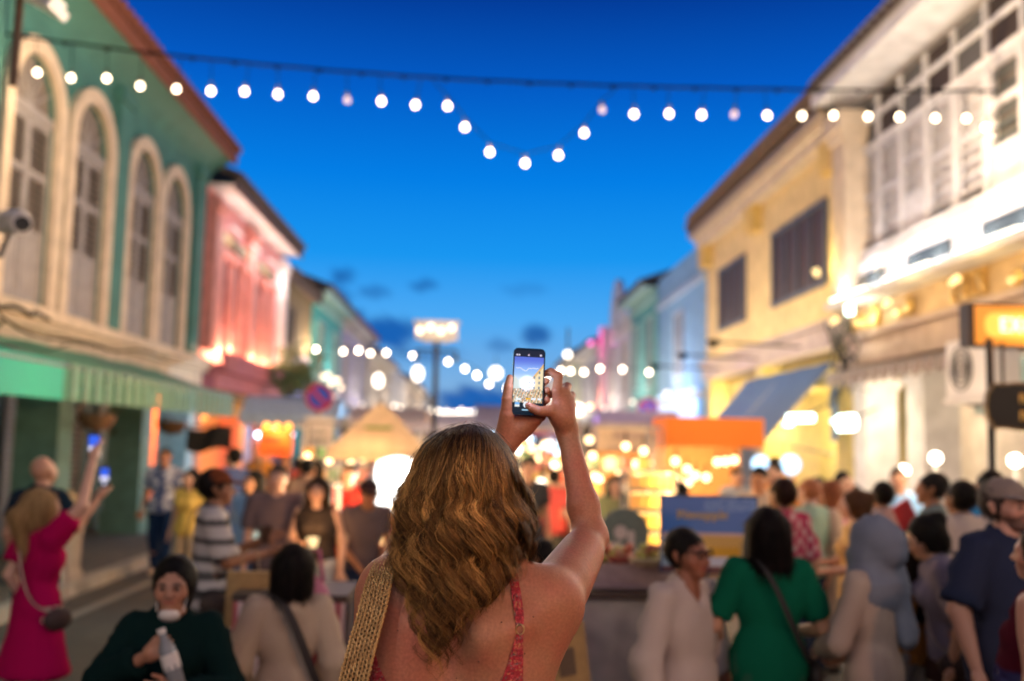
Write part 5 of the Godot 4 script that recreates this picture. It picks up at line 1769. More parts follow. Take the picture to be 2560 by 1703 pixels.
# five fingers on a palm; «b» has its -y along the hand, -z the palm's inner side, +x the thumb's side
func hand(g: Sdf, w: Vector3, b: Basis, s: float, curl: float, k := 0.012) -> void:
	g.cap(w, w + b * Vector3(0.0, -0.05, 0.0) * s, 0.024 * s, 0.032 * s, k, Vector3.ONE)
	for j in 4:
		var x := (0.03 - 0.02 * j) * s
		var root := w + b * Vector3(x, -0.085 * s, 0)
		g.cap(w + b * Vector3(x * 0.7, -0.03 * s, 0), root, 0.015 * s, 0.0115 * s, k)
		var len: float = [0.068, 0.076, 0.07, 0.055][j] * s
		var t := 0.25 * curl
		var p := root
		for q in 3:
			var d := b * Vector3(0.06 - 0.04 * j, -cos(t), -sin(t))
			var e: Vector3 = p + d.normalized() * len * float([0.45, 0.32, 0.25][q])
			g.cap(p, e, (0.0095 - 0.0008 * q) * s, (0.0088 - 0.001 * q) * s, 0.004)
			p = e
			t += 0.75 * curl
	var t0 := w + b * Vector3(0.026, -0.03, -0.005) * s
	var t1 := t0 + b * Vector3(0.026, -0.03, -0.014 - 0.01 * curl) * s
	g.cap(t0, t1, 0.014 * s, 0.011 * s, k)
	g.cap(t1, t1 + b * Vector3(0.006, -0.032, -0.012 * curl) * s, 0.011 * s, 0.0085 * s, 0.004)

# head on its own grid, turned by «hb» about the top of the neck
func head_shape(g: Sdf, hb: Basis, s: float, pv: Vector3, wide := 1.0) -> void:
	var q := func(x: float, y: float, z: float) -> Vector3: return pv + hb * (Vector3(x * wide, y - 1.52, z) * s)
	g.cap(q.call(0, 1.625, 0.02), q.call(0, 1.61, -0.012), 0.088 * s, 0.084 * s, 0.02, Vector3(0.86, 1.02, 1.0))
	g.cap(q.call(0, 1.575, -0.032), q.call(0, 1.53, -0.05), 0.062 * s, 0.043 * s, 0.035, Vector3(1.0, 1.0, 1.0))
	g.cap(q.call(0, 1.515, -0.074), q.call(0, 1.513, -0.07), 0.022 * s, 0.02 * s, 0.03)
	g.cap(q.call(0, 1.602, -0.098), q.call(0, 1.57, -0.117), 0.008 * s, 0.014 * s, 0.014)
	g.cap(q.call(-0.015, 1.566, -0.104), q.call(0.015, 1.566, -0.104), 0.009 * s, 0.009 * s, 0.01)
	for e in [-1.0, 1.0]:
		g.cap(q.call(0.018 * e, 1.612, -0.092), q.call(0.048 * e, 1.61, -0.08), 0.012 * s, 0.012 * s, 0.015)
		g.cap(q.call(0.032 * e, 1.594, -0.1), q.call(0.033 * e, 1.594, -0.1), 0.012 * s, 0.012 * s, 0.012, Vector3.ONE, 1)
		g.cap(q.call(0.045 * e, 1.57, -0.065), q.call(0.04 * e, 1.56, -0.07), 0.024 * s, 0.02 * s, 0.02)
		g.cap(q.call(0.079 * e, 1.605, 0.014), q.call(0.077 * e, 1.572, 0.004), 0.018 * s, 0.012 * s, 0.008, Vector3(0.6, 1.0, 1.0))
	g.cap(q.call(-0.02, 1.541, -0.096), q.call(0.02, 1.541, -0.096), 0.008 * s, 0.008 * s, 0.008)

func col_lerp3(a: Color, b: Color, t: float) -> Color:
	return a.lerp(b, clampf(t, 0.0, 1.0))

var folds: FastNoiseLite

func cloth_mat() -> StandardMaterial3D:
	var m := tinted("cloth", 0.95, 0.0, 0.35)
	m.metallic_specular = 0.15
	return m

# one person from a description; the node stands on the ground under the hips, the figure faces -z before it is turned
func person(d: Dictionary) -> Node3D:
	if folds == null:
		folds = FastNoiseLite.new()
		folds.seed = 5; folds.frequency = 7.0; folds.fractal_octaves = 3; folds.fractal_type = FastNoiseLite.FRACTAL_RIDGED
	var s: float = d.get("h", 1.68) / 1.7
	var b: float = d.get("build", 1.0)
	var fem: bool = d.get("fem", false)
	var cell: float = d.get("cell", 0.02)
	var t := thing("person", d.label, "person", Vector3(d.at[0], -float(d.get("drop", 0.0)), d.at[1]), deg_to_rad(d.get("turn", 0.0)), d.get("group", ""))
	var skin: Color = d.get("skin", Color(0.42, 0.22, 0.13))
	var shoe: Color = d.get("shoe", Color(0.03, 0.03, 0.03))
	var lean: float = d.get("lean", 0.0)
	var up := func(x: float, y: float, z: float) -> Vector3:   # bends the trunk forward above the hips
		var v := Vector3(x, y, z)
		if y > 0.95 and lean != 0.0:
			v = Vector3(0, 0.95, 0) + Basis(Vector3.RIGHT, -lean) * (v - Vector3(0, 0.95, 0))
		return v * s
	var sw := 0.16 if fem else 0.182
	var sh := [up.call(-sw, 1.385, 0.01), up.call(sw, 1.385, 0.01)]
	var le: Array = d.get("le", [-0.235, 1.11, 0.04]); var lw: Array = d.get("lw", [-0.245, 0.87, -0.05])
	var re: Array = d.get("re", [0.235, 1.11, 0.04]); var rw: Array = d.get("rw", [0.245, 0.87, -0.05])
	var el := [up.call(le[0], le[1], le[2]), up.call(re[0], re[1], re[2])]
	var wr := [up.call(lw[0], lw[1], lw[2]), up.call(rw[0], rw[1], rw[2])]
	var st: float = d.get("stride", 0.0)
	var hip := [Vector3(-0.085, 0.9, 0) * s, Vector3(0.085, 0.9, 0) * s]
	var kn := [Vector3(-0.1, 0.49, -0.02 - st * 0.5) * s, Vector3(0.1, 0.49, -0.02 + st * 0.3) * s]
	var an := [Vector3(-0.1, 0.085, 0.02 - st) * s, Vector3(0.1, 0.085 + absf(st) * 0.12, 0.02 + st) * s]
	var drop: float = d.get("drop", 0.0)
	if drop > 0.0:      # perched low, knees bent
		for e in 2:
			var sd := e * 2.0 - 1.0
			an[e] = Vector3(0.11 * sd * s, 0.085 * s + drop, -0.12 * s)
			kn[e] = Vector3(0.13 * sd * s, (hip[e].y + an[e].y) * 0.5, -0.12 * s - sqrt(maxf(0.01, 0.17 * s * s - pow((hip[e].y - an[e].y) * 0.5, 2.0))))
	var hb := Basis.from_euler(Vector3(d.get("nod", 0.0), d.get("look", 0.0), d.get("tilt", 0.0)))
	var pv: Vector3 = up.call(0, 1.5, -0.005)
	var lo := Vector3(-0.34, 0.0, -0.3) * s
	var hi := Vector3(0.34, 1.78, 0.3) * s
	for p in [el[0], el[1], wr[0], wr[1], kn[0], an[0], an[1], pv]:
		lo = lo.min(p - Vector3.ONE * 0.22 * s); hi = hi.max(p + Vector3.ONE * 0.22 * s)
	lo.y = -0.03 + drop
	# ---- the body
	var g := Sdf.new(lo, hi, cell)
	var fl := Vector3(1, 1, 0.74 + 0.1 * (b - 1.0))
	var bust := 0.02 if fem else 0.0
	var trunk := func(q: Sdf, add: float) -> void:
		q.cap(Vector3(-0.055, 0.93, 0.005) * s, Vector3(0.055, 0.93, 0.005) * s, (0.118 * b + add) * s, (0.118 * b + add) * s, 0.04, fl)
		q.cap(Vector3(0, 0.95, 0) * s, up.call(0, 1.12, 0), (0.125 * b + add) * s, ((0.118 if not fem else 0.104) * b + add) * s, 0.06, fl)
		q.cap(up.call(-0.06, 1.25, 0), up.call(0.06, 1.25, 0), (0.115 * b + add) * s, (0.115 * b + add) * s, 0.08, fl)
		q.cap(up.call(-sw * 0.72, 1.36, 0.01), up.call(sw * 0.72, 1.36, 0.01), (0.068 * b + add) * s, (0.068 * b + add) * s, 0.06, fl)
		q.cap(up.call(0, 1.38, 0.01), up.call(0, 1.45, 0.0), (0.075 + add) * s, (0.055 + add) * s, 0.05)
		if b > 1.1:
			q.cap(up.call(0, 1.05, -0.04), up.call(0, 1.1, -0.05), 0.13 * b * s, 0.12 * b * s, 0.08)
		if fem:
			for e in [-1.0, 1.0]:
				q.cap(up.call(0.065 * e, 1.255, -0.075), up.call(0.06 * e, 1.25, -0.08), (0.05 + add) * s, (0.05 + add) * s, 0.04)
	trunk.call(g, 0.0)
	g.cap(up.call(0, 1.42, 0.008), pv + hb * Vector3(0, 0.04, -0.005) * s, (0.056 if not fem else 0.048) * s, 0.05 * s, 0.03)
	for e in 2:
		g.cap(sh[e], el[e], 0.052 * b * s, 0.04 * b * s, 0.04)
		g.cap(el[e], wr[e], 0.042 * b * s, 0.027 * s, 0.015)
		g.cap(hip[e], kn[e], 0.088 * b * s, 0.056 * b * s, 0.04)
		g.cap(kn[e], an[e], 0.057 * b * s, 0.037 * s, 0.02)
		g.cap(kn[e] + Vector3(0, -0.1, 0.02) * s, kn[e] + Vector3(0, -0.18, 0.02) * s, 0.05 * b * s, 0.045 * b * s, 0.03)
		g.cap(an[e] + Vector3(0, -0.045, 0.03) * s, an[e] + Vector3(0.02 * (e * 2 - 1), -0.055, -0.14) * s, 0.04 * s, 0.034 * s, 0.03, Vector3(1, 0.8, 1))
	var m := MB.new()
	var near: bool = d.get("fine", true)
	var sleeve: float = d.get("sleeve", 0.6)
	var fa := []
	for e in 2:   # the frames of the hands
		var dy: Vector3 = -(wr[e] - el[e]).normalized()
		var hint: Vector3 = Vector3.FORWARD if absf(dy.z) < 0.8 else Vector3.UP
		if d.has("palm"):
			hint = Vector3(d.palm[e][0], d.palm[e][1], d.palm[e][2])
		var dz := -(hint - dy * hint.dot(dy)).normalized()
		fa.append(Basis(dy.cross(dz), dy, dz))
		if e == 0:
			fa[e] = Basis(-fa[e].x, fa[e].y, fa[e].z)
	if not near:
		for e in 2:
			g.cap(wr[e], wr[e] - fa[e].y * 0.12 * s, 0.032 * s, 0.024 * s, 0.02, Vector3(1, 1, 0.7))
	var ankle_y := 0.1 * s + drop
	g.into(m, func(p: Vector3) -> Color: return shoe if p.y < ankle_y and d.get("shod", true) else skin)
	if near:
		for e in 2:
			var hg := Sdf.new(wr[e] - Vector3.ONE * 0.2 * s, wr[e] + Vector3.ONE * 0.2 * s, d.get("hand_cell", 0.007))
			hand(hg, wr[e], fa[e], s, d.get("curl", [0.6, 0.6])[e])
			hg.into(m, func(_p: Vector3) -> Color: return skin)
	var hg2 := Sdf.new(pv + Vector3(-0.17, -0.08, -0.19) * s, pv + Vector3(0.17, 0.26, 0.19) * s, minf(cell * 0.5, 0.009))
	head_shape(hg2, hb, s, pv, d.get("wide", 1.0))
	var beard: float = d.get("beard", 0.0)
	var hc: Color = d.get("hair_col", Color(0.012, 0.01, 0.009))
	hg2.into(m, func(p: Vector3) -> Color:
		var q: Vector3 = hb.inverse() * (p - pv) / s + Vector3(0, 1.52, 0)
		var c := skin
		if q.z < -0.092 and absf(q.x) < 0.026 and absf(q.y - 1.541) < 0.009:
			c = skin.lerp(Color(0.35, 0.07, 0.06), 0.6)
		elif absf(q.y - 1.617) < 0.006 and q.z < -0.07 and absf(q.x) > 0.014 and absf(q.x) < 0.05:
			c = skin.lerp(hc, 0.8)
		elif beard > 0.0 and q.z < -0.005 and (q.y < 1.552 or (q.y < 1.56 and absf(q.x) < 0.03)):
			c = skin.lerp(hc, beard)
		else:
			c = skin.lerp(Color(0.55, 0.16, 0.1), 0.18 * smoothstep(0.05, 0.02, Vector2(absf(q.x) - 0.045, q.y - 1.568).length()) if q.z < -0.05 else 0.0)
		return c)
	put("body", m, tinted("skin", 0.5), t)
	if d.get("face", true) and near:
		for e in [-1.0, 1.0]:
			m = MB.new()
			var ec: Vector3 = pv + hb * (Vector3(0.032 * e, 0.075, -0.086) * s)
			m.col = Color(0.3, 0.24, 0.21)
			m.ball(ec, Vector3(0.0125, 0.0095, 0.0125) * s, 10, 7)
			m.col = Color(0.02, 0.012, 0.01)
			m.ball(ec + hb * Vector3(0, 0, -0.0066) * s, Vector3.ONE * 0.0078 * s, 8, 6)
			put("eye", m, tinted("eye", 0.2), t)
	# ---- clothes
	var cloth := cloth_mat()
	var top: Color = d.get("top", Color(0.5, 0.5, 0.5))
	var paint: Callable = d.get("paint", func(_p: Vector3) -> Color: return top)
	var hem: float = d.get("hem", 0.86) * s
	var kind: String = d.get("bottom", "trousers")
	if kind != "dress" and not d.get("bare", false):
		g = Sdf.new(lo, hi, cell)
		trunk.call(g, 0.018)
		g.cap(Vector3(0, 1.0, 0) * s, Vector3(0, hem - 0.1, 0), 0.135 * b * s, 0.15 * b * s, 0.06, Vector3(1.12, 1, 0.86))
		if sleeve > 0.0:
			for e in 2:
				var loose: float = d.get("loose", 0.022)
				if sleeve <= 1.0:
					g.cap(sh[e], sh[e].lerp(el[e], sleeve), (0.05 * b + loose * 0.6) * s, (0.045 * b + loose) * s, 0.018)
					cut_end(g, sh[e].lerp(el[e], sleeve), (el[e] - sh[e]).normalized(), 0.11 * s)
				else:
					g.cap(sh[e], el[e], (0.05 * b + loose * 0.55) * s, (0.042 * b + loose) * s, 0.018)
					g.cap(el[e], el[e].lerp(wr[e], sleeve - 1.0), (0.045 * b + loose) * s, (0.03 + loose) * s, 0.02)
					cut_end(g, el[e].lerp(wr[e], sleeve - 1.0), (wr[e] - el[e]).normalized(), 0.1 * s)
		g.cap(up.call(0, 1.47, -0.015), up.call(0, 1.56, -0.03), 0.066 * s, 0.08 * s, 0.01, Vector3.ONE, 1)
		if d.get("vneck", false):
			g.cap(up.call(0, 1.45, -0.06), up.call(0, 1.3, -0.16), 0.068 * s, 0.02 * s, 0.008, Vector3.ONE, 1)
		g.keep_above(Vector3.UP, hem)
		m = MB.new()
		g.into(m, paint, folds, 0.02 * s, Vector3(1.0, 0.65, 1.0))
		put(d.get("top_name", "shirt"), m, cloth, t)
	var bc: Color = d.get("bottom_col", Color(0.03, 0.04, 0.08))
	if d.get("lower", true):
		g = Sdf.new(lo, hi, cell)
		if kind == "trousers" or kind == "shorts":
			g.cap(Vector3(-0.055, 0.94, 0.005) * s, Vector3(0.055, 0.94, 0.005) * s, 0.126 * b * s, 0.126 * b * s, 0.04, fl)
			for e in 2:
				g.cap(hip[e], kn[e], 0.098 * b * s, 0.07 * b * s, 0.03)
				if kind == "trousers":
					g.cap(kn[e], an[e], 0.07 * b * s, (0.056 if not fem else 0.05) * s, 0.02)
			g.keep_above(Vector3.DOWN, -1.03 * s)
			g.keep_above(Vector3.UP, (0.07 if kind == "trousers" else 0.5) * s + drop)
		else:
			var sk: float = d.get("flare", 0.27)
			var by: float = d.get("skirt_hem", 0.42) * s
			g.cap(Vector3(0, 0.98, 0) * s, Vector3(0, by - 0.12 * s, 0), 0.128 * b * s, sk * s, 0.05, Vector3(1, 1, 0.8))
			if kind == "dress":
				trunk.call(g, 0.014)
				for e in 2:
					if sleeve > 1.0:
						g.cap(sh[e], el[e], 0.064 * b * s, 0.056 * b * s, 0.018)
						g.cap(el[e], el[e].lerp(wr[e], sleeve - 1.0), 0.056 * s, 0.05 * s, 0.02)
					elif sleeve > 0.0:
						g.cap(sh[e], sh[e].lerp(el[e], sleeve), 0.075 * b * s, 0.075 * b * s, 0.03)
						cut_end(g, sh[e].lerp(el[e], sleeve), (el[e] - sh[e]).normalized(), 0.12 * s)
				g.cap(up.call(0, 1.47, -0.015), up.call(0, 1.56, -0.03), 0.07 * s, 0.09 * s, 0.01, Vector3.ONE, 1)
			else:
				g.keep_above(Vector3.DOWN, -1.02 * s)
			g.keep_above(Vector3.UP, by)
		m = MB.new()
		g.into(m, paint if kind == "dress" else func(_p: Vector3) -> Color: return bc, folds, 0.02 * s, Vector3(1.2, 0.35, 1.2))
		put(kind, m, cloth, t)
	hair(d, t, hb, pv, s, hc, up)
	return t

# removes what reaches past a sleeve's end
func cut_end(g: Sdf, at: Vector3, dir: Vector3, r: float) -> void:
	var lo := (at - Vector3.ONE * r * 1.5 - g.o) / g.c
	var hi := (at + Vector3.ONE * r * 1.5 - g.o) / g.c
	for z in range(maxi(0, int(lo.z)), mini(g.nz, int(hi.z) + 1)):
		for y in range(maxi(0, int(lo.y)), mini(g.ny, int(hi.y) + 1)):
			for x in range(maxi(0, int(lo.x)), mini(g.nx, int(hi.x) + 1)):
				var v := g.o + Vector3(x, y, z) * g.c - at
				var q := v.dot(dir)
				if q > -g.c * 2.0 and (v - dir * q).length() < r and q < r * 1.2:
					var i := (z * g.ny + y) * g.nx + x
					g.f[i] = maxf(g.f[i], q)

func hair(d: Dictionary, t: Node3D, hb: Basis, pv: Vector3, s: float, hc: Color, up: Callable) -> void:
	var style: String = d.get("hair", "short")
	var q := func(x: float, y: float, z: float) -> Vector3: return pv + hb * (Vector3(x, y - 1.52, z) * s)
	var cell := clampf(d.get("cell", 0.02) * 0.55, 0.008, 0.014)
	var g := Sdf.new(pv + Vector3(-0.3, -0.5, -0.3) * s, pv + Vector3(0.3, 0.34, 0.4) * s, cell)
	var mat := tinted("hair", 0.55)
	mat.metallic_specular = 0.22
	var paint := func(p: Vector3) -> Color: return hc * (0.75 + 0.5 * absf(sin(p.x * 190.0 + p.y * 25.0 + p.z * 140.0)))
	var n: Vector3 = hb * Vector3(0, 0.62, 0.78)
	var m := MB.new()
	if style == "bald":
		return
	if style == "hijab":
		var cc: Color = d.get("scarf", Color(0.2, 0.22, 0.27))
		g.cap(q.call(0, 1.625, 0.03), q.call(0, 1.56, 0.0), 0.115 * s, 0.11 * s, 0.03, Vector3(0.95, 1.05, 1.05))
		g.cap(q.call(0, 1.6, 0.1), q.call(0, 1.57, 0.11), 0.075 * s, 0.07 * s, 0.05)
		g.cap(up.call(0, 1.5, 0.0), up.call(0, 1.38, 0.01), 0.1 * s, 0.17 * s, 0.05, Vector3(1, 1, 0.8))
		g.cap(up.call(0.1, 1.4, 0.06), up.call(0.13, 1.12, 0.12), 0.09 * s, 0.06 * s, 0.05, Vector3(1, 1, 0.7))
		g.cap(q.call(0, 1.585, -0.11), q.call(0, 1.56, -0.13), 0.074 * s, 0.07 * s, 0.015, Vector3(0.85, 1.1, 1), 1)
		g.into(m, func(_p: Vector3) -> Color: return cc, folds, 0.02 * s, Vector3(1.3, 0.5, 1.3))
		put("headscarf", m, cloth_mat(), t)
		return
	if style == "cap":
		var cc: Color = d.get("scarf", Color(0.2, 0.08, 0.03))
		g.cap(q.call(0, 1.632, 0.012), q.call(0, 1.63, 0.0), 0.1 * s, 0.1 * s, 0.02, Vector3(0.88, 1.0, 1.02))
		g.keep_above(hb * Vector3(0, 0.97, 0.24), (hb * Vector3(0, 0.97, 0.24)).dot(q.call(0, 1.632, 0.0)))
		var br: float = d.get("brim", -1.0)
		g.cap(q.call(-0.045, 1.64, br * 0.1), q.call(0.045, 1.64, br * 0.1), 0.05 * s, 0.05 * s, 0.02, Vector3(1, 0.16, 1.2))
		g.cap(q.call(-0.03, 1.632, br * 0.145), q.call(0.03, 1.632, br * 0.145), 0.045 * s, 0.045 * s, 0.02, Vector3(1, 0.16, 1))
		g.into(m, func(_p: Vector3) -> Color: return cc)
		put("cap", m, cloth_mat(), t)
		g = Sdf.new(pv + Vector3(-0.2, -0.2, -0.2) * s, pv + Vector3(0.2, 0.3, 0.2) * s, cell)
		m = MB.new()
		n = hb * Vector3(0, 0.3, 0.95)
		style = "short"
	g.cap(q.call(0, 1.628, 0.026), q.call(0, 1.615, -0.002), 0.096 * s, 0.089 * s, 0.02, Vector3(0.875, 1.03, 1.01))
	if style in ["bob", "long", "pony", "bun"]:
		g.cap(q.call(0, 1.6, 0.035), q.call(0, 1.55, 0.045), 0.098 * s, 0.085 * s, 0.03, Vector3(0.95, 1, 1))
	if style in ["bob", "long"]:
		var y1: float = d.get("hair_end", 1.45 if style == "bob" else 1.25)
		for k in 7:
			var a := -1.75 + k * 3.5 / 6.0
			var rr: float = d.get("spread", 0.088)
			g.cap(q.call(sin(a) * 0.066, 1.62, 0.012 + cos(a) * 0.06), q.call(sin(a) * rr, y1 + 0.03, 0.012 + cos(a) * rr * 0.85), 0.04 * s, 0.034 * s, 0.03)
	if style == "pony":
		g.cap(q.call(0, 1.63, 0.12), q.call(0, 1.58, 0.165), 0.035 * s, 0.045 * s, 0.03)
		g.cap(q.call(0, 1.58, 0.165), q.call(0.0, d.get("hair_end", 1.4), 0.15), 0.048 * s, 0.025 * s, 0.03)
	if style == "bun":
		g.cap(q.call(0, 1.66, 0.11), q.call(0, 1.66, 0.12), 0.05 * s, 0.045 * s, 0.02)
	var line: Vector3 = q.call(0, 1.655, -0.088) if style != "short" else q.call(0, 1.6, -0.03)
	if style == "short":
		g.keep_above(n, n.dot(line))
		g.cap(q.call(0, 1.57, -0.08), q.call(0, 1.55, -0.08), 0.085 * s, 0.085 * s, 0.01, Vector3(1, 1, 1), 1)
	else:
		g.cap(q.call(0, 1.578, -0.1), q.call(0, 1.5, -0.11), 0.076 * s, 0.08 * s, 0.02, Vector3(0.9, 1.05, 1), 1)
	g.into(m, paint, folds, (0.012 if style in ["bob", "long", "pony"] else 0.005) * s, Vector3(2.0, 0.6, 2.0))
	var hr := put("hair", m, mat, t)
	if d.get("cell", 0.02) <= 0.022:
		strands(hr, m, hc, s, style, pv)

# loose strands lying along the hair's surface, so that its edge and its shine are broken
func strands(parent: Node3D, src: MB, hc: Color, s: float, style: String, pv: Vector3) -> void:
	var V := PackedVector3Array(); var N := PackedVector3Array(); var C := PackedColorArray(); var I := PackedInt32Array()
	var long := style in ["bob", "long", "pony"]
	for q in (1500 if long else 700):
		var i := rng.randi() % src.v.size()
		var p := src.v[i]
		var n := src.n[i]
		var crown := pv + Vector3(0, 0.24, 0.05) * s
		var dir := (p - crown)
		dir = (dir - n * dir.dot(n)).normalized() * 0.6 + (Vector3.DOWN - n * Vector3.DOWN.dot(n)) * 0.6
		if dir.length() < 0.05:
			dir = n.cross(Vector3.RIGHT)
		dir = (dir.normalized() + Vector3(rng.randfn(), rng.randfn(), rng.randfn()) * 0.18).normalized()
		var len := rng.randf_range(0.03, 0.12) * s if long else rng.randf_range(0.012, 0.03) * s
		var ac := dir.cross(n).normalized() * rng.randf_range(0.002, 0.0045) * s
		var c := hc * rng.randf_range(0.5, 1.5)
		var lift := rng.randf_range(0.002, 0.014) * s * (1.0 if long else 0.45)
		var first := V.size()
		for k in 4:
			var f := k / 3.0
			var x := p + dir * len * (f - 0.3) + n * (lift * f * f + 0.003 * s) + Vector3(0, -0.02 * f * f * s, 0)
			var w := 1.0 - 0.8 * f
			V.append(x - ac * w); V.append(x + ac * w); N.append((n - ac.normalized() * 0.5).normalized()); N.append((n + ac.normalized() * 0.5).normalized()); C.append(c); C.append(c)
			if k:
				var j := first + (k - 1) * 2
				I.append_array(PackedInt32Array([j, j + 3, j + 1, j, j + 2, j + 3]))
	var arr := []
	arr.resize(Mesh.ARRAY_MAX)
	arr[Mesh.ARRAY_VERTEX] = V; arr[Mesh.ARRAY_NORMAL] = N; arr[Mesh.ARRAY_COLOR] = C; arr[Mesh.ARRAY_INDEX] = I
	var me := ArrayMesh.new()
	me.add_surface_from_arrays(Mesh.PRIMITIVE_TRIANGLES, arr)
	put_mesh("hair_strands", me, tinted("hair", 0.55), parent, "stuff")

# ---------------------------------------------------------------- the crowd
func strap_bag(who: Node3D, label: String, s: float, side: float, col: Color, bag_col: Color, w := 0.035, bag := true, fat := 1.0, bump := 0.0) -> void:
	var t := thing("shoulder_bag", label, "bag", who.position, who.rotation.y)
	var m := MB.new()
	m.col = col
	var rows := []
	for k in 29:
		var a := TAU * k / 28.0
		var up := 0.5 + 0.5 * cos(a)          # 1 on the shoulder, 0 at the hip
		var x := lerpf(0.2, -0.1, up) * side * fat
		var y := lerpf(0.93, 1.475, smoothstep(0.0, 1.0, up * 0.9 + 0.05))
		var z := sin(a) * (0.155 + bump) * fat
		var out := Vector3(x * 0.3, 0, z).normalized()
		var c := Vector3(x, y, z)
		var row := PackedVector3Array()
		var tn := Vector3(-sin(a) * 0.15 * side, -sin(a) * 0.27, cos(a) * 0.15).normalized()
		var ac := tn.cross(out if out.length() > 0.1 else Vector3.UP).normalized() * w
		for j in 3:
			row.append((c + ac * (j - 1.0)) * s)
		rows.append(row)
	m.sheet(rows)
	put("strap", m, tinted("webbing", 0.7), t)
	if bag:
		m = MB.new()
		m.col = bag_col
		m.ball(Vector3(0.23 * side, 0.87, -0.02) * s, Vector3(0.045, 0.075, 0.1) * s, 12, 8)
		put("pouch", m, tinted("webbing", 0.7), t)

func crowd() -> void:
	var folk := []
	var tan := Color(0.5, 0.27, 0.17)
	var brown := Color(0.3, 0.135, 0.07)
	var pale := Color(0.6, 0.36, 0.26)
	# ---- left of the woman
	var p := person({"label": "blonde woman with a ponytail in a magenta dress holding her phone up high", "at": [-2.47, -5.90], "turn": -38.0, "h": 1.47, "fem": true, "cell": 0.018, "skin": pale, "hair": "pony", "hair_col": Color(0.36, 0.23, 0.1), "hair_end": 1.36,
		"bottom": "dress", "paint": func(_q: Vector3) -> Color: return Color(0.4, 0.004, 0.075), "sleeve": 0.65, "flare": 0.3, "skirt_hem": 0.5, "nod": 0.2, "re": [0.29, 1.6, -0.1], "rw": [0.25, 1.9, -0.18], "le": [-0.22, 1.12, 0.08], "lw": [-0.2, 0.9, -0.05], "palm": [[0, 0, -1], [0, 0, -1]]})
	strap_bag(p, "small brown bag on a pale strap across the magenta dress", 0.865, 1.0, Color(0.5, 0.4, 0.32), Color(0.05, 0.025, 0.02), 0.018)
	held_phone("phone held high by the blonde woman", p, Vector3(0.225, 1.985, -0.2) * 0.865, 0.0)
	p = person({"label": "balding man in a dark navy shirt seen from behind, left of the blonde woman", "at": [-3.12, -7.40], "turn": -15.0, "h": 1.62, "cell": 0.02, "skin": tan, "hair": "bald", "top": Color(0.012, 0.028, 0.05), "re": [0.26, 1.16, -0.08], "rw": [0.3, 1.38, -0.27], "bottom_col": Color(0.02, 0.03, 0.06)})
	held_phone("second lit phone held at chest height behind the magenta dress", p, Vector3(0.3, 1.47, -0.3), 0.1)
	person({"label": "man in a blue and white patterned shirt and jeans under the green awning", "at": [-3.95, -13.0], "turn": 178.0, "h": 1.62, "cell": 0.024, "skin": brown, "sleeve": 0.8, "paint": func(q: Vector3) -> Color: return Color(0.035, 0.06, 0.17).lerp(Color(0.45, 0.48, 0.56), smoothstep(-0.05, 0.3, sin(q.x * 31.0 + sin(q.y * 24.0) * 2.0) * sin(q.y * 27.0 + q.x * 9.0) + 0.1)), "hem": 0.84, "bottom_col": Color(0.012, 0.03, 0.075), "shoe": Color(0.5, 0.4, 0.33), "stride": 0.12})
	person({"label": "woman in a yellow top between the patterned shirt and the brown cap", "at": [-3.05, -11.0], "turn": 160.0, "h": 1.43, "fem": true, "cell": 0.026, "skin": tan, "hair": "long", "top": Color(0.62, 0.4, 0.1), "bottom_col": Color(0.4, 0.3, 0.2), "fine": false})
	p = person({"label": "man in a brown cap and a white and grey striped polo shirt holding a cup", "at": [-1.57, -6.20], "turn": -72.0, "h": 1.59, "cell": 0.018, "skin": brown, "hair": "cap", "scarf": Color(0.16, 0.05, 0.022), "sleeve": 0.9, "loose": 0.035, "build": 1.08, "hem": 0.8,
		"paint": func(q: Vector3) -> Color: return Color(0.5, 0.48, 0.46) if fposmod(q.y, 0.105) > 0.045 else Color(0.09, 0.09, 0.09), "re": [0.24, 1.13, -0.08], "rw": [0.12, 1.17, -0.33], "le": [-0.22, 1.12, -0.1], "lw": [-0.03, 1.24, -0.33], "bottom_col": Color(0.02, 0.02, 0.02)})
	strap_bag(p, "black patterned shoulder bag on the man in the striped polo", 0.935, 1.0, Color(0.02, 0.02, 0.02), Color(0.045, 0.03, 0.022), 0.03, true, 1.1)
	var t := thing("drinking_cup", "small dark cup held by the man in the brown cap", "cup", Vector3(-1.27, 1.14, -6.3))
	var m := MB.new()
	m.lathe(PackedVector2Array([Vector2(0, 0), Vector2(0.03, 0), Vector2(0.042, 0.11), Vector2(0.036, 0.105), Vector2(0.0, 0.1)]), Vector3.ZERO, 14)
	put("cup", m, flat("cup_brown", lin(0.06, 0.03, 0.02), 0.3), t)
	t = thing("carrier_bag", "square kraft paper bag hanging behind the cream sweater", "bag", Vector3(-1.24, 0.74, -5.75), 0.1)
	m = MB.new()
	m.hexa([Vector3(-0.12, 0, 0.05), Vector3(-0.12, 0, -0.05), Vector3(0.12, 0, -0.05), Vector3(0.12, 0, 0.05), Vector3(-0.12, 0.3, 0.04), Vector3(-0.12, 0.3, -0.04), Vector3(0.12, 0.3, -0.04), Vector3(0.12, 0.3, 0.04)])
	put("bag_body", m, surf("kraft_paper", lin(0.42, 0.27, 0.11), 0.85, 2.0), t)
	m = MB.new()
	m.tube(PackedVector3Array([Vector3(-0.05, 0.3, 0), Vector3(-0.04, 0.42, 0), Vector3(0.04, 0.42, 0), Vector3(0.05, 0.3, 0)]), 0.004, 0.004, 5)
	put("handle", m, flat("cord_tan", lin(0.4, 0.3, 0.18), 0.8), t)
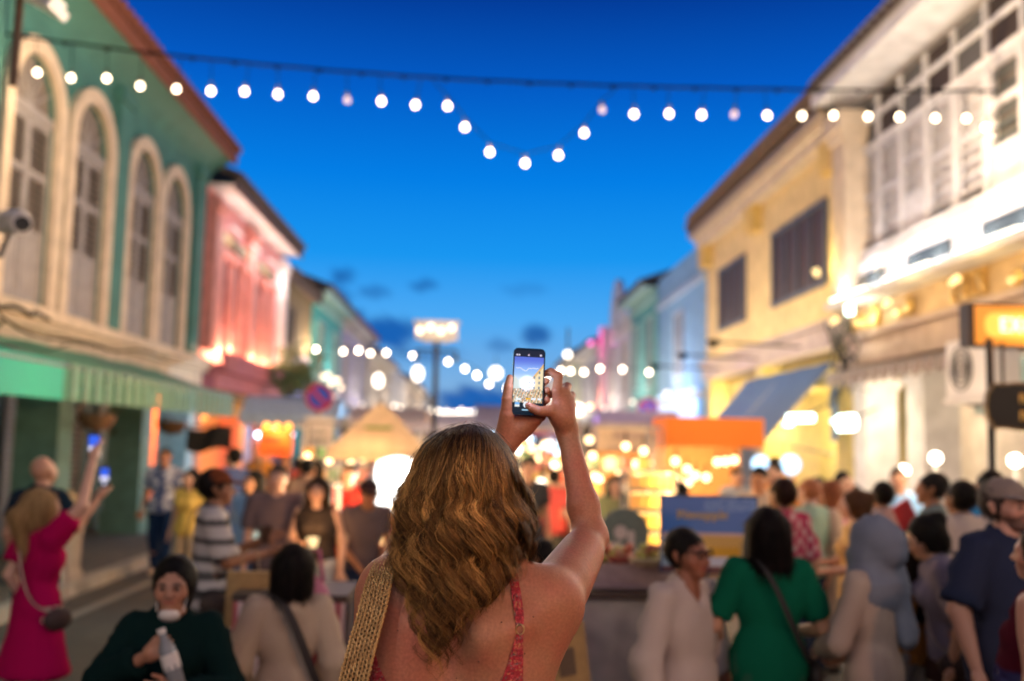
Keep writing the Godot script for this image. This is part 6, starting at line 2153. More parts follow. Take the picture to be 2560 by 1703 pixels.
	p = person({"label": "woman in a dark green jacket with a white mask pulled under her chin", "at": [-1.21, -4.20], "turn": 186.0, "h": 1.54, "drop": 0.24, "fem": true, "cell": 0.014, "skin": Color(0.4, 0.19, 0.115), "hair": "bun", "top": Color(0.006, 0.018, 0.016), "sleeve": 1.85, "loose": 0.03, "build": 0.95, "hem": 0.72, "top_name": "jacket", "nod": -0.08,
		"re": [0.27, 1.17, -0.06], "rw": [0.07, 1.3, -0.21], "le": [-0.27, 1.12, -0.08], "lw": [-0.07, 1.17, -0.27], "bottom_col": Color(0.02, 0.025, 0.05), "palm": [[0.6, 0, 0.8], [-0.6, 0, 0.8]], "curl": [1.0, 0.7]})
	m = MB.new()
	m.ball(Vector3(0, 1.315, -0.07), Vector3(0.043, 0.026, 0.04), 16, 10, Basis(Vector3.RIGHT, 0.35))
	put("face_mask", m, flat("mask_white", lin(0.6, 0.58, 0.56), 0.8), p)
	m = MB.new()
	m.rod(Vector3(-0.05, 1.33, -0.065), Vector3(-0.068, 1.42, 0.0), 0.003, 0.003, 5); m.rod(Vector3(0.05, 1.33, -0.065), Vector3(0.068, 1.42, 0.0), 0.003, 0.003, 5)
	put("mask_loop", m, flat("mask_white", lin(0.6, 0.58, 0.56), 0.8), p)
	t = thing("water_bottle", "clear plastic water bottle held by the woman in the dark green jacket", "bottle", Vector3(-1.13, 0.94, -3.93), 0.0)
	t.rotation.z = 0.35
	m = MB.new()
	m.lathe(scaled([[0.0, -0.1], [0.03, -0.1], [0.032, -0.02], [0.03, 0.0], [0.032, 0.05], [0.014, 0.09], [0.014, 0.11]], 1.0), Vector3.ZERO, 14)
	put("bottle_body", m, flat("clear_plastic", lin(0.2, 0.22, 0.24), 0.15), t)
	m = MB.new()
	m.rod(Vector3(0, 0.108, 0), Vector3(0, 0.128, 0), 0.016)
	put("bottle_cap", m, flat("mask_white", lin(0.6, 0.58, 0.56), 0.8), t)
	m = MB.new()
	m.rod(Vector3(0, -0.03, 0), Vector3(0, 0.03, 0), 0.0335)
	put("bottle_label", m, flat("mask_white", lin(0.6, 0.58, 0.56), 0.8), t)
	p = person({"label": "woman in a cream sweater with black bobbed hair seen from behind", "at": [-0.83, -4.70], "turn": 22.0, "h": 1.50, "drop": 0.20, "fem": true, "cell": 0.015, "skin": brown, "hair": "bob", "hair_end": 1.46, "spread": 0.074, "top": Color(0.46, 0.37, 0.28), "sleeve": 1.8, "loose": 0.035, "build": 0.86, "hem": 0.7, "top_name": "sweater", "le": [-0.26, 1.12, 0.02], "lw": [-0.2, 0.95, -0.2], "look": 0.55})
	strap_bag(p, "black patterned strap bag across the cream sweater", 0.882, 1.0, Color(0.02, 0.018, 0.016), Color(0.03, 0.025, 0.02), 0.036, true, 1.02, 0.01)
	p = person({"label": "tall man in a dusky grey T-shirt facing the camera, left of the long-haired woman", "at": [-1.58, -8.20], "turn": 183.0, "h": 1.57, "cell": 0.022, "skin": pale, "hair_col": Color(0.06, 0.04, 0.03), "top": Color(0.15, 0.115, 0.125), "sleeve": 0.85, "loose": 0.035, "hem": 0.8, "bottom_col": Color(0.02, 0.025, 0.05), "fine": false, "stride": 0.1})
	person({"label": "person in a light blue shirt partly behind the grey T-shirt", "at": [-2.01, -9.30], "turn": 150.0, "h": 1.48, "cell": 0.024, "skin": tan, "hair": "bob", "top": Color(0.25, 0.42, 0.66), "sleeve": 1.6, "bottom_col": Color(0.1, 0.18, 0.34), "fine": false})
	p = person({"label": "long-haired woman in a black sleeveless top and pale jeans holding a lit snack", "at": [-1.22, -8.00], "turn": 176.0, "h": 1.48, "fem": true, "cell": 0.02, "skin": Color(0.62, 0.38, 0.26), "hair": "long", "hair_end": 1.22, "hair_col": Color(0.03, 0.016, 0.01), "top": Color(0.04, 0.032, 0.028), "sleeve": 0.0, "hem": 0.98, "bottom_col": Color(0.4, 0.42, 0.42), "rw": [0.06, 1.12, -0.27], "re": [0.22, 1.12, -0.05]})
	t = thing("snack_cup", "glowing paper cup of food held by the long-haired woman", "cup", Vector3(-1.2, 0.97, -7.7))
	m = MB.new()
	m.lathe(PackedVector2Array([Vector2(0, 0), Vector2(0.03, 0), Vector2(0.045, 0.07), Vector2(0.0, 0.075)]), Vector3.ZERO, 12)
	put("cup", m, glow("lit_cup", Color(1.0, 0.85, 0.6), 1.6), t)
	lamp(t, Vector3(0, 0.15, 0.0), Color(1, 0.75, 0.5), 0.07, 0.03)
	folk.append(person({"label": "vendor in a red shirt behind the snack cart, left of the lightbox", "at": [-1.2, -9.8], "turn": 165.0, "h": 1.55, "cell": 0.026, "skin": tan, "top": Color(0.42, 0.035, 0.03), "bottom_col": Color(0.03, 0.03, 0.04), "fine": false}))
	p = person({"label": "vendor in a dark cap and grey shirt bending over the snack cart", "at": [-0.88, -8.2], "turn": 200.0, "h": 1.5, "cell": 0.024, "skin": brown, "hair": "cap", "scarf": Color(0.05, 0.03, 0.03), "top": Color(0.13, 0.1, 0.1), "fine": false, "lean": 0.3, "nod": -0.3, "lw": [-0.1, 1.0, -0.3], "rw": [0.1, 1.0, -0.3]})
	# ---- behind and right of the woman
	person({"label": "person with short black hair half hidden behind the woman's right shoulder", "at": [0.37, -5.40], "turn": 35.0, "h": 1.43, "drop": 0.15, "cell": 0.02, "skin": brown, "hair": "short", "top": Color(0.25, 0.06, 0.06), "look": 0.5})
	p = person({"label": "vendor in a bright red shirt bent over behind the white counter", "at": [1.18, -8.20], "turn": 205.0, "h": 1.43, "cell": 0.022, "skin": tan, "top": Color(0.62, 0.02, 0.015), "sleeve": 0.9, "loose": 0.05, "fine": false, "lean": 0.35, "nod": -0.4, "lw": [-0.2, 0.95, -0.25], "rw": [0.15, 1.0, -0.3]})
	t = thing("painted_tray", "round grey green tray leaning in front of the red vendor", "tray", Vector3(1.08, 1.16, -7.1), 0.25)
	m = MB.new()
	m.rod(Vector3(0, 0, -0.01), Vector3(0, 0, 0.01), 0.19, 0.19, 26)
	put("tray", m, surf("tray_grey_green", lin(0.14, 0.19, 0.16), 0.5, 2.0), t)
	m = MB.new()
	m.rod(Vector3(-0.03, 0.02, 0.011), Vector3(-0.03, 0.02, 0.014), 0.05, 0.05, 14); m.box(Vector3(0.05, -0.04, 0.013), Vector3(0.05, 0.14, 0.004)); m.box(Vector3(-0.06, -0.07, 0.013), Vector3(0.08, 0.05, 0.004))
	put("print", m, flat("tray_print", lin(0.5, 0.45, 0.42), 0.5), t)
	p = person({"label": "man in a white V-neck shirt and glasses looking to the right", "at": [0.99, -4.60], "turn": 222.0, "h": 1.62, "drop": 0.20, "cell": 0.014, "skin": Color(0.27, 0.105, 0.055), "hair": "short", "top": Color(0.5, 0.42, 0.37), "sleeve": 1.45, "loose": 0.026, "hem": 0.78, "vneck": true, "bottom_col": Color(0.2, 0.13, 0.07), "le": [-0.27, 1.1, 0.02], "lw": [-0.3, 0.86, -0.06], "re": [0.27, 1.1, 0.02], "rw": [0.29, 0.87, -0.06]})
	m = MB.new()
	var s0 := 1.62 / 1.7
	for e in [-1.0, 1.0]:
		var ring := PackedVector3Array()
		for k in 17:
			ring.append(Vector3(0.033 * e + 0.024 * cos(TAU * k / 16.0), 1.593 + 0.019 * sin(TAU * k / 16.0), -0.112) * s0)
		m.tube(ring, 0.003, 0.003, 5)
		m.rod(Vector3(0.056 * e, 1.597, -0.112) * s0, Vector3(0.08 * e, 1.6, 0.0) * s0, 0.0028, 0.0028, 5)
	m.rod(Vector3(-0.01, 1.6, -0.116) * s0, Vector3(0.01, 1.6, -0.116) * s0, 0.003, 0.003, 5)
	put("glasses", m, flat("glasses_black", lin(0.015, 0.012, 0.012), 0.2), p)
	p = person({"label": "woman in a green T-shirt with long black hair seen from behind", "at": [1.37, -4.60], "turn": -4.0, "h": 1.52, "fem": true, "cell": 0.015, "skin": tan, "hair": "long", "hair_end": 1.4, "spread": 0.085, "hair_col": Color(0.009, 0.007, 0.007), "top": Color(0.004, 0.105, 0.058), "sleeve": 0.8, "loose": 0.02, "build": 0.97, "hem": 0.72, "re": [0.28, 1.1, 0.0], "rw": [0.16, 1.04, -0.24], "le": [-0.28, 1.1, 0.0], "lw": [-0.2, 0.98, -0.22], "look": -0.25, "bottom_col": Color(0.02, 0.1, 0.06)})
	strap_bag(p, "black crossbody bag on the woman in the green T-shirt", 0.894, 1.0, Color(0.01, 0.01, 0.011), Color(0.012, 0.012, 0.014), 0.024, true, 1.08)
	person({"label": "woman in a pink floral shirt with short dark hair behind the green T-shirt", "at": [2.06, -6.60], "turn": 20.0, "h": 1.60, "fem": true, "cell": 0.02, "skin": tan, "hair": "short", "hair_col": Color(0.03, 0.015, 0.01), "paint": func(q: Vector3) -> Color: return Color(0.42, 0.05, 0.1).lerp(Color(0.6, 0.45, 0.42), smoothstep(0.2, 0.5, sin(q.x * 70.0) * sin(q.y * 64.0 + q.z * 40.0))), "sleeve": 0.9, "hem": 0.8})
	person({"label": "man with a warmly lit face in a pale shirt near the ring lamps", "at": [2.66, -9.20], "turn": 150.0, "h": 1.62, "cell": 0.024, "skin": Color(0.55, 0.24, 0.1), "top": Color(0.6, 0.5, 0.38), "sleeve": 0.8, "fine": false, "nod": -0.2})
	person({"label": "person in a mint green shirt right of the pink floral shirt", "at": [2.71, -8.00], "turn": 30.0, "h": 1.56, "cell": 0.024, "skin": pale, "hair": "short", "hair_col": Color(0.3, 0.12, 0.06), "top": Color(0.32, 0.46, 0.36), "sleeve": 0.9, "fine": false})
	person({"label": "woman with auburn hair in a cream blouse turned to the left", "at": [2.95, -8.20], "turn": 80.0, "h": 1.54, "fem": true, "cell": 0.024, "skin": Color(0.6, 0.32, 0.2), "hair": "long", "hair_col": Color(0.2, 0.07, 0.03), "top": Color(0.6, 0.48, 0.36), "sleeve": 1.3, "fine": false, "bottom_col": Color(0.5, 0.42, 0.33)})
	p = person({"label": "woman in a pale yellow dress with a bare arm in front of the auburn-haired woman", "at": [2.70, -7.00], "turn": 70.0, "h": 1.52, "fem": true, "cell": 0.02, "skin": pale, "hair": "bun", "hair_col": Color(0.08, 0.04, 0.02), "bottom": "dress", "paint": func(_q: Vector3) -> Color: return Color(0.6, 0.42, 0.2), "sleeve": 0.4, "re": [0.22, 1.12, -0.05], "rw": [0.1, 1.1, -0.3], "lw": [-0.1, 1.05, -0.3]})
	person({"label": "man in a cream shirt with cropped black hair seen from behind by the white pillar", "at": [3.15, -7.60], "turn": 10.0, "h": 1.56, "cell": 0.022, "skin": brown, "top": Color(0.58, 0.48, 0.4), "sleeve": 0.9, "loose": 0.04, "build": 1.1, "fine": false})
	person({"label": "woman in a blue grey headscarf and a long beige cloak", "at": [1.81, -4.50], "turn": 40.0, "h": 1.48, "fem": true, "cell": 0.015, "skin": tan, "hair": "hijab", "scarf": Color(0.17, 0.2, 0.26), "bottom": "dress", "paint": func(_q: Vector3) -> Color: return Color(0.38, 0.31, 0.26), "sleeve": 1.9, "flare": 0.27, "skirt_hem": 0.1, "build": 1.0, "le": [-0.24, 1.1, -0.05], "lw": [-0.06, 1.02, -0.24], "re": [0.25, 1.1, 0.0], "rw": [0.12, 0.98, -0.2]})
	person({"label": "woman with long dark hair and an amber top behind the blue grey headscarf", "at": [2.33, -5.30], "turn": 25.0, "h": 1.37, "fem": true, "cell": 0.02, "skin": tan, "hair": "long", "hair_end": 1.15, "hair_col": Color(0.015, 0.009, 0.007), "top": Color(0.3, 0.13, 0.03), "sleeve": 0.9, "bottom_col": Color(0.25, 0.24, 0.22)})
	p = person({"label": "woman in a lavender grey shirt with tied black hair bowing her head", "at": [2.46, -5.10], "turn": 75.0, "h": 1.48, "fem": true, "cell": 0.018, "skin": tan, "hair": "bun", "top": Color(0.2, 0.18, 0.24), "sleeve": 0.9, "bottom": "skirt", "bottom_col": Color(0.05, 0.025, 0.02), "flare": 0.2, "skirt_hem": 0.75, "lean": 0.18, "nod": -0.45})
	strap_bag(p, "dark brown bag hanging from the woman in the lavender grey shirt", 0.87, -1.0, Color(0.35, 0.33, 0.34), Color(0.04, 0.02, 0.016), 0.02)
	person({"label": "man in an off-white T-shirt with thick black hair seen from behind on the right", "at": [3.07, -6.20], "turn": 12.0, "h": 1.62, "cell": 0.02, "skin": brown, "top": Color(0.5, 0.42, 0.36), "sleeve": 0.85, "loose": 0.045, "build": 1.08, "bottom_col": Color(0.4, 0.33, 0.26)})
	person({"label": "man in a grey teal shirt turned left below the tallest globe lamp", "at": [3.26, -7.00], "turn": 60.0, "h": 1.65, "cell": 0.022, "skin": brown, "hair_col": Color(0.02, 0.018, 0.016), "top": Color(0.13, 0.18, 0.18), "sleeve": 0.9, "fine": false})
	person({"label": "person in a bright blue shirt and black hair behind the grey cap", "at": [3.78, -7.20], "turn": 15.0, "h": 1.67, "cell": 0.022, "skin": brown, "top": Color(0.04, 0.24, 0.5), "sleeve": 0.8, "fine": false})
	p = person({"label": "bearded man in a grey cap and a navy T-shirt looking to the right", "at": [2.43, -4.50], "turn": 208.0, "h": 1.68, "cell": 0.015, "skin": Color(0.5, 0.27, 0.2), "hair": "cap", "scarf": Color(0.25, 0.2, 0.175), "brim": -0.7, "hair_col": Color(0.06, 0.045, 0.04), "beard": 0.75, "top": Color(0.026, 0.034, 0.07), "sleeve": 0.9, "loose": 0.03, "build": 1.22, "hem": 0.78, "wide": 1.08, "bottom_col": Color(0.012, 0.014, 0.025), "re": [0.29, 1.12, 0.04], "rw": [0.29, 0.88, -0.04], "le": [-0.29, 1.12, 0.04], "lw": [-0.29, 0.88, -0.04]})
	person({"label": "person in a maroon dress with a blue patterned band", "at": [2.09, -3.60], "turn": 40.0, "h": 1.55, "fem": true, "cell": 0.016, "skin": Color(0.5, 0.26, 0.19), "hair": "bun", "hair_col": Color(0.05, 0.03, 0.02), "bottom": "dress", "sleeve": 0.0, "build": 1.15, "paint": func(q: Vector3) -> Color: return Color(0.075, 0.008, 0.02) if absf(q.y - 0.97) > 0.06 else Color(0.06, 0.07, 0.2).lerp(Color(0.02, 0.01, 0.05), 0.5 + 0.5 * sin(q.x * 90.0) * sin(q.y * 120.0)), "flare": 0.22, "skirt_hem": 0.8})
	t = thing("red_folder", "bright red folder held up behind the off-white T-shirt", "folder", Vector3(3.2, 1.32, -7.3), 0.3)
	m = MB.new()
	m.box(Vector3.ZERO, Vector3(0.16, 0.22, 0.02), Basis(Vector3.BACK, 0.5))
	put("folder", m, flat("folder_red", lin(0.5, 0.015, 0.02), 0.5), t)
	# ---- walkers farther off: three builds repeated with other clothes and turns
	var base := []
	base.append(person({"label": "walker in a white T-shirt beyond the tan canopy cart", "at": [-2.2, -15.5], "turn": 178.0, "h": 1.66, "cell": 0.03, "skin": Color(0.42, 0.22, 0.13), "top": Color(0.6, 0.6, 0.6), "fine": false, "stride": 0.15, "bottom_col": Color(0.05, 0.06, 0.1), "face": false}))
	base.append(person({"label": "woman in a white blouse walking away near the ivory canopy stall", "at": [-1.6, -18.5], "turn": 5.0, "h": 1.56, "fem": true, "cell": 0.03, "skin": Color(0.45, 0.25, 0.16), "hair": "long", "top": Color(0.6, 0.6, 0.6), "fine": false, "stride": -0.13, "bottom_col": Color(0.1, 0.08, 0.07), "face": false}))
	base.append(person({"label": "heavy-set walker in a white shirt by the violet canopy stall", "at": [0.5, -17.0], "turn": 170.0, "h": 1.7, "build": 1.15, "cell": 0.03, "skin": Color(0.5, 0.3, 0.2), "top": Color(0.6, 0.6, 0.6), "fine": false, "stride": 0.1, "bottom": "shorts", "bottom_col": Color(0.12, 0.1, 0.07), "face": false}))
	var tints := [["red", Color(1.0, 0.15, 0.12)], ["navy", Color(0.12, 0.16, 0.35)], ["yellow", Color(1.1, 0.8, 0.25)], ["black", Color(0.08, 0.08, 0.08)], ["pink", Color(1.1, 0.5, 0.6)], ["olive", Color(0.4, 0.42, 0.2)], ["orange", Color(1.1, 0.45, 0.1)], ["sky blue", Color(0.45, 0.75, 1.2)], ["brown", Color(0.4, 0.24, 0.15)], ["grey", Color(0.5, 0.5, 0.5)]]
	var where := [[-2.75, -14.8, 0, "near the pink house doorway"], [-2.75, -11.6, 1, "between the yellow top and the light blue shirt"], [-2.7, -12.2, 3, "below the red and orange sign board"], [-2.0, -12.8, 9, "just right of the red and orange sign board"], [-1.85, -11.2, 8, "behind the light blue shirt"],
		[-3.4, -16.0, 4, "leaning by the pink house wall"], [-3.0, -14.2, 6, "under the ivory awning of the pink house"], [-0.5, -14.5, 1, "behind the lightbox sign"], [0.25, -12.0, 0, "in the gap right of the woman's hair"], [0.55, -10.2, 3, "left of the bright red vendor"], [0.95, -11.6, 0, "beside the display tower"], [1.5, -10.5, 5, "between the display tower and the beige stall"],
		[1.75, -9.2, 3, "behind the blue poster board"], [2.05, -9.8, 8, "above the right end of the blue poster board"], [3.1, -10.2, 6, "beneath the ring lamps"], [3.6, -9.6, 4, "right of the ring lamps"], [3.5, -8.9, 2, "in front of the white pillar"], [4.1, -9.5, 7, "right of the white pillar"], [3.8, -10.9, 1, "before the white roller doors"], [4.1, -7.9, 3, "between the grey teal shirt and the right edge"],
		[0.0, -20.0, 7, "far off by the lamp post"], [0.9, -24.0, 4, "far off between the red canopy and the violet canopy"], [-1.2, -26.0, 2, "far off in front of the white canopy stall"], [1.8, -27.0, 0, "far off on the right half of the street"], [-2.6, -28.0, 9, "far off by the cream canopy stall"], [0.2, -34.0, 6, "farthest off in the middle of the street"]]
	where.append_array([[3.3, -12.4, 9, "at the orange stall's right side"], [2.2, -10.9, 4, "in front of the orange stall"], [3.9, -12.8, 0, "under the steep blue awning"], [4.4, -11.4, 7, "at the foot of the party pier"], [1.9, -12.6, 3, "behind the stall frame beside the display tower"], [0.75, -13.2, 2, "before the narrow stall frame"],
		[-2.3, -13.9, 8, "by the stall frame left of the tan canopy"], [-3.5, -18.5, 1, "beside the pink house wall"], [-2.9, -16.8, 7, "beyond the no parking sign on the left"], [-0.1, -16.2, 5, "past the canopy cart on its right"], [-0.65, -22.0, 4, "beyond the lamp post"], [1.45, -19.0, 6, "by the purple lit stall"], [0.45, -28.5, 8, "deep in the street below the phone"], [-1.9, -21.5, 0, "before the ivory canopy stall"]])
	for k in where.size():
		var e: Array = where[k]
		var src: Node3D = base[(k * 2 + k / 3) % 3]
		var c: Node3D = src.duplicate()
		c.name = numbered("person")
		add_child(c, true)
		var back := (k % 3) == 1
		c.position = Vector3(e[0], 0, e[1])
		c.rotation.y = (0.2 if back else PI) + sin(k * 1.7) * 0.7
		c.scale = Vector3.ONE * (0.93 + 0.06 * sin(k * 2.3))
		var tn: Array = tints[e[2]]
		for ch in c.get_children():
			if ch.name == "shirt":
				ch.material_override = tint_mat(tn[0], tn[1])
		c.set_meta("label", "%s in a %s top %s" % ["back-turned walker" if back else "walker", tn[0], e[3]])
		c.set_meta("group", "walkers in the market")

func tint_mat(key: String, c: Color) -> StandardMaterial3D:
	var k := "cloth_" + key
	if not mats.has(k):
		var m: StandardMaterial3D = cloth_mat().duplicate()
		m.resource_name = "cloth_" + key.replace(" ", "_")
		m.albedo_color = c.linear_to_srgb()
		mats[k] = m
	return mats[k]

func held_phone(label: String, who: Node3D, at: Vector3, turn: float) -> void:
	var w := who.transform * at
	var t := thing("phone", label, "phone", w, turn)
	t.rotation.x = 0.1
	var m := MB.new()
	m.rbox(Vector3.ZERO, Vector3(0.072, 0.15, 0.009), 0.01)
	put("phone_body", m, flat("phone_black", lin(0.012, 0.012, 0.014), 0.2), t)
	m = MB.new()
	m.rbox(Vector3(0, 0.035, 0.0052), Vector3(0.06, 0.06, 0.001), 0.004)
	put("screen", m, glow("screen_blue", Color(0.12, 0.4, 1.0), 0.9), t)
	m = MB.new()
	m.rbox(Vector3(0, -0.012, 0.0052), Vector3(0.06, 0.03, 0.001), 0.004)
	m.rod(Vector3(0, -0.05, 0.005), Vector3(0, -0.05, 0.0062), 0.012, 0.012, 12)
	put("screen", m, glow("screen_white", Color(0.9, 0.9, 1.0), 1.2), t)

# ---------------------------------------------------------------- the woman with the phone
func photographer() -> void:
	var base := Vector3(-0.03, 0, -1.97)
	var t := thing("person", "woman with wavy brown shoulder-length hair and a bare tanned back raising her phone", "person", base)
	var W := func(x: float, y: float, z: float) -> Vector3: return Vector3(x, y, z) - base
	var skin := Color(0.48, 0.212, 0.115)
	var sm := StandardMaterial3D.new()
	sm.resource_name = "tanned_skin"
	sm.vertex_color_use_as_albedo = true
	sm.albedo_texture = noise_tex("freckles", 0.035, 4, 0.78, 1.0)
	sm.uv1_triplanar = true
	sm.uv1_scale = Vector3.ONE * 7.0
	sm.roughness = 0.5
	sm.metallic_specular = 0.45
	sm.subsurf_scatter_enabled = true
	sm.subsurf_scatter_strength = 0.12
	sm.normal_enabled = true
	sm.normal_texture = noise_tex("pores", 0.09, 3, 0.0, 2.0, true)
	sm.normal_scale = 0.25
	var blot := FastNoiseLite.new()
	blot.seed = 3; blot.frequency = 9.0; blot.fractal_octaves = 3
	var paint := func(p: Vector3) -> Color:
		var n := blot.get_noise_3dv(p)
		var c := skin.lerp(Color(0.52, 0.17, 0.10), clampf(0.35 + n * 1.1, 0.0, 1.0))
		if p.x + base.x < -0.02 and p.z > -0.2:
			c = c.lerp(Color(0.5, 0.17, 0.12), 0.25)
		return c
	# ---- body
	var g := Sdf.new(Vector3(-0.36, -0.03, -0.5), Vector3(0.42, 2.0, 0.3), 0.0075)
	var fl := Vector3(1, 1, 0.72)
	g.cap(W.call(-0.085, 0.93, -1.97), W.call(0.025, 0.93, -1.97), 0.125, 0.125, 0.05, Vector3(1, 1, 0.8))
	g.cap(W.call(-0.03, 0.95, -1.97), W.call(-0.03, 1.14, -1.97), 0.13, 0.118, 0.06, Vector3(1, 1, 0.75))
	g.cap(W.call(-0.03, 1.14, -1.97), W.call(-0.032, 1.28, -1.965), 0.118, 0.135, 0.07, Vector3(1.05, 1, 0.72))
	g.cap(W.call(-0.095, 1.33, -1.965), W.call(0.03, 1.33, -1.965), 0.112, 0.112, 0.06, fl)
	g.cap(W.call(-0.105, 1.42, -1.965), W.call(0.05, 1.42, -1.965), 0.10, 0.10, 0.06, fl)
	g.cap(W.call(-0.135, 1.495, -1.99), W.call(0.135, 1.475, -1.99), 0.06, 0.062, 0.05, Vector3(1, 1, 0.9))
	g.cap(W.call(0.0, 1.585, -1.975), W.call(-0.13, 1.515, -1.99), 0.045, 0.05, 0.05)
	g.cap(W.call(0.0, 1.585, -1.975), W.call(0.12, 1.505, -1.99), 0.045, 0.05, 0.05)
	g.cap(W.call(0.0, 1.50, -1.965), W.call(-0.012, 1.66, -1.985), 0.062, 0.055, 0.05)
	for e in [-1.0, 1.0]:
		g.cap(W.call(-0.03 + 0.075 * e, 1.23, -2.06), W.call(-0.03 + 0.07 * e, 1.22, -2.075), 0.058, 0.058, 0.04)
	# shoulder blades, the groove of the spine, the muscle below the raised arms
	g.cap(W.call(0.035, 1.44, -1.90), W.call(0.075, 1.34, -1.905), 0.034, 0.026, 0.07)
	g.cap(W.call(-0.09, 1.45, -1.90), W.call(-0.125, 1.345, -1.91), 0.034, 0.026, 0.07)
	g.cap(W.call(0.03, 1.435, -1.885), W.call(0.10, 1.462, -1.91), 0.018, 0.016, 0.05)
	g.cap(W.call(-0.03, 1.46, -1.862), W.call(-0.031, 1.12, -1.85), 0.012, 0.014, 0.045, Vector3.ONE, 1)
	g.cap(W.call(0.055, 1.29, -1.965), W.call(0.16, 1.465, -2.03), 0.066, 0.06, 0.06)
	g.cap(W.call(-0.135, 1.29, -1.965), W.call(-0.155, 1.48, -2.01), 0.07, 0.06, 0.06)
	# arms
	var sR: Vector3 = W.call(0.165, 1.49, -2.03); var eR: Vector3 = W.call(0.27, 1.588, -2.28); var wR: Vector3 = W.call(0.2195, 1.834, -2.363)
	var sL: Vector3 = W.call(-0.155, 1.505, -2.03); var eL: Vector3 = W.call(-0.06, 1.63, -2.26); var wL: Vector3 = W.call(0.076, 1.796, -2.378)
	for a in [[sR, eR, wR], [sL, eL, wL]]:
		var s: Vector3 = a[0]; var e: Vector3 = a[1]; var w: Vector3 = a[2]
		g.cap(s, e, 0.056, 0.04, 0.04)
		g.cap(s.lerp(e, 0.3) + Vector3(0, -0.012, 0.01), s.lerp(e, 0.75) + Vector3(0, -0.012, 0.008), 0.046, 0.036, 0.04)
		g.cap(e, e.lerp(w, 0.28), 0.035, 0.035, 0.025)
		g.cap(e.lerp(w, 0.28), w, 0.035, 0.0228, 0.02)
	# legs and feet below the dress
	for e in [-1.0, 1.0]:
		var h: Vector3 = W.call(-0.03 + 0.09 * e, 0.9, -1.97); var k := h + Vector3(0.01 * e, -0.41, -0.02); var an := k + Vector3(0, -0.4, 0.04)
		g.cap(h, k, 0.092, 0.057, 0.04)
		g.cap(k, an, 0.057, 0.036, 0.02)
		g.cap(k + Vector3(0, -0.1, 0.025), k + Vector3(0, -0.18, 0.025), 0.05, 0.044, 0.03)
		g.cap(an + Vector3(0, -0.045, 0.03), an + Vector3(0.02 * e, -0.055, -0.14), 0.038, 0.032, 0.03, Vector3(1, 0.8, 1))
	var m := MB.new()
	g.into(m, paint)
	# head, tipped back to look at the screen
	var hb := Basis.from_euler(Vector3(0.16, -0.1, 0.03))
	var pv: Vector3 = W.call(-0.012, 1.615, -1.985)
	var hg := Sdf.new(pv + Vector3(-0.16, -0.1, -0.2), pv + Vector3(0.16, 0.26, 0.18), 0.007)
	head_shape(hg, hb, 1.0, pv)
	hg.into(m, paint)
	# right hand: thumb on the shutter, index finger at the phone's edge, the others curled
	var q := func(p: Array) -> Vector3: return Vector3(p[0], p[1], p[2]) - base
	var rg := Sdf.new(W.call(0.09, 1.79, -2.44), W.call(0.27, 2.0, -2.27), 0.0026)
	rg.cap(eR.lerp(wR, 0.86), wR, 0.0252, 0.0235, 0.01)
	rg.cap(wR, W.call(0.205, 1.872, -2.348), 0.0245, 0.026, 0.02, Vector3(1, 1, 0.85))
	for e in [[0.194, 1.922, -2.338], [0.213, 1.919, -2.35], [0.225, 1.903, -2.362], [0.229, 1.884, -2.373]]:
		rg.cap(W.call(0.208, 1.862, -2.352), q.call(e), 0.021, 0.0125, 0.016)
	chain(rg, [[0.193, 1.922, -2.338], [0.197, 1.957, -2.35], [0.179, 1.968, -2.358], [0.1645, 1.963, -2.362]], [0.0118, 0.0105, 0.0092, 0.0078], base)
	chain(rg, [[0.214, 1.919, -2.35], [0.222, 1.935, -2.388], [0.197, 1.926, -2.402], [0.182, 1.914, -2.396]], [0.0122, 0.0108, 0.0095, 0.008], base)
	chain(rg, [[0.226, 1.903, -2.362], [0.234, 1.914, -2.4], [0.209, 1.904, -2.413], [0.193, 1.894, -2.407]], [0.0118, 0.0104, 0.0092, 0.0078], base)
	chain(rg, [[0.23, 1.884, -2.373], [0.237, 1.891, -2.405], [0.217, 1.882, -2.418], [0.203, 1.874, -2.412]], [0.0105, 0.0094, 0.0084, 0.0072], base)
	rg.cap(W.call(0.212, 1.848, -2.345), W.call(0.178, 1.873, -2.325), 0.02, 0.0145, 0.016)
	chain(rg, [[0.178, 1.873, -2.325], [0.153, 1.872, -2.317], [0.134, 1.88, -2.322], [0.126, 1.885, -2.326]], [0.0135, 0.0112, 0.0098, 0.0082], base)
	rg.into(m, paint)
	# left hand: the phone rests on the palm, thumb along its left edge, fingers behind it
	var lg := Sdf.new(W.call(0.02, 1.74, -2.44), W.call(0.22, 2.0, -2.28), 0.0026)
	lg.cap(eL.lerp(wL, 0.8), wL, 0.0265, 0.0245, 0.01)
	lg.cap(wL, W.call(0.112, 1.838, -2.378), 0.0265, 0.029, 0.02)
	lg.cap(W.call(0.11, 1.835, -2.376), W.call(0.147, 1.853, -2.368), 0.025, 0.015, 0.02)
	lg.cap(wL + Vector3(-0.004, 0.006, 0.012), W.call(0.076, 1.862, -2.344), 0.024, 0.017, 0.018)
	chain(lg, [[0.076, 1.862, -2.344], [0.0755, 1.9, -2.336], [0.0785, 1.928, -2.334], [0.081, 1.95, -2.334]], [0.0155, 0.012, 0.0105, 0.008], base)
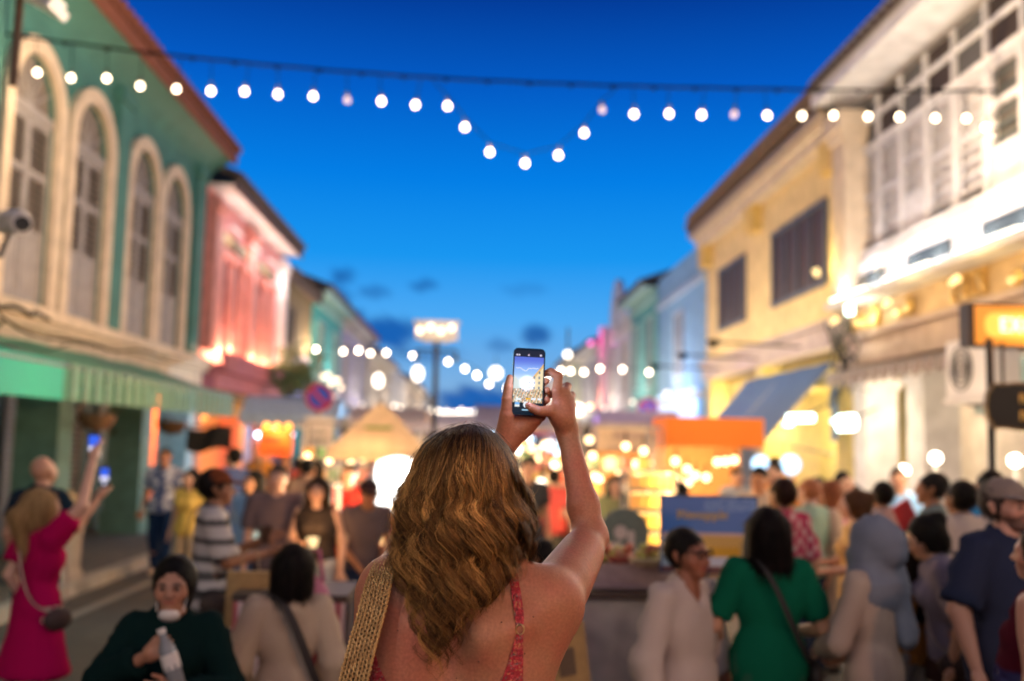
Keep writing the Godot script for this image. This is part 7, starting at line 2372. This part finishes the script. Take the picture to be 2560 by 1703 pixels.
	for e in [[0.108, 1.86, 1.945, 0.1665], [0.122, 1.855, 1.923, 0.1695], [0.134, 1.852, 1.9, 0.1695], [0.143, 1.848, 1.876, 0.1675]]:
		chain(lg, [[e[0], e[1], -2.374], [e[0] + 0.018, (e[1] + e[2]) * 0.5, -2.372], [e[3] - 0.006, e[2] - 0.004, -2.366], [e[3] + 0.001, e[2], -2.345]], [0.0118, 0.0105, 0.0095, 0.0082], base)
	lg.into(m, paint)
	put("body", m, sm, t)
	for e in [-1.0, 1.0]:
		m = MB.new()
		var ec: Vector3 = pv + hb * Vector3(0.032 * e, 0.075, -0.086)
		m.col = Color(0.6, 0.57, 0.55)
		m.ball(ec, Vector3.ONE * 0.0125, 12, 8)
		m.col = Color(0.05, 0.09, 0.12)
		m.ball(ec + hb * Vector3(0, 0, -0.0075), Vector3.ONE * 0.0066, 10, 6)
		put("eye", m, tinted("eye", 0.2), t)
	for e in [[0.02, 1.40], [0.06, 1.47], [-0.09, 1.38], [0.105, 1.41], [-0.02, 1.365], [-0.13, 1.45], [0.12, 1.475]]:
		var mp: Vector3 = W.call(e[0], e[1], -1.75)
		for k in 60:
			var dd := g.at(mp)
			if dd < 0.0005:
				break
			mp.z -= clampf(dd, 0.0008, 0.02)
		m = MB.new()
		m.ball(mp, Vector3(0.0017, 0.0015, 0.0009), 8, 5)
		put("mole", m, flat("mole_brown", lin(0.12, 0.045, 0.025), 0.6), t)
	# thumb nail
	m = MB.new()
	m.ball(W.call(0.129, 1.8865, -2.3165), Vector3(0.006, 0.0048, 0.003), 10, 6, Basis(Vector3.BACK, -0.4))
	put("thumb_nail", m, flat("nail", lin(0.62, 0.3, 0.24), 0.25), t)
	dress(t, g, base)
	long_hair(t, base)
	# ---- her phone
	var ph := thing("phone", "phone held up by the woman, its screen showing the street she photographs", "phone", Vector3(0.125, 1.942, -2.341))
	ph.rotation = Vector3(-0.03, 0.0, -0.028)
	m = MB.new()
	m.rbox(Vector3.ZERO, Vector3(0.0755, 0.158, 0.008), 0.011, Basis(), 6)
	put("phone_body", m, flat("phone_teal", lin(0.012, 0.022, 0.024), 0.25), ph)
	m = MB.new()
	m.rbox(Vector3(0, 0, 0.0043), Vector3(0.0715, 0.154, 0.0008), 0.0095, Basis(), 6)
	put("glass", m, flat("phone_glass", lin(0.008, 0.007, 0.009), 0.12), ph)
	m = MB.new()
	m.quad(Vector3(-0.0345, -0.0735, 0.0052), Vector3(-0.0345, 0.0735, 0.0052), Vector3(0.0345, 0.0735, 0.0052), Vector3(0.0345, -0.0735, 0.0052))
	m.u = PackedVector2Array([Vector2(0, 1), Vector2(0, 0), Vector2(1, 0), Vector2(1, 1)])
	var scr := StandardMaterial3D.new()
	scr.resource_name = "phone_screen"
	scr.albedo_color = lin(0.01, 0.01, 0.01)
	scr.roughness = 0.15
	scr.emission_enabled = true
	scr.emission = Color.BLACK
	scr.emission_texture = screen_picture()
	scr.emission_energy_multiplier = 1.05
	mats["phone_screen"] = scr
	put("screen", m, scr, ph)
	var ll := lamp(ph, Vector3(0, 0, 0.05), Color(0.8, 0.85, 1.0), 0.004, 0.02)
	ll.name = "screen_light"
	m = MB.new()
	m.rod(Vector3(-0.022, 0.052, -0.004), Vector3(-0.022, 0.052, -0.006), 0.008, 0.008, 14)
	m.rod(Vector3(-0.022, 0.03, -0.004), Vector3(-0.022, 0.03, -0.006), 0.008, 0.008, 14)
	put("camera_lens", m, flat("lens_black", lin(0.01, 0.01, 0.012), 0.1), ph)
	shoulder_bag()

func chain(g: Sdf, p: Array, r: Array, base: Vector3) -> void:
	for k in p.size() - 1:
		g.cap(Vector3(p[k][0], p[k][1], p[k][2]) - base, Vector3(p[k + 1][0], p[k + 1][1], p[k + 1][2]) - base, r[k], r[k + 1], 0.003)

# what the phone shows: its own picture of sky, bulbs and shophouses, with the camera's buttons
func screen_picture() -> ImageTexture:
	var w := 160
	var h := 340
	var im := Image.create(w, h, false, Image.FORMAT_RGB8)
	var r := RandomNumberGenerator.new()
	r.seed = 21
	for y in h:
		for x in w:
			var v := float(y) / h
			var c := Color8(90, 110, 215).lerp(Color8(150, 190, 250), smoothstep(0.12, 0.35, v)).lerp(Color8(236, 240, 248), smoothstep(0.34, 0.52, v))
			if v < 0.105:
				c = Color8(24, 14, 20)
			elif v > 0.84:
				c = Color8(8, 10, 12)
			else:
				var roof := 0.20 + (1.0 - float(x) / w) * 0.62      # the right row of houses rising to the edge
				if x > 74 and v > roof:
					c = Color8(246, 228, 186).lerp(Color8(225, 170, 90), 0.7 if (v - roof) < 0.06 else 0.12)
					if int(x / 9.0) % 3 == 0 and int(y / 14.0) % 2 == 0:
						c = Color8(120, 130, 140)
				var roof2 := 0.40 + float(x) / w * 0.5
				if x < 46 and v > roof2:
					c = Color8(215, 225, 220)
				if v > 0.62:
					c = c.lerp([Color8(205, 120, 60), Color8(245, 230, 205), Color8(150, 120, 90), Color8(235, 190, 130), Color8(70, 100, 80)][int(x / 7.0 + int(y / 9.0) * 3) % 5], 0.65)
			im.set_pixel(x, y, c)
	for k in 60:   # the string of bulbs
		var x := 10 + k * 2
		var y := int(96 + 16.0 * exp(-pow((x - 58) / 16.0, 2.0)) + sin(k * 0.5) * 1.5)
		if x < 132:
			im.fill_rect(Rect2i(x, y, 3, 3), Color8(250, 246, 250))
	for k in 46:
		im.fill_rect(Rect2i(r.randi_range(4, 150), r.randi_range(205, 280), r.randi_range(3, 9), r.randi_range(3, 9)), [Color8(255, 250, 235), Color8(230, 150, 60), Color8(60, 70, 70), Color8(200, 160, 130)][k % 4])
	for e in [[12, 25, 5], [24, 25, 5], [76, 24, 5], [142, 24, 6]]:
		disc(im, e[0], e[1], e[2], Color8(225, 215, 235))
	disc(im, 76, 22, 2, Color8(200, 40, 70))
	for e in [[16, 262, 30, 12], [100, 258, 26, 12], [136, 258, 18, 12]]:
		im.fill_rect(Rect2i(e[0], e[1], e[2], e[3]), Color8(235, 240, 245))
	im.fill_rect(Rect2i(70, 259, 24, 10), Color8(240, 180, 30))
	disc(im, 74, 296, 17, Color8(240, 245, 252))
	im.fill_rect(Rect2i(12, 284, 26, 26), Color8(120, 180, 235))
	im.fill_rect(Rect2i(12, 298, 26, 12), Color8(236, 236, 230))
	im.fill_rect(Rect2i(52, 322, 60, 7), Color8(170, 215, 240))
	return ImageTexture.create_from_image(im)

func disc(im: Image, cx: int, cy: int, r: int, c: Color) -> void:
	for y in range(cy - r, cy + r + 1):
		for x in range(cx - r, cx + r + 1):
			if Vector2(x - cx, y - cy).length() <= r and x >= 0 and y >= 0 and x < im.get_width() and y < im.get_height():
				im.set_pixel(x, y, c)

# red paisley cloth: straps lying on the back, a bodice and a skirt
func dress(t: Node3D, g: Sdf, base: Vector3) -> void:
	var im := Image.create(256, 256, false, Image.FORMAT_RGB8)
	im.fill(Color8(150, 26, 42))
	var r := RandomNumberGenerator.new()
	r.seed = 4
	var cols := [Color8(205, 60, 70), Color8(90, 110, 105), Color8(62, 30, 36), Color8(190, 150, 90), Color8(225, 95, 100), Color8(110, 20, 34)]
	for k in 260:
		var x := r.randi_range(0, 255)
		var y := r.randi_range(0, 255)
		var a := r.randf() * TAU
		var c: Color = cols[r.randi() % cols.size()]
		for j in 9:
			var q := Vector2(x, y) + Vector2(cos(a + j * 0.25), sin(a + j * 0.25)) * j * 1.7
			disc(im, int(fposmod(q.x, 256)), int(fposmod(q.y, 256)), maxi(1, int(4.5 - j * 0.45)), c)
		disc(im, x, y, 2, cols[(k + 2) % cols.size()])
	var pm := StandardMaterial3D.new()
	pm.resource_name = "red_paisley_cloth"
	pm.albedo_texture = ImageTexture.create_from_image(im)
	pm.uv1_triplanar = true
	pm.uv1_scale = Vector3.ONE * 14.0
	pm.roughness = 0.85
	pm.rim_enabled = true
	pm.rim = 0.2
	mats["paisley"] = pm
	var land := func(x: float, y: float, off: float) -> Vector3:
		var p := Vector3(x, y, -1.72) - base
		for k in 70:
			var d := g.at(p)
			if d < off:
				break
			p.z -= clampf(d - off, 0.0008, 0.02)
		return p
	for strip in [[[0.08, 1.56, 0.0085], [0.084, 1.54, 0.0085], [0.089, 1.51, 0.0092], [0.0925, 1.485, 0.0092], [0.0945, 1.464, 0.0078]], [[0.0945, 1.448, 0.0072], [0.092, 1.43, 0.0095], [0.088, 1.4, 0.0145], [0.079, 1.35, 0.0235], [0.066, 1.31, 0.04], [0.05, 1.26, 0.075]], [[-0.196, 1.44, 0.009], [-0.187, 1.41, 0.012], [-0.172, 1.37, 0.017], [-0.157, 1.34, 0.024], [-0.13, 1.29, 0.05], [-0.1, 1.25, 0.08]]]:
		var rows := []
		var n: int = strip.size()
		for k in (n - 1) * 6 + 1:
			var i := mini(k / 6, n - 2)
			var f := (k - i * 6) / 6.0
			var x := lerpf(strip[i][0], strip[i + 1][0], f)
			var y := lerpf(strip[i][1], strip[i + 1][1], f)
			var w := lerpf(strip[i][2], strip[i + 1][2], f)
			var row := PackedVector3Array()
			for j in 9:
				var u := j / 4.0 - 1.0
				row.append(land.call(x + u * w, y + u * w * 0.12, 0.0022 + 0.0016 * (1.0 - u * u) + 0.0006 * sin(k * 1.3 + j)))
			rows.append(row)
		var m := MB.new()
		m.sheet(rows)
		put("dress_strap", m, pm, t)
	var rg := MB.new()
	var c: Vector3 = land.call(0.0945, 1.456, 0.004)
	var ring := PackedVector3Array()
	for k in 17:
		ring.append(c + Vector3(cos(TAU * k / 16.0) * 0.0075, sin(TAU * k / 16.0) * 0.0095, 0))
	rg.tube(ring, 0.0014, 0.0014, 6)
	put("strap_ring", rg, flat("brass", lin(0.6, 0.42, 0.2), 0.3, 0.9), t)
	var b := Sdf.new(Vector3(-0.36, 0.4, -0.3), Vector3(0.36, 1.36, 0.3), 0.012)
	b.cap(Vector3(-0.055, 0.93, 0.0), Vector3(0.055, 0.93, 0.0), 0.137, 0.137, 0.05, Vector3(1, 1, 0.8))
	b.cap(Vector3(0, 0.95, 0), Vector3(0, 1.14, 0), 0.14, 0.128, 0.06, Vector3(1, 1, 0.75))
	b.cap(Vector3(0, 1.14, 0), Vector3(-0.002, 1.28, 0.005), 0.128, 0.145, 0.07, Vector3(1.05, 1, 0.74))
	b.cap(Vector3(0, 1.0, 0), Vector3(0, 0.4, 0), 0.13, 0.3, 0.05, Vector3(1, 1, 0.85))
	for e in [-1.0, 1.0]:
		b.cap(Vector3(0.075 * e, 1.23, -0.09), Vector3(0.07 * e, 1.22, -0.105), 0.066, 0.066, 0.04)
	b.keep_above(Vector3.DOWN, -1.28)
	b.keep_above(Vector3.UP, 0.52)
	var m2 := MB.new()
	b.into(m2, func(_p: Vector3) -> Color: return Color.WHITE, folds, 0.012, Vector3(1.3, 0.3, 1.3))
	put("dress_body", m2, pm, t)

# crocheted straw band over the left shoulder, with its bag hanging below the frame
func shoulder_bag() -> void:
	var t := thing("straw_bag", "crocheted straw shoulder bag with a wide band over the woman's left shoulder", "bag", Vector3(-0.2, 0, -1.9))
	var base := t.position
	var path := [Vector3(-0.15, 1.38, -2.11), Vector3(-0.152, 1.5, -2.085), Vector3(-0.15, 1.558, -2.035), Vector3(-0.158, 1.566, -1.985), Vector3(-0.17, 1.535, -1.935), Vector3(-0.178, 1.487, -1.893), Vector3(-0.192, 1.425, -1.872), Vector3(-0.206, 1.355, -1.862), Vector3(-0.222, 1.25, -1.86), Vector3(-0.235, 1.08, -1.88)]
	var outs := [Vector3(-0.3, 0, -1), Vector3(-0.4, 0.3, -0.8), Vector3(-0.4, 1, -0.4), Vector3(-0.45, 0.9, 0.4), Vector3(-0.45, 0.6, 0.75), Vector3(-0.45, 0.3, 0.85), Vector3(-0.45, 0.15, 0.9), Vector3(-0.45, 0.1, 0.9), Vector3(-0.6, 0.0, 0.8), Vector3(-0.8, 0.0, 0.6)]
	var cv := Curve3D.new()
	for k in path.size():
		var a: Vector3 = path[maxi(k - 1, 0)]
		var b: Vector3 = path[mini(k + 1, path.size() - 1)]
		cv.add_point(path[k] - base, -(b - a) / 6.0, (b - a) / 6.0)
	var len := cv.get_baked_length()
	var back := MB.new()
	var st := MB.new()
	var rows := []
	var n := int(len / 0.0085)
	var hw := 0.028
	var shade := RandomNumberGenerator.new()
	shade.seed = 9
	for k in n + 1:
		var s := len * k / n
		var p := cv.sample_baked(s, true)
		var d := (cv.sample_baked(minf(s + 0.004, len), true) - cv.sample_baked(maxf(s - 0.004, 0.0), true)).normalized()
		var f := s / len * (outs.size() - 1)
		var i := mini(int(f), outs.size() - 2)
		var o: Vector3 = outs[i].lerp(outs[i + 1], f - i)
		o = (o - d * o.dot(d)).normalized()
		var ac := d.cross(o)
		var row := PackedVector3Array()
		for j in 5:
			row.append(p + ac * hw * (j / 2.0 - 1.0) * 0.97)
		rows.append(row)
		var cols := 7
		for j in cols:
			var x := (j + 0.5) / cols * 2.0 - 1.0
			var c := p + ac * x * hw + o * 0.0025 + d * (0.0035 if j % 2 else 0.0) + ac * shade.randf_range(-0.001, 0.001)
			var tone := shade.randf()
			for e in [-1.0, 1.0]:
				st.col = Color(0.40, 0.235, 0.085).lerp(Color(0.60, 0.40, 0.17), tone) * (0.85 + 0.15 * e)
				var jit := Vector3(shade.randfn(), shade.randfn(), shade.randfn()) * 0.0007
				var a: Vector3 = c + ac * e * 0.0042 - d * 0.0045 + jit
				var b: Vector3 = c + ac * e * 0.0012 + d * 0.0055 + o * 0.0008
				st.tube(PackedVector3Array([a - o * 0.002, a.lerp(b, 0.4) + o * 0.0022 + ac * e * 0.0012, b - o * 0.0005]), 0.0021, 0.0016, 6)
		for e in [-1.0, 1.0]:   # the corded edges
			st.col = Color(0.45, 0.28, 0.10)
			st.rod(p + ac * e * hw - d * 0.005 + o * 0.001, p + ac * e * hw + d * 0.005 + o * 0.003, 0.0028, 0.0022, 6)
	back.sheet(rows)
	var bd := put("band", back, flat("straw_dark", lin(0.09, 0.045, 0.016), 0.9), t)
	put("crochet_stitches", st, tinted("raffia", 0.7), bd, "stuff")
	var m := MB.new()
	m.ball(Vector3(-0.04, 0.92, 0.0), Vector3(0.09, 0.2, 0.2), 20, 14)
	put("pouch", m, surf("straw_weave", lin(0.42, 0.26, 0.1), 0.9, 4.0), t)

# wavy layered hair, strand by strand, over a dark cap
func long_hair(t: Node3D, base: Vector3) -> void:
	var r := RandomNumberGenerator.new()
	r.seed = 12
	var xc := -0.012
	var zc := -1.985
	var top := 1.834
	var wl := [[1.834, 0.0], [1.826, 0.03], [1.812, 0.062], [1.79, 0.088], [1.755, 0.108], [1.70, 0.122], [1.64, 0.13], [1.59, 0.134], [1.55, 0.138], [1.5, 0.132], [1.40, 0.112], [1.30, 0.112]]
	var wr := [[1.834, 0.0], [1.828, 0.03], [1.815, 0.056], [1.79, 0.08], [1.755, 0.1], [1.70, 0.116], [1.655, 0.125], [1.60, 0.127], [1.55, 0.118], [1.5, 0.102], [1.40, 0.08], [1.30, 0.08]]
	var dp := [[1.834, 0.0], [1.828, 0.045], [1.812, 0.082], [1.78, 0.112], [1.73, 0.128], [1.66, 0.132], [1.58, 0.128], [1.5, 0.138], [1.42, 0.15], [1.30, 0.152]]
	var look := func(tab: Array, y: float) -> float:
		for k in tab.size() - 1:
			if y >= tab[k + 1][0]:
				return lerpf(tab[k + 1][1], tab[k][1], clampf((y - tab[k + 1][0]) / (tab[k][0] - tab[k + 1][0]), 0.0, 1.0))
		return tab[tab.size() - 1][1]
	var hem := [[-1.0, 1.54], [-0.83, 1.5], [-0.65, 1.445], [-0.52, 1.397], [-0.36, 1.425], [-0.17, 1.46], [0.0, 1.497], [0.25, 1.517], [0.53, 1.53], [0.8, 1.55], [1.0, 1.6]]
	var at := func(a: float, y: float, shell: float) -> Vector3:
		var w: float = look.call(wl if sin(a) < 0.0 else wr, y)
		var d: float = look.call(dp, y)
		if cos(a) < 0.0:
			d *= 0.8
		return Vector3(xc + w * sin(a) * shell, y, zc + d * cos(a) * shell)
	# the cap under the strands
	var cap := MB.new()
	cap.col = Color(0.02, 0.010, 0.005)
	var rows := []
	for k in 25:
		var y := lerpf(top - 0.006, 1.50, pow(k / 24.0, 1.3))
		var row := PackedVector3Array()
		for j in 33:
			var a := lerpf(-2.1, 2.1, j / 32.0)
			row.append(at.call(a, y, 0.86) - base - Vector3(0, 0.006, 0))
		rows.append(row)
	cap.sheet(rows)
	var hm := StandardMaterial3D.new()
	hm.resource_name = "hair_strands"
	hm.vertex_color_use_as_albedo = true
	hm.roughness = 0.45
	hm.metallic_specular = 0.25
	mats["hair_strands"] = hm
	var cm := tinted("hair_roots", 0.9)
	cm.metallic_specular = 0.1
	var hn := put("hair", cap, cm, t)
	var V := PackedVector3Array(); var N := PackedVector3Array(); var C := PackedColorArray(); var I := PackedInt32Array()
	var locks := 620
	var seg := 26
	for l in locks + 130:
		var fly := l >= locks
		var side := r.randf_range(-1.0, 1.0)
		var a0 := side * 2.15
		if absf(a0) < 1.5 and r.randf() < 0.5:
			a0 *= 0.9
		var shell := 1.015 - 0.2 * pow(r.randf(), 1.1)
		var layer := r.randf() if not fly else r.randf() * 0.8                       # how far down this lock reaches
		var yb := 1.5
		var nn := clampf(sin(a0), -1.0, 1.0)
		for k in hem.size() - 1:
			if nn >= hem[k][0] and nn <= hem[k + 1][0]:
				yb = lerpf(hem[k][1], hem[k + 1][1], (nn - hem[k][0]) / (hem[k + 1][0] - hem[k][0]))
		if absf(a0) > PI / 2:
			yb = 1.53
		var yend := lerpf(yb, 1.62, pow(layer, 2.6)) + r.randf_range(-0.012, 0.02)
		var ph := 2.4 * sin(a0 * 2.9) + 1.9 * cos(a0 * 5.1 + 1.0) + r.randfn() * 0.55
		var lam := r.randf_range(0.098, 0.122)
		var amp := r.randf_range(0.010, 0.018)
		var gold := pow(r.randf(), 2.0) * (0.45 if fly else 1.0)
		var tone := 0.22 + 1.2 * r.randf() * (0.75 + 0.25 * sin(a0 * 7.0 + layer * 9.0))
		var drift := r.randf_range(-0.16, 0.16)
		var part := r.randf_range(0.0, 0.03)
		for q in (3 if fly else 27):
			var da := r.randfn() * (0.03 if not fly else 0.25)
			var ds := r.randfn() * 0.007 + (r.randf_range(0.02, 0.09) if fly else 0.0)
			var dl := r.randfn() * 0.022
			var dph := r.randfn() * 0.22
			var wid := r.randf_range(0.0008, 0.0014) if not fly else 0.001
			var g2 := clampf(gold + r.randfn() * 0.2, 0.0, 1.0)
			var tn := tone * r.randf_range(0.75, 1.25)
			var y0 := top - part
			var first := V.size()
			var prev := Vector3.ZERO
			for k in seg + 1:
				var f := float(k) / seg
				var y := y0 - (y0 - yend - dl) * pow(f, 1.3)
				var clump := 1.0 - 0.5 * f * f
				var a := a0 + da * clump + drift * f * f + 0.9 * (1.0 - f) * (1.0 - f) * (1.0 - f) * da
				var p: Vector3 = at.call(a, y, shell + ds * clump)
				var out := Vector3(sin(a), 0.25 - 0.1 * f, cos(a)).normalized()
				var tang := Vector3(cos(a), 0, -sin(a))
				var gr := smoothstep(0.34, 0.8, f)
				var w0 := ph + dph + (top - y) / lam * TAU
				p += tang * amp * (0.12 + 1.35 * gr) * sin(w0) + out * amp * (0.08 + 1.15 * gr) * cos(w0 + 0.7)
				if fly:
					p += out * (0.010 * sin(w0 * 0.6) + 0.012) * f + tang * 0.014 * sin(w0 * 0.4 + 2.0) * f + Vector3(0, 0.01 * sin(f * 3.0 + ph), 0)
				p -= base
				if k == 0:
					prev = p + Vector3(0, 0.01, 0) - out * 0.01
				var dir := (p - prev).normalized()
				prev = p
				var ac := dir.cross(out).normalized()
				var nrm := ac.cross(dir).normalized()
				if nrm.dot(out) < 0.0:
					nrm = -nrm
				var w := wid * (1.0 - 0.75 * pow(f, 4.0)) * 0.5
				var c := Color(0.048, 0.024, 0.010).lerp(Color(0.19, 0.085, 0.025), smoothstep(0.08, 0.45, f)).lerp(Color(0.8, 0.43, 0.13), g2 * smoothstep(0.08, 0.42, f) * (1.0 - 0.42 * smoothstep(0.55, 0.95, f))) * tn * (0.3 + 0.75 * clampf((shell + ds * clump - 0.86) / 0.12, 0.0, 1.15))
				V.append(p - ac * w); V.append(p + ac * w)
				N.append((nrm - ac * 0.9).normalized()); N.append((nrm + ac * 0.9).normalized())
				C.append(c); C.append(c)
				if k:
					var i := first + (k - 1) * 2
					I.append_array(PackedInt32Array([i, i + 3, i + 1, i, i + 2, i + 3]))
	var arr := []
	arr.resize(Mesh.ARRAY_MAX)
	arr[Mesh.ARRAY_VERTEX] = V; arr[Mesh.ARRAY_NORMAL] = N; arr[Mesh.ARRAY_COLOR] = C; arr[Mesh.ARRAY_INDEX] = I
	var me := ArrayMesh.new()
	me.add_surface_from_arrays(Mesh.PRIMITIVE_TRIANGLES, arr)
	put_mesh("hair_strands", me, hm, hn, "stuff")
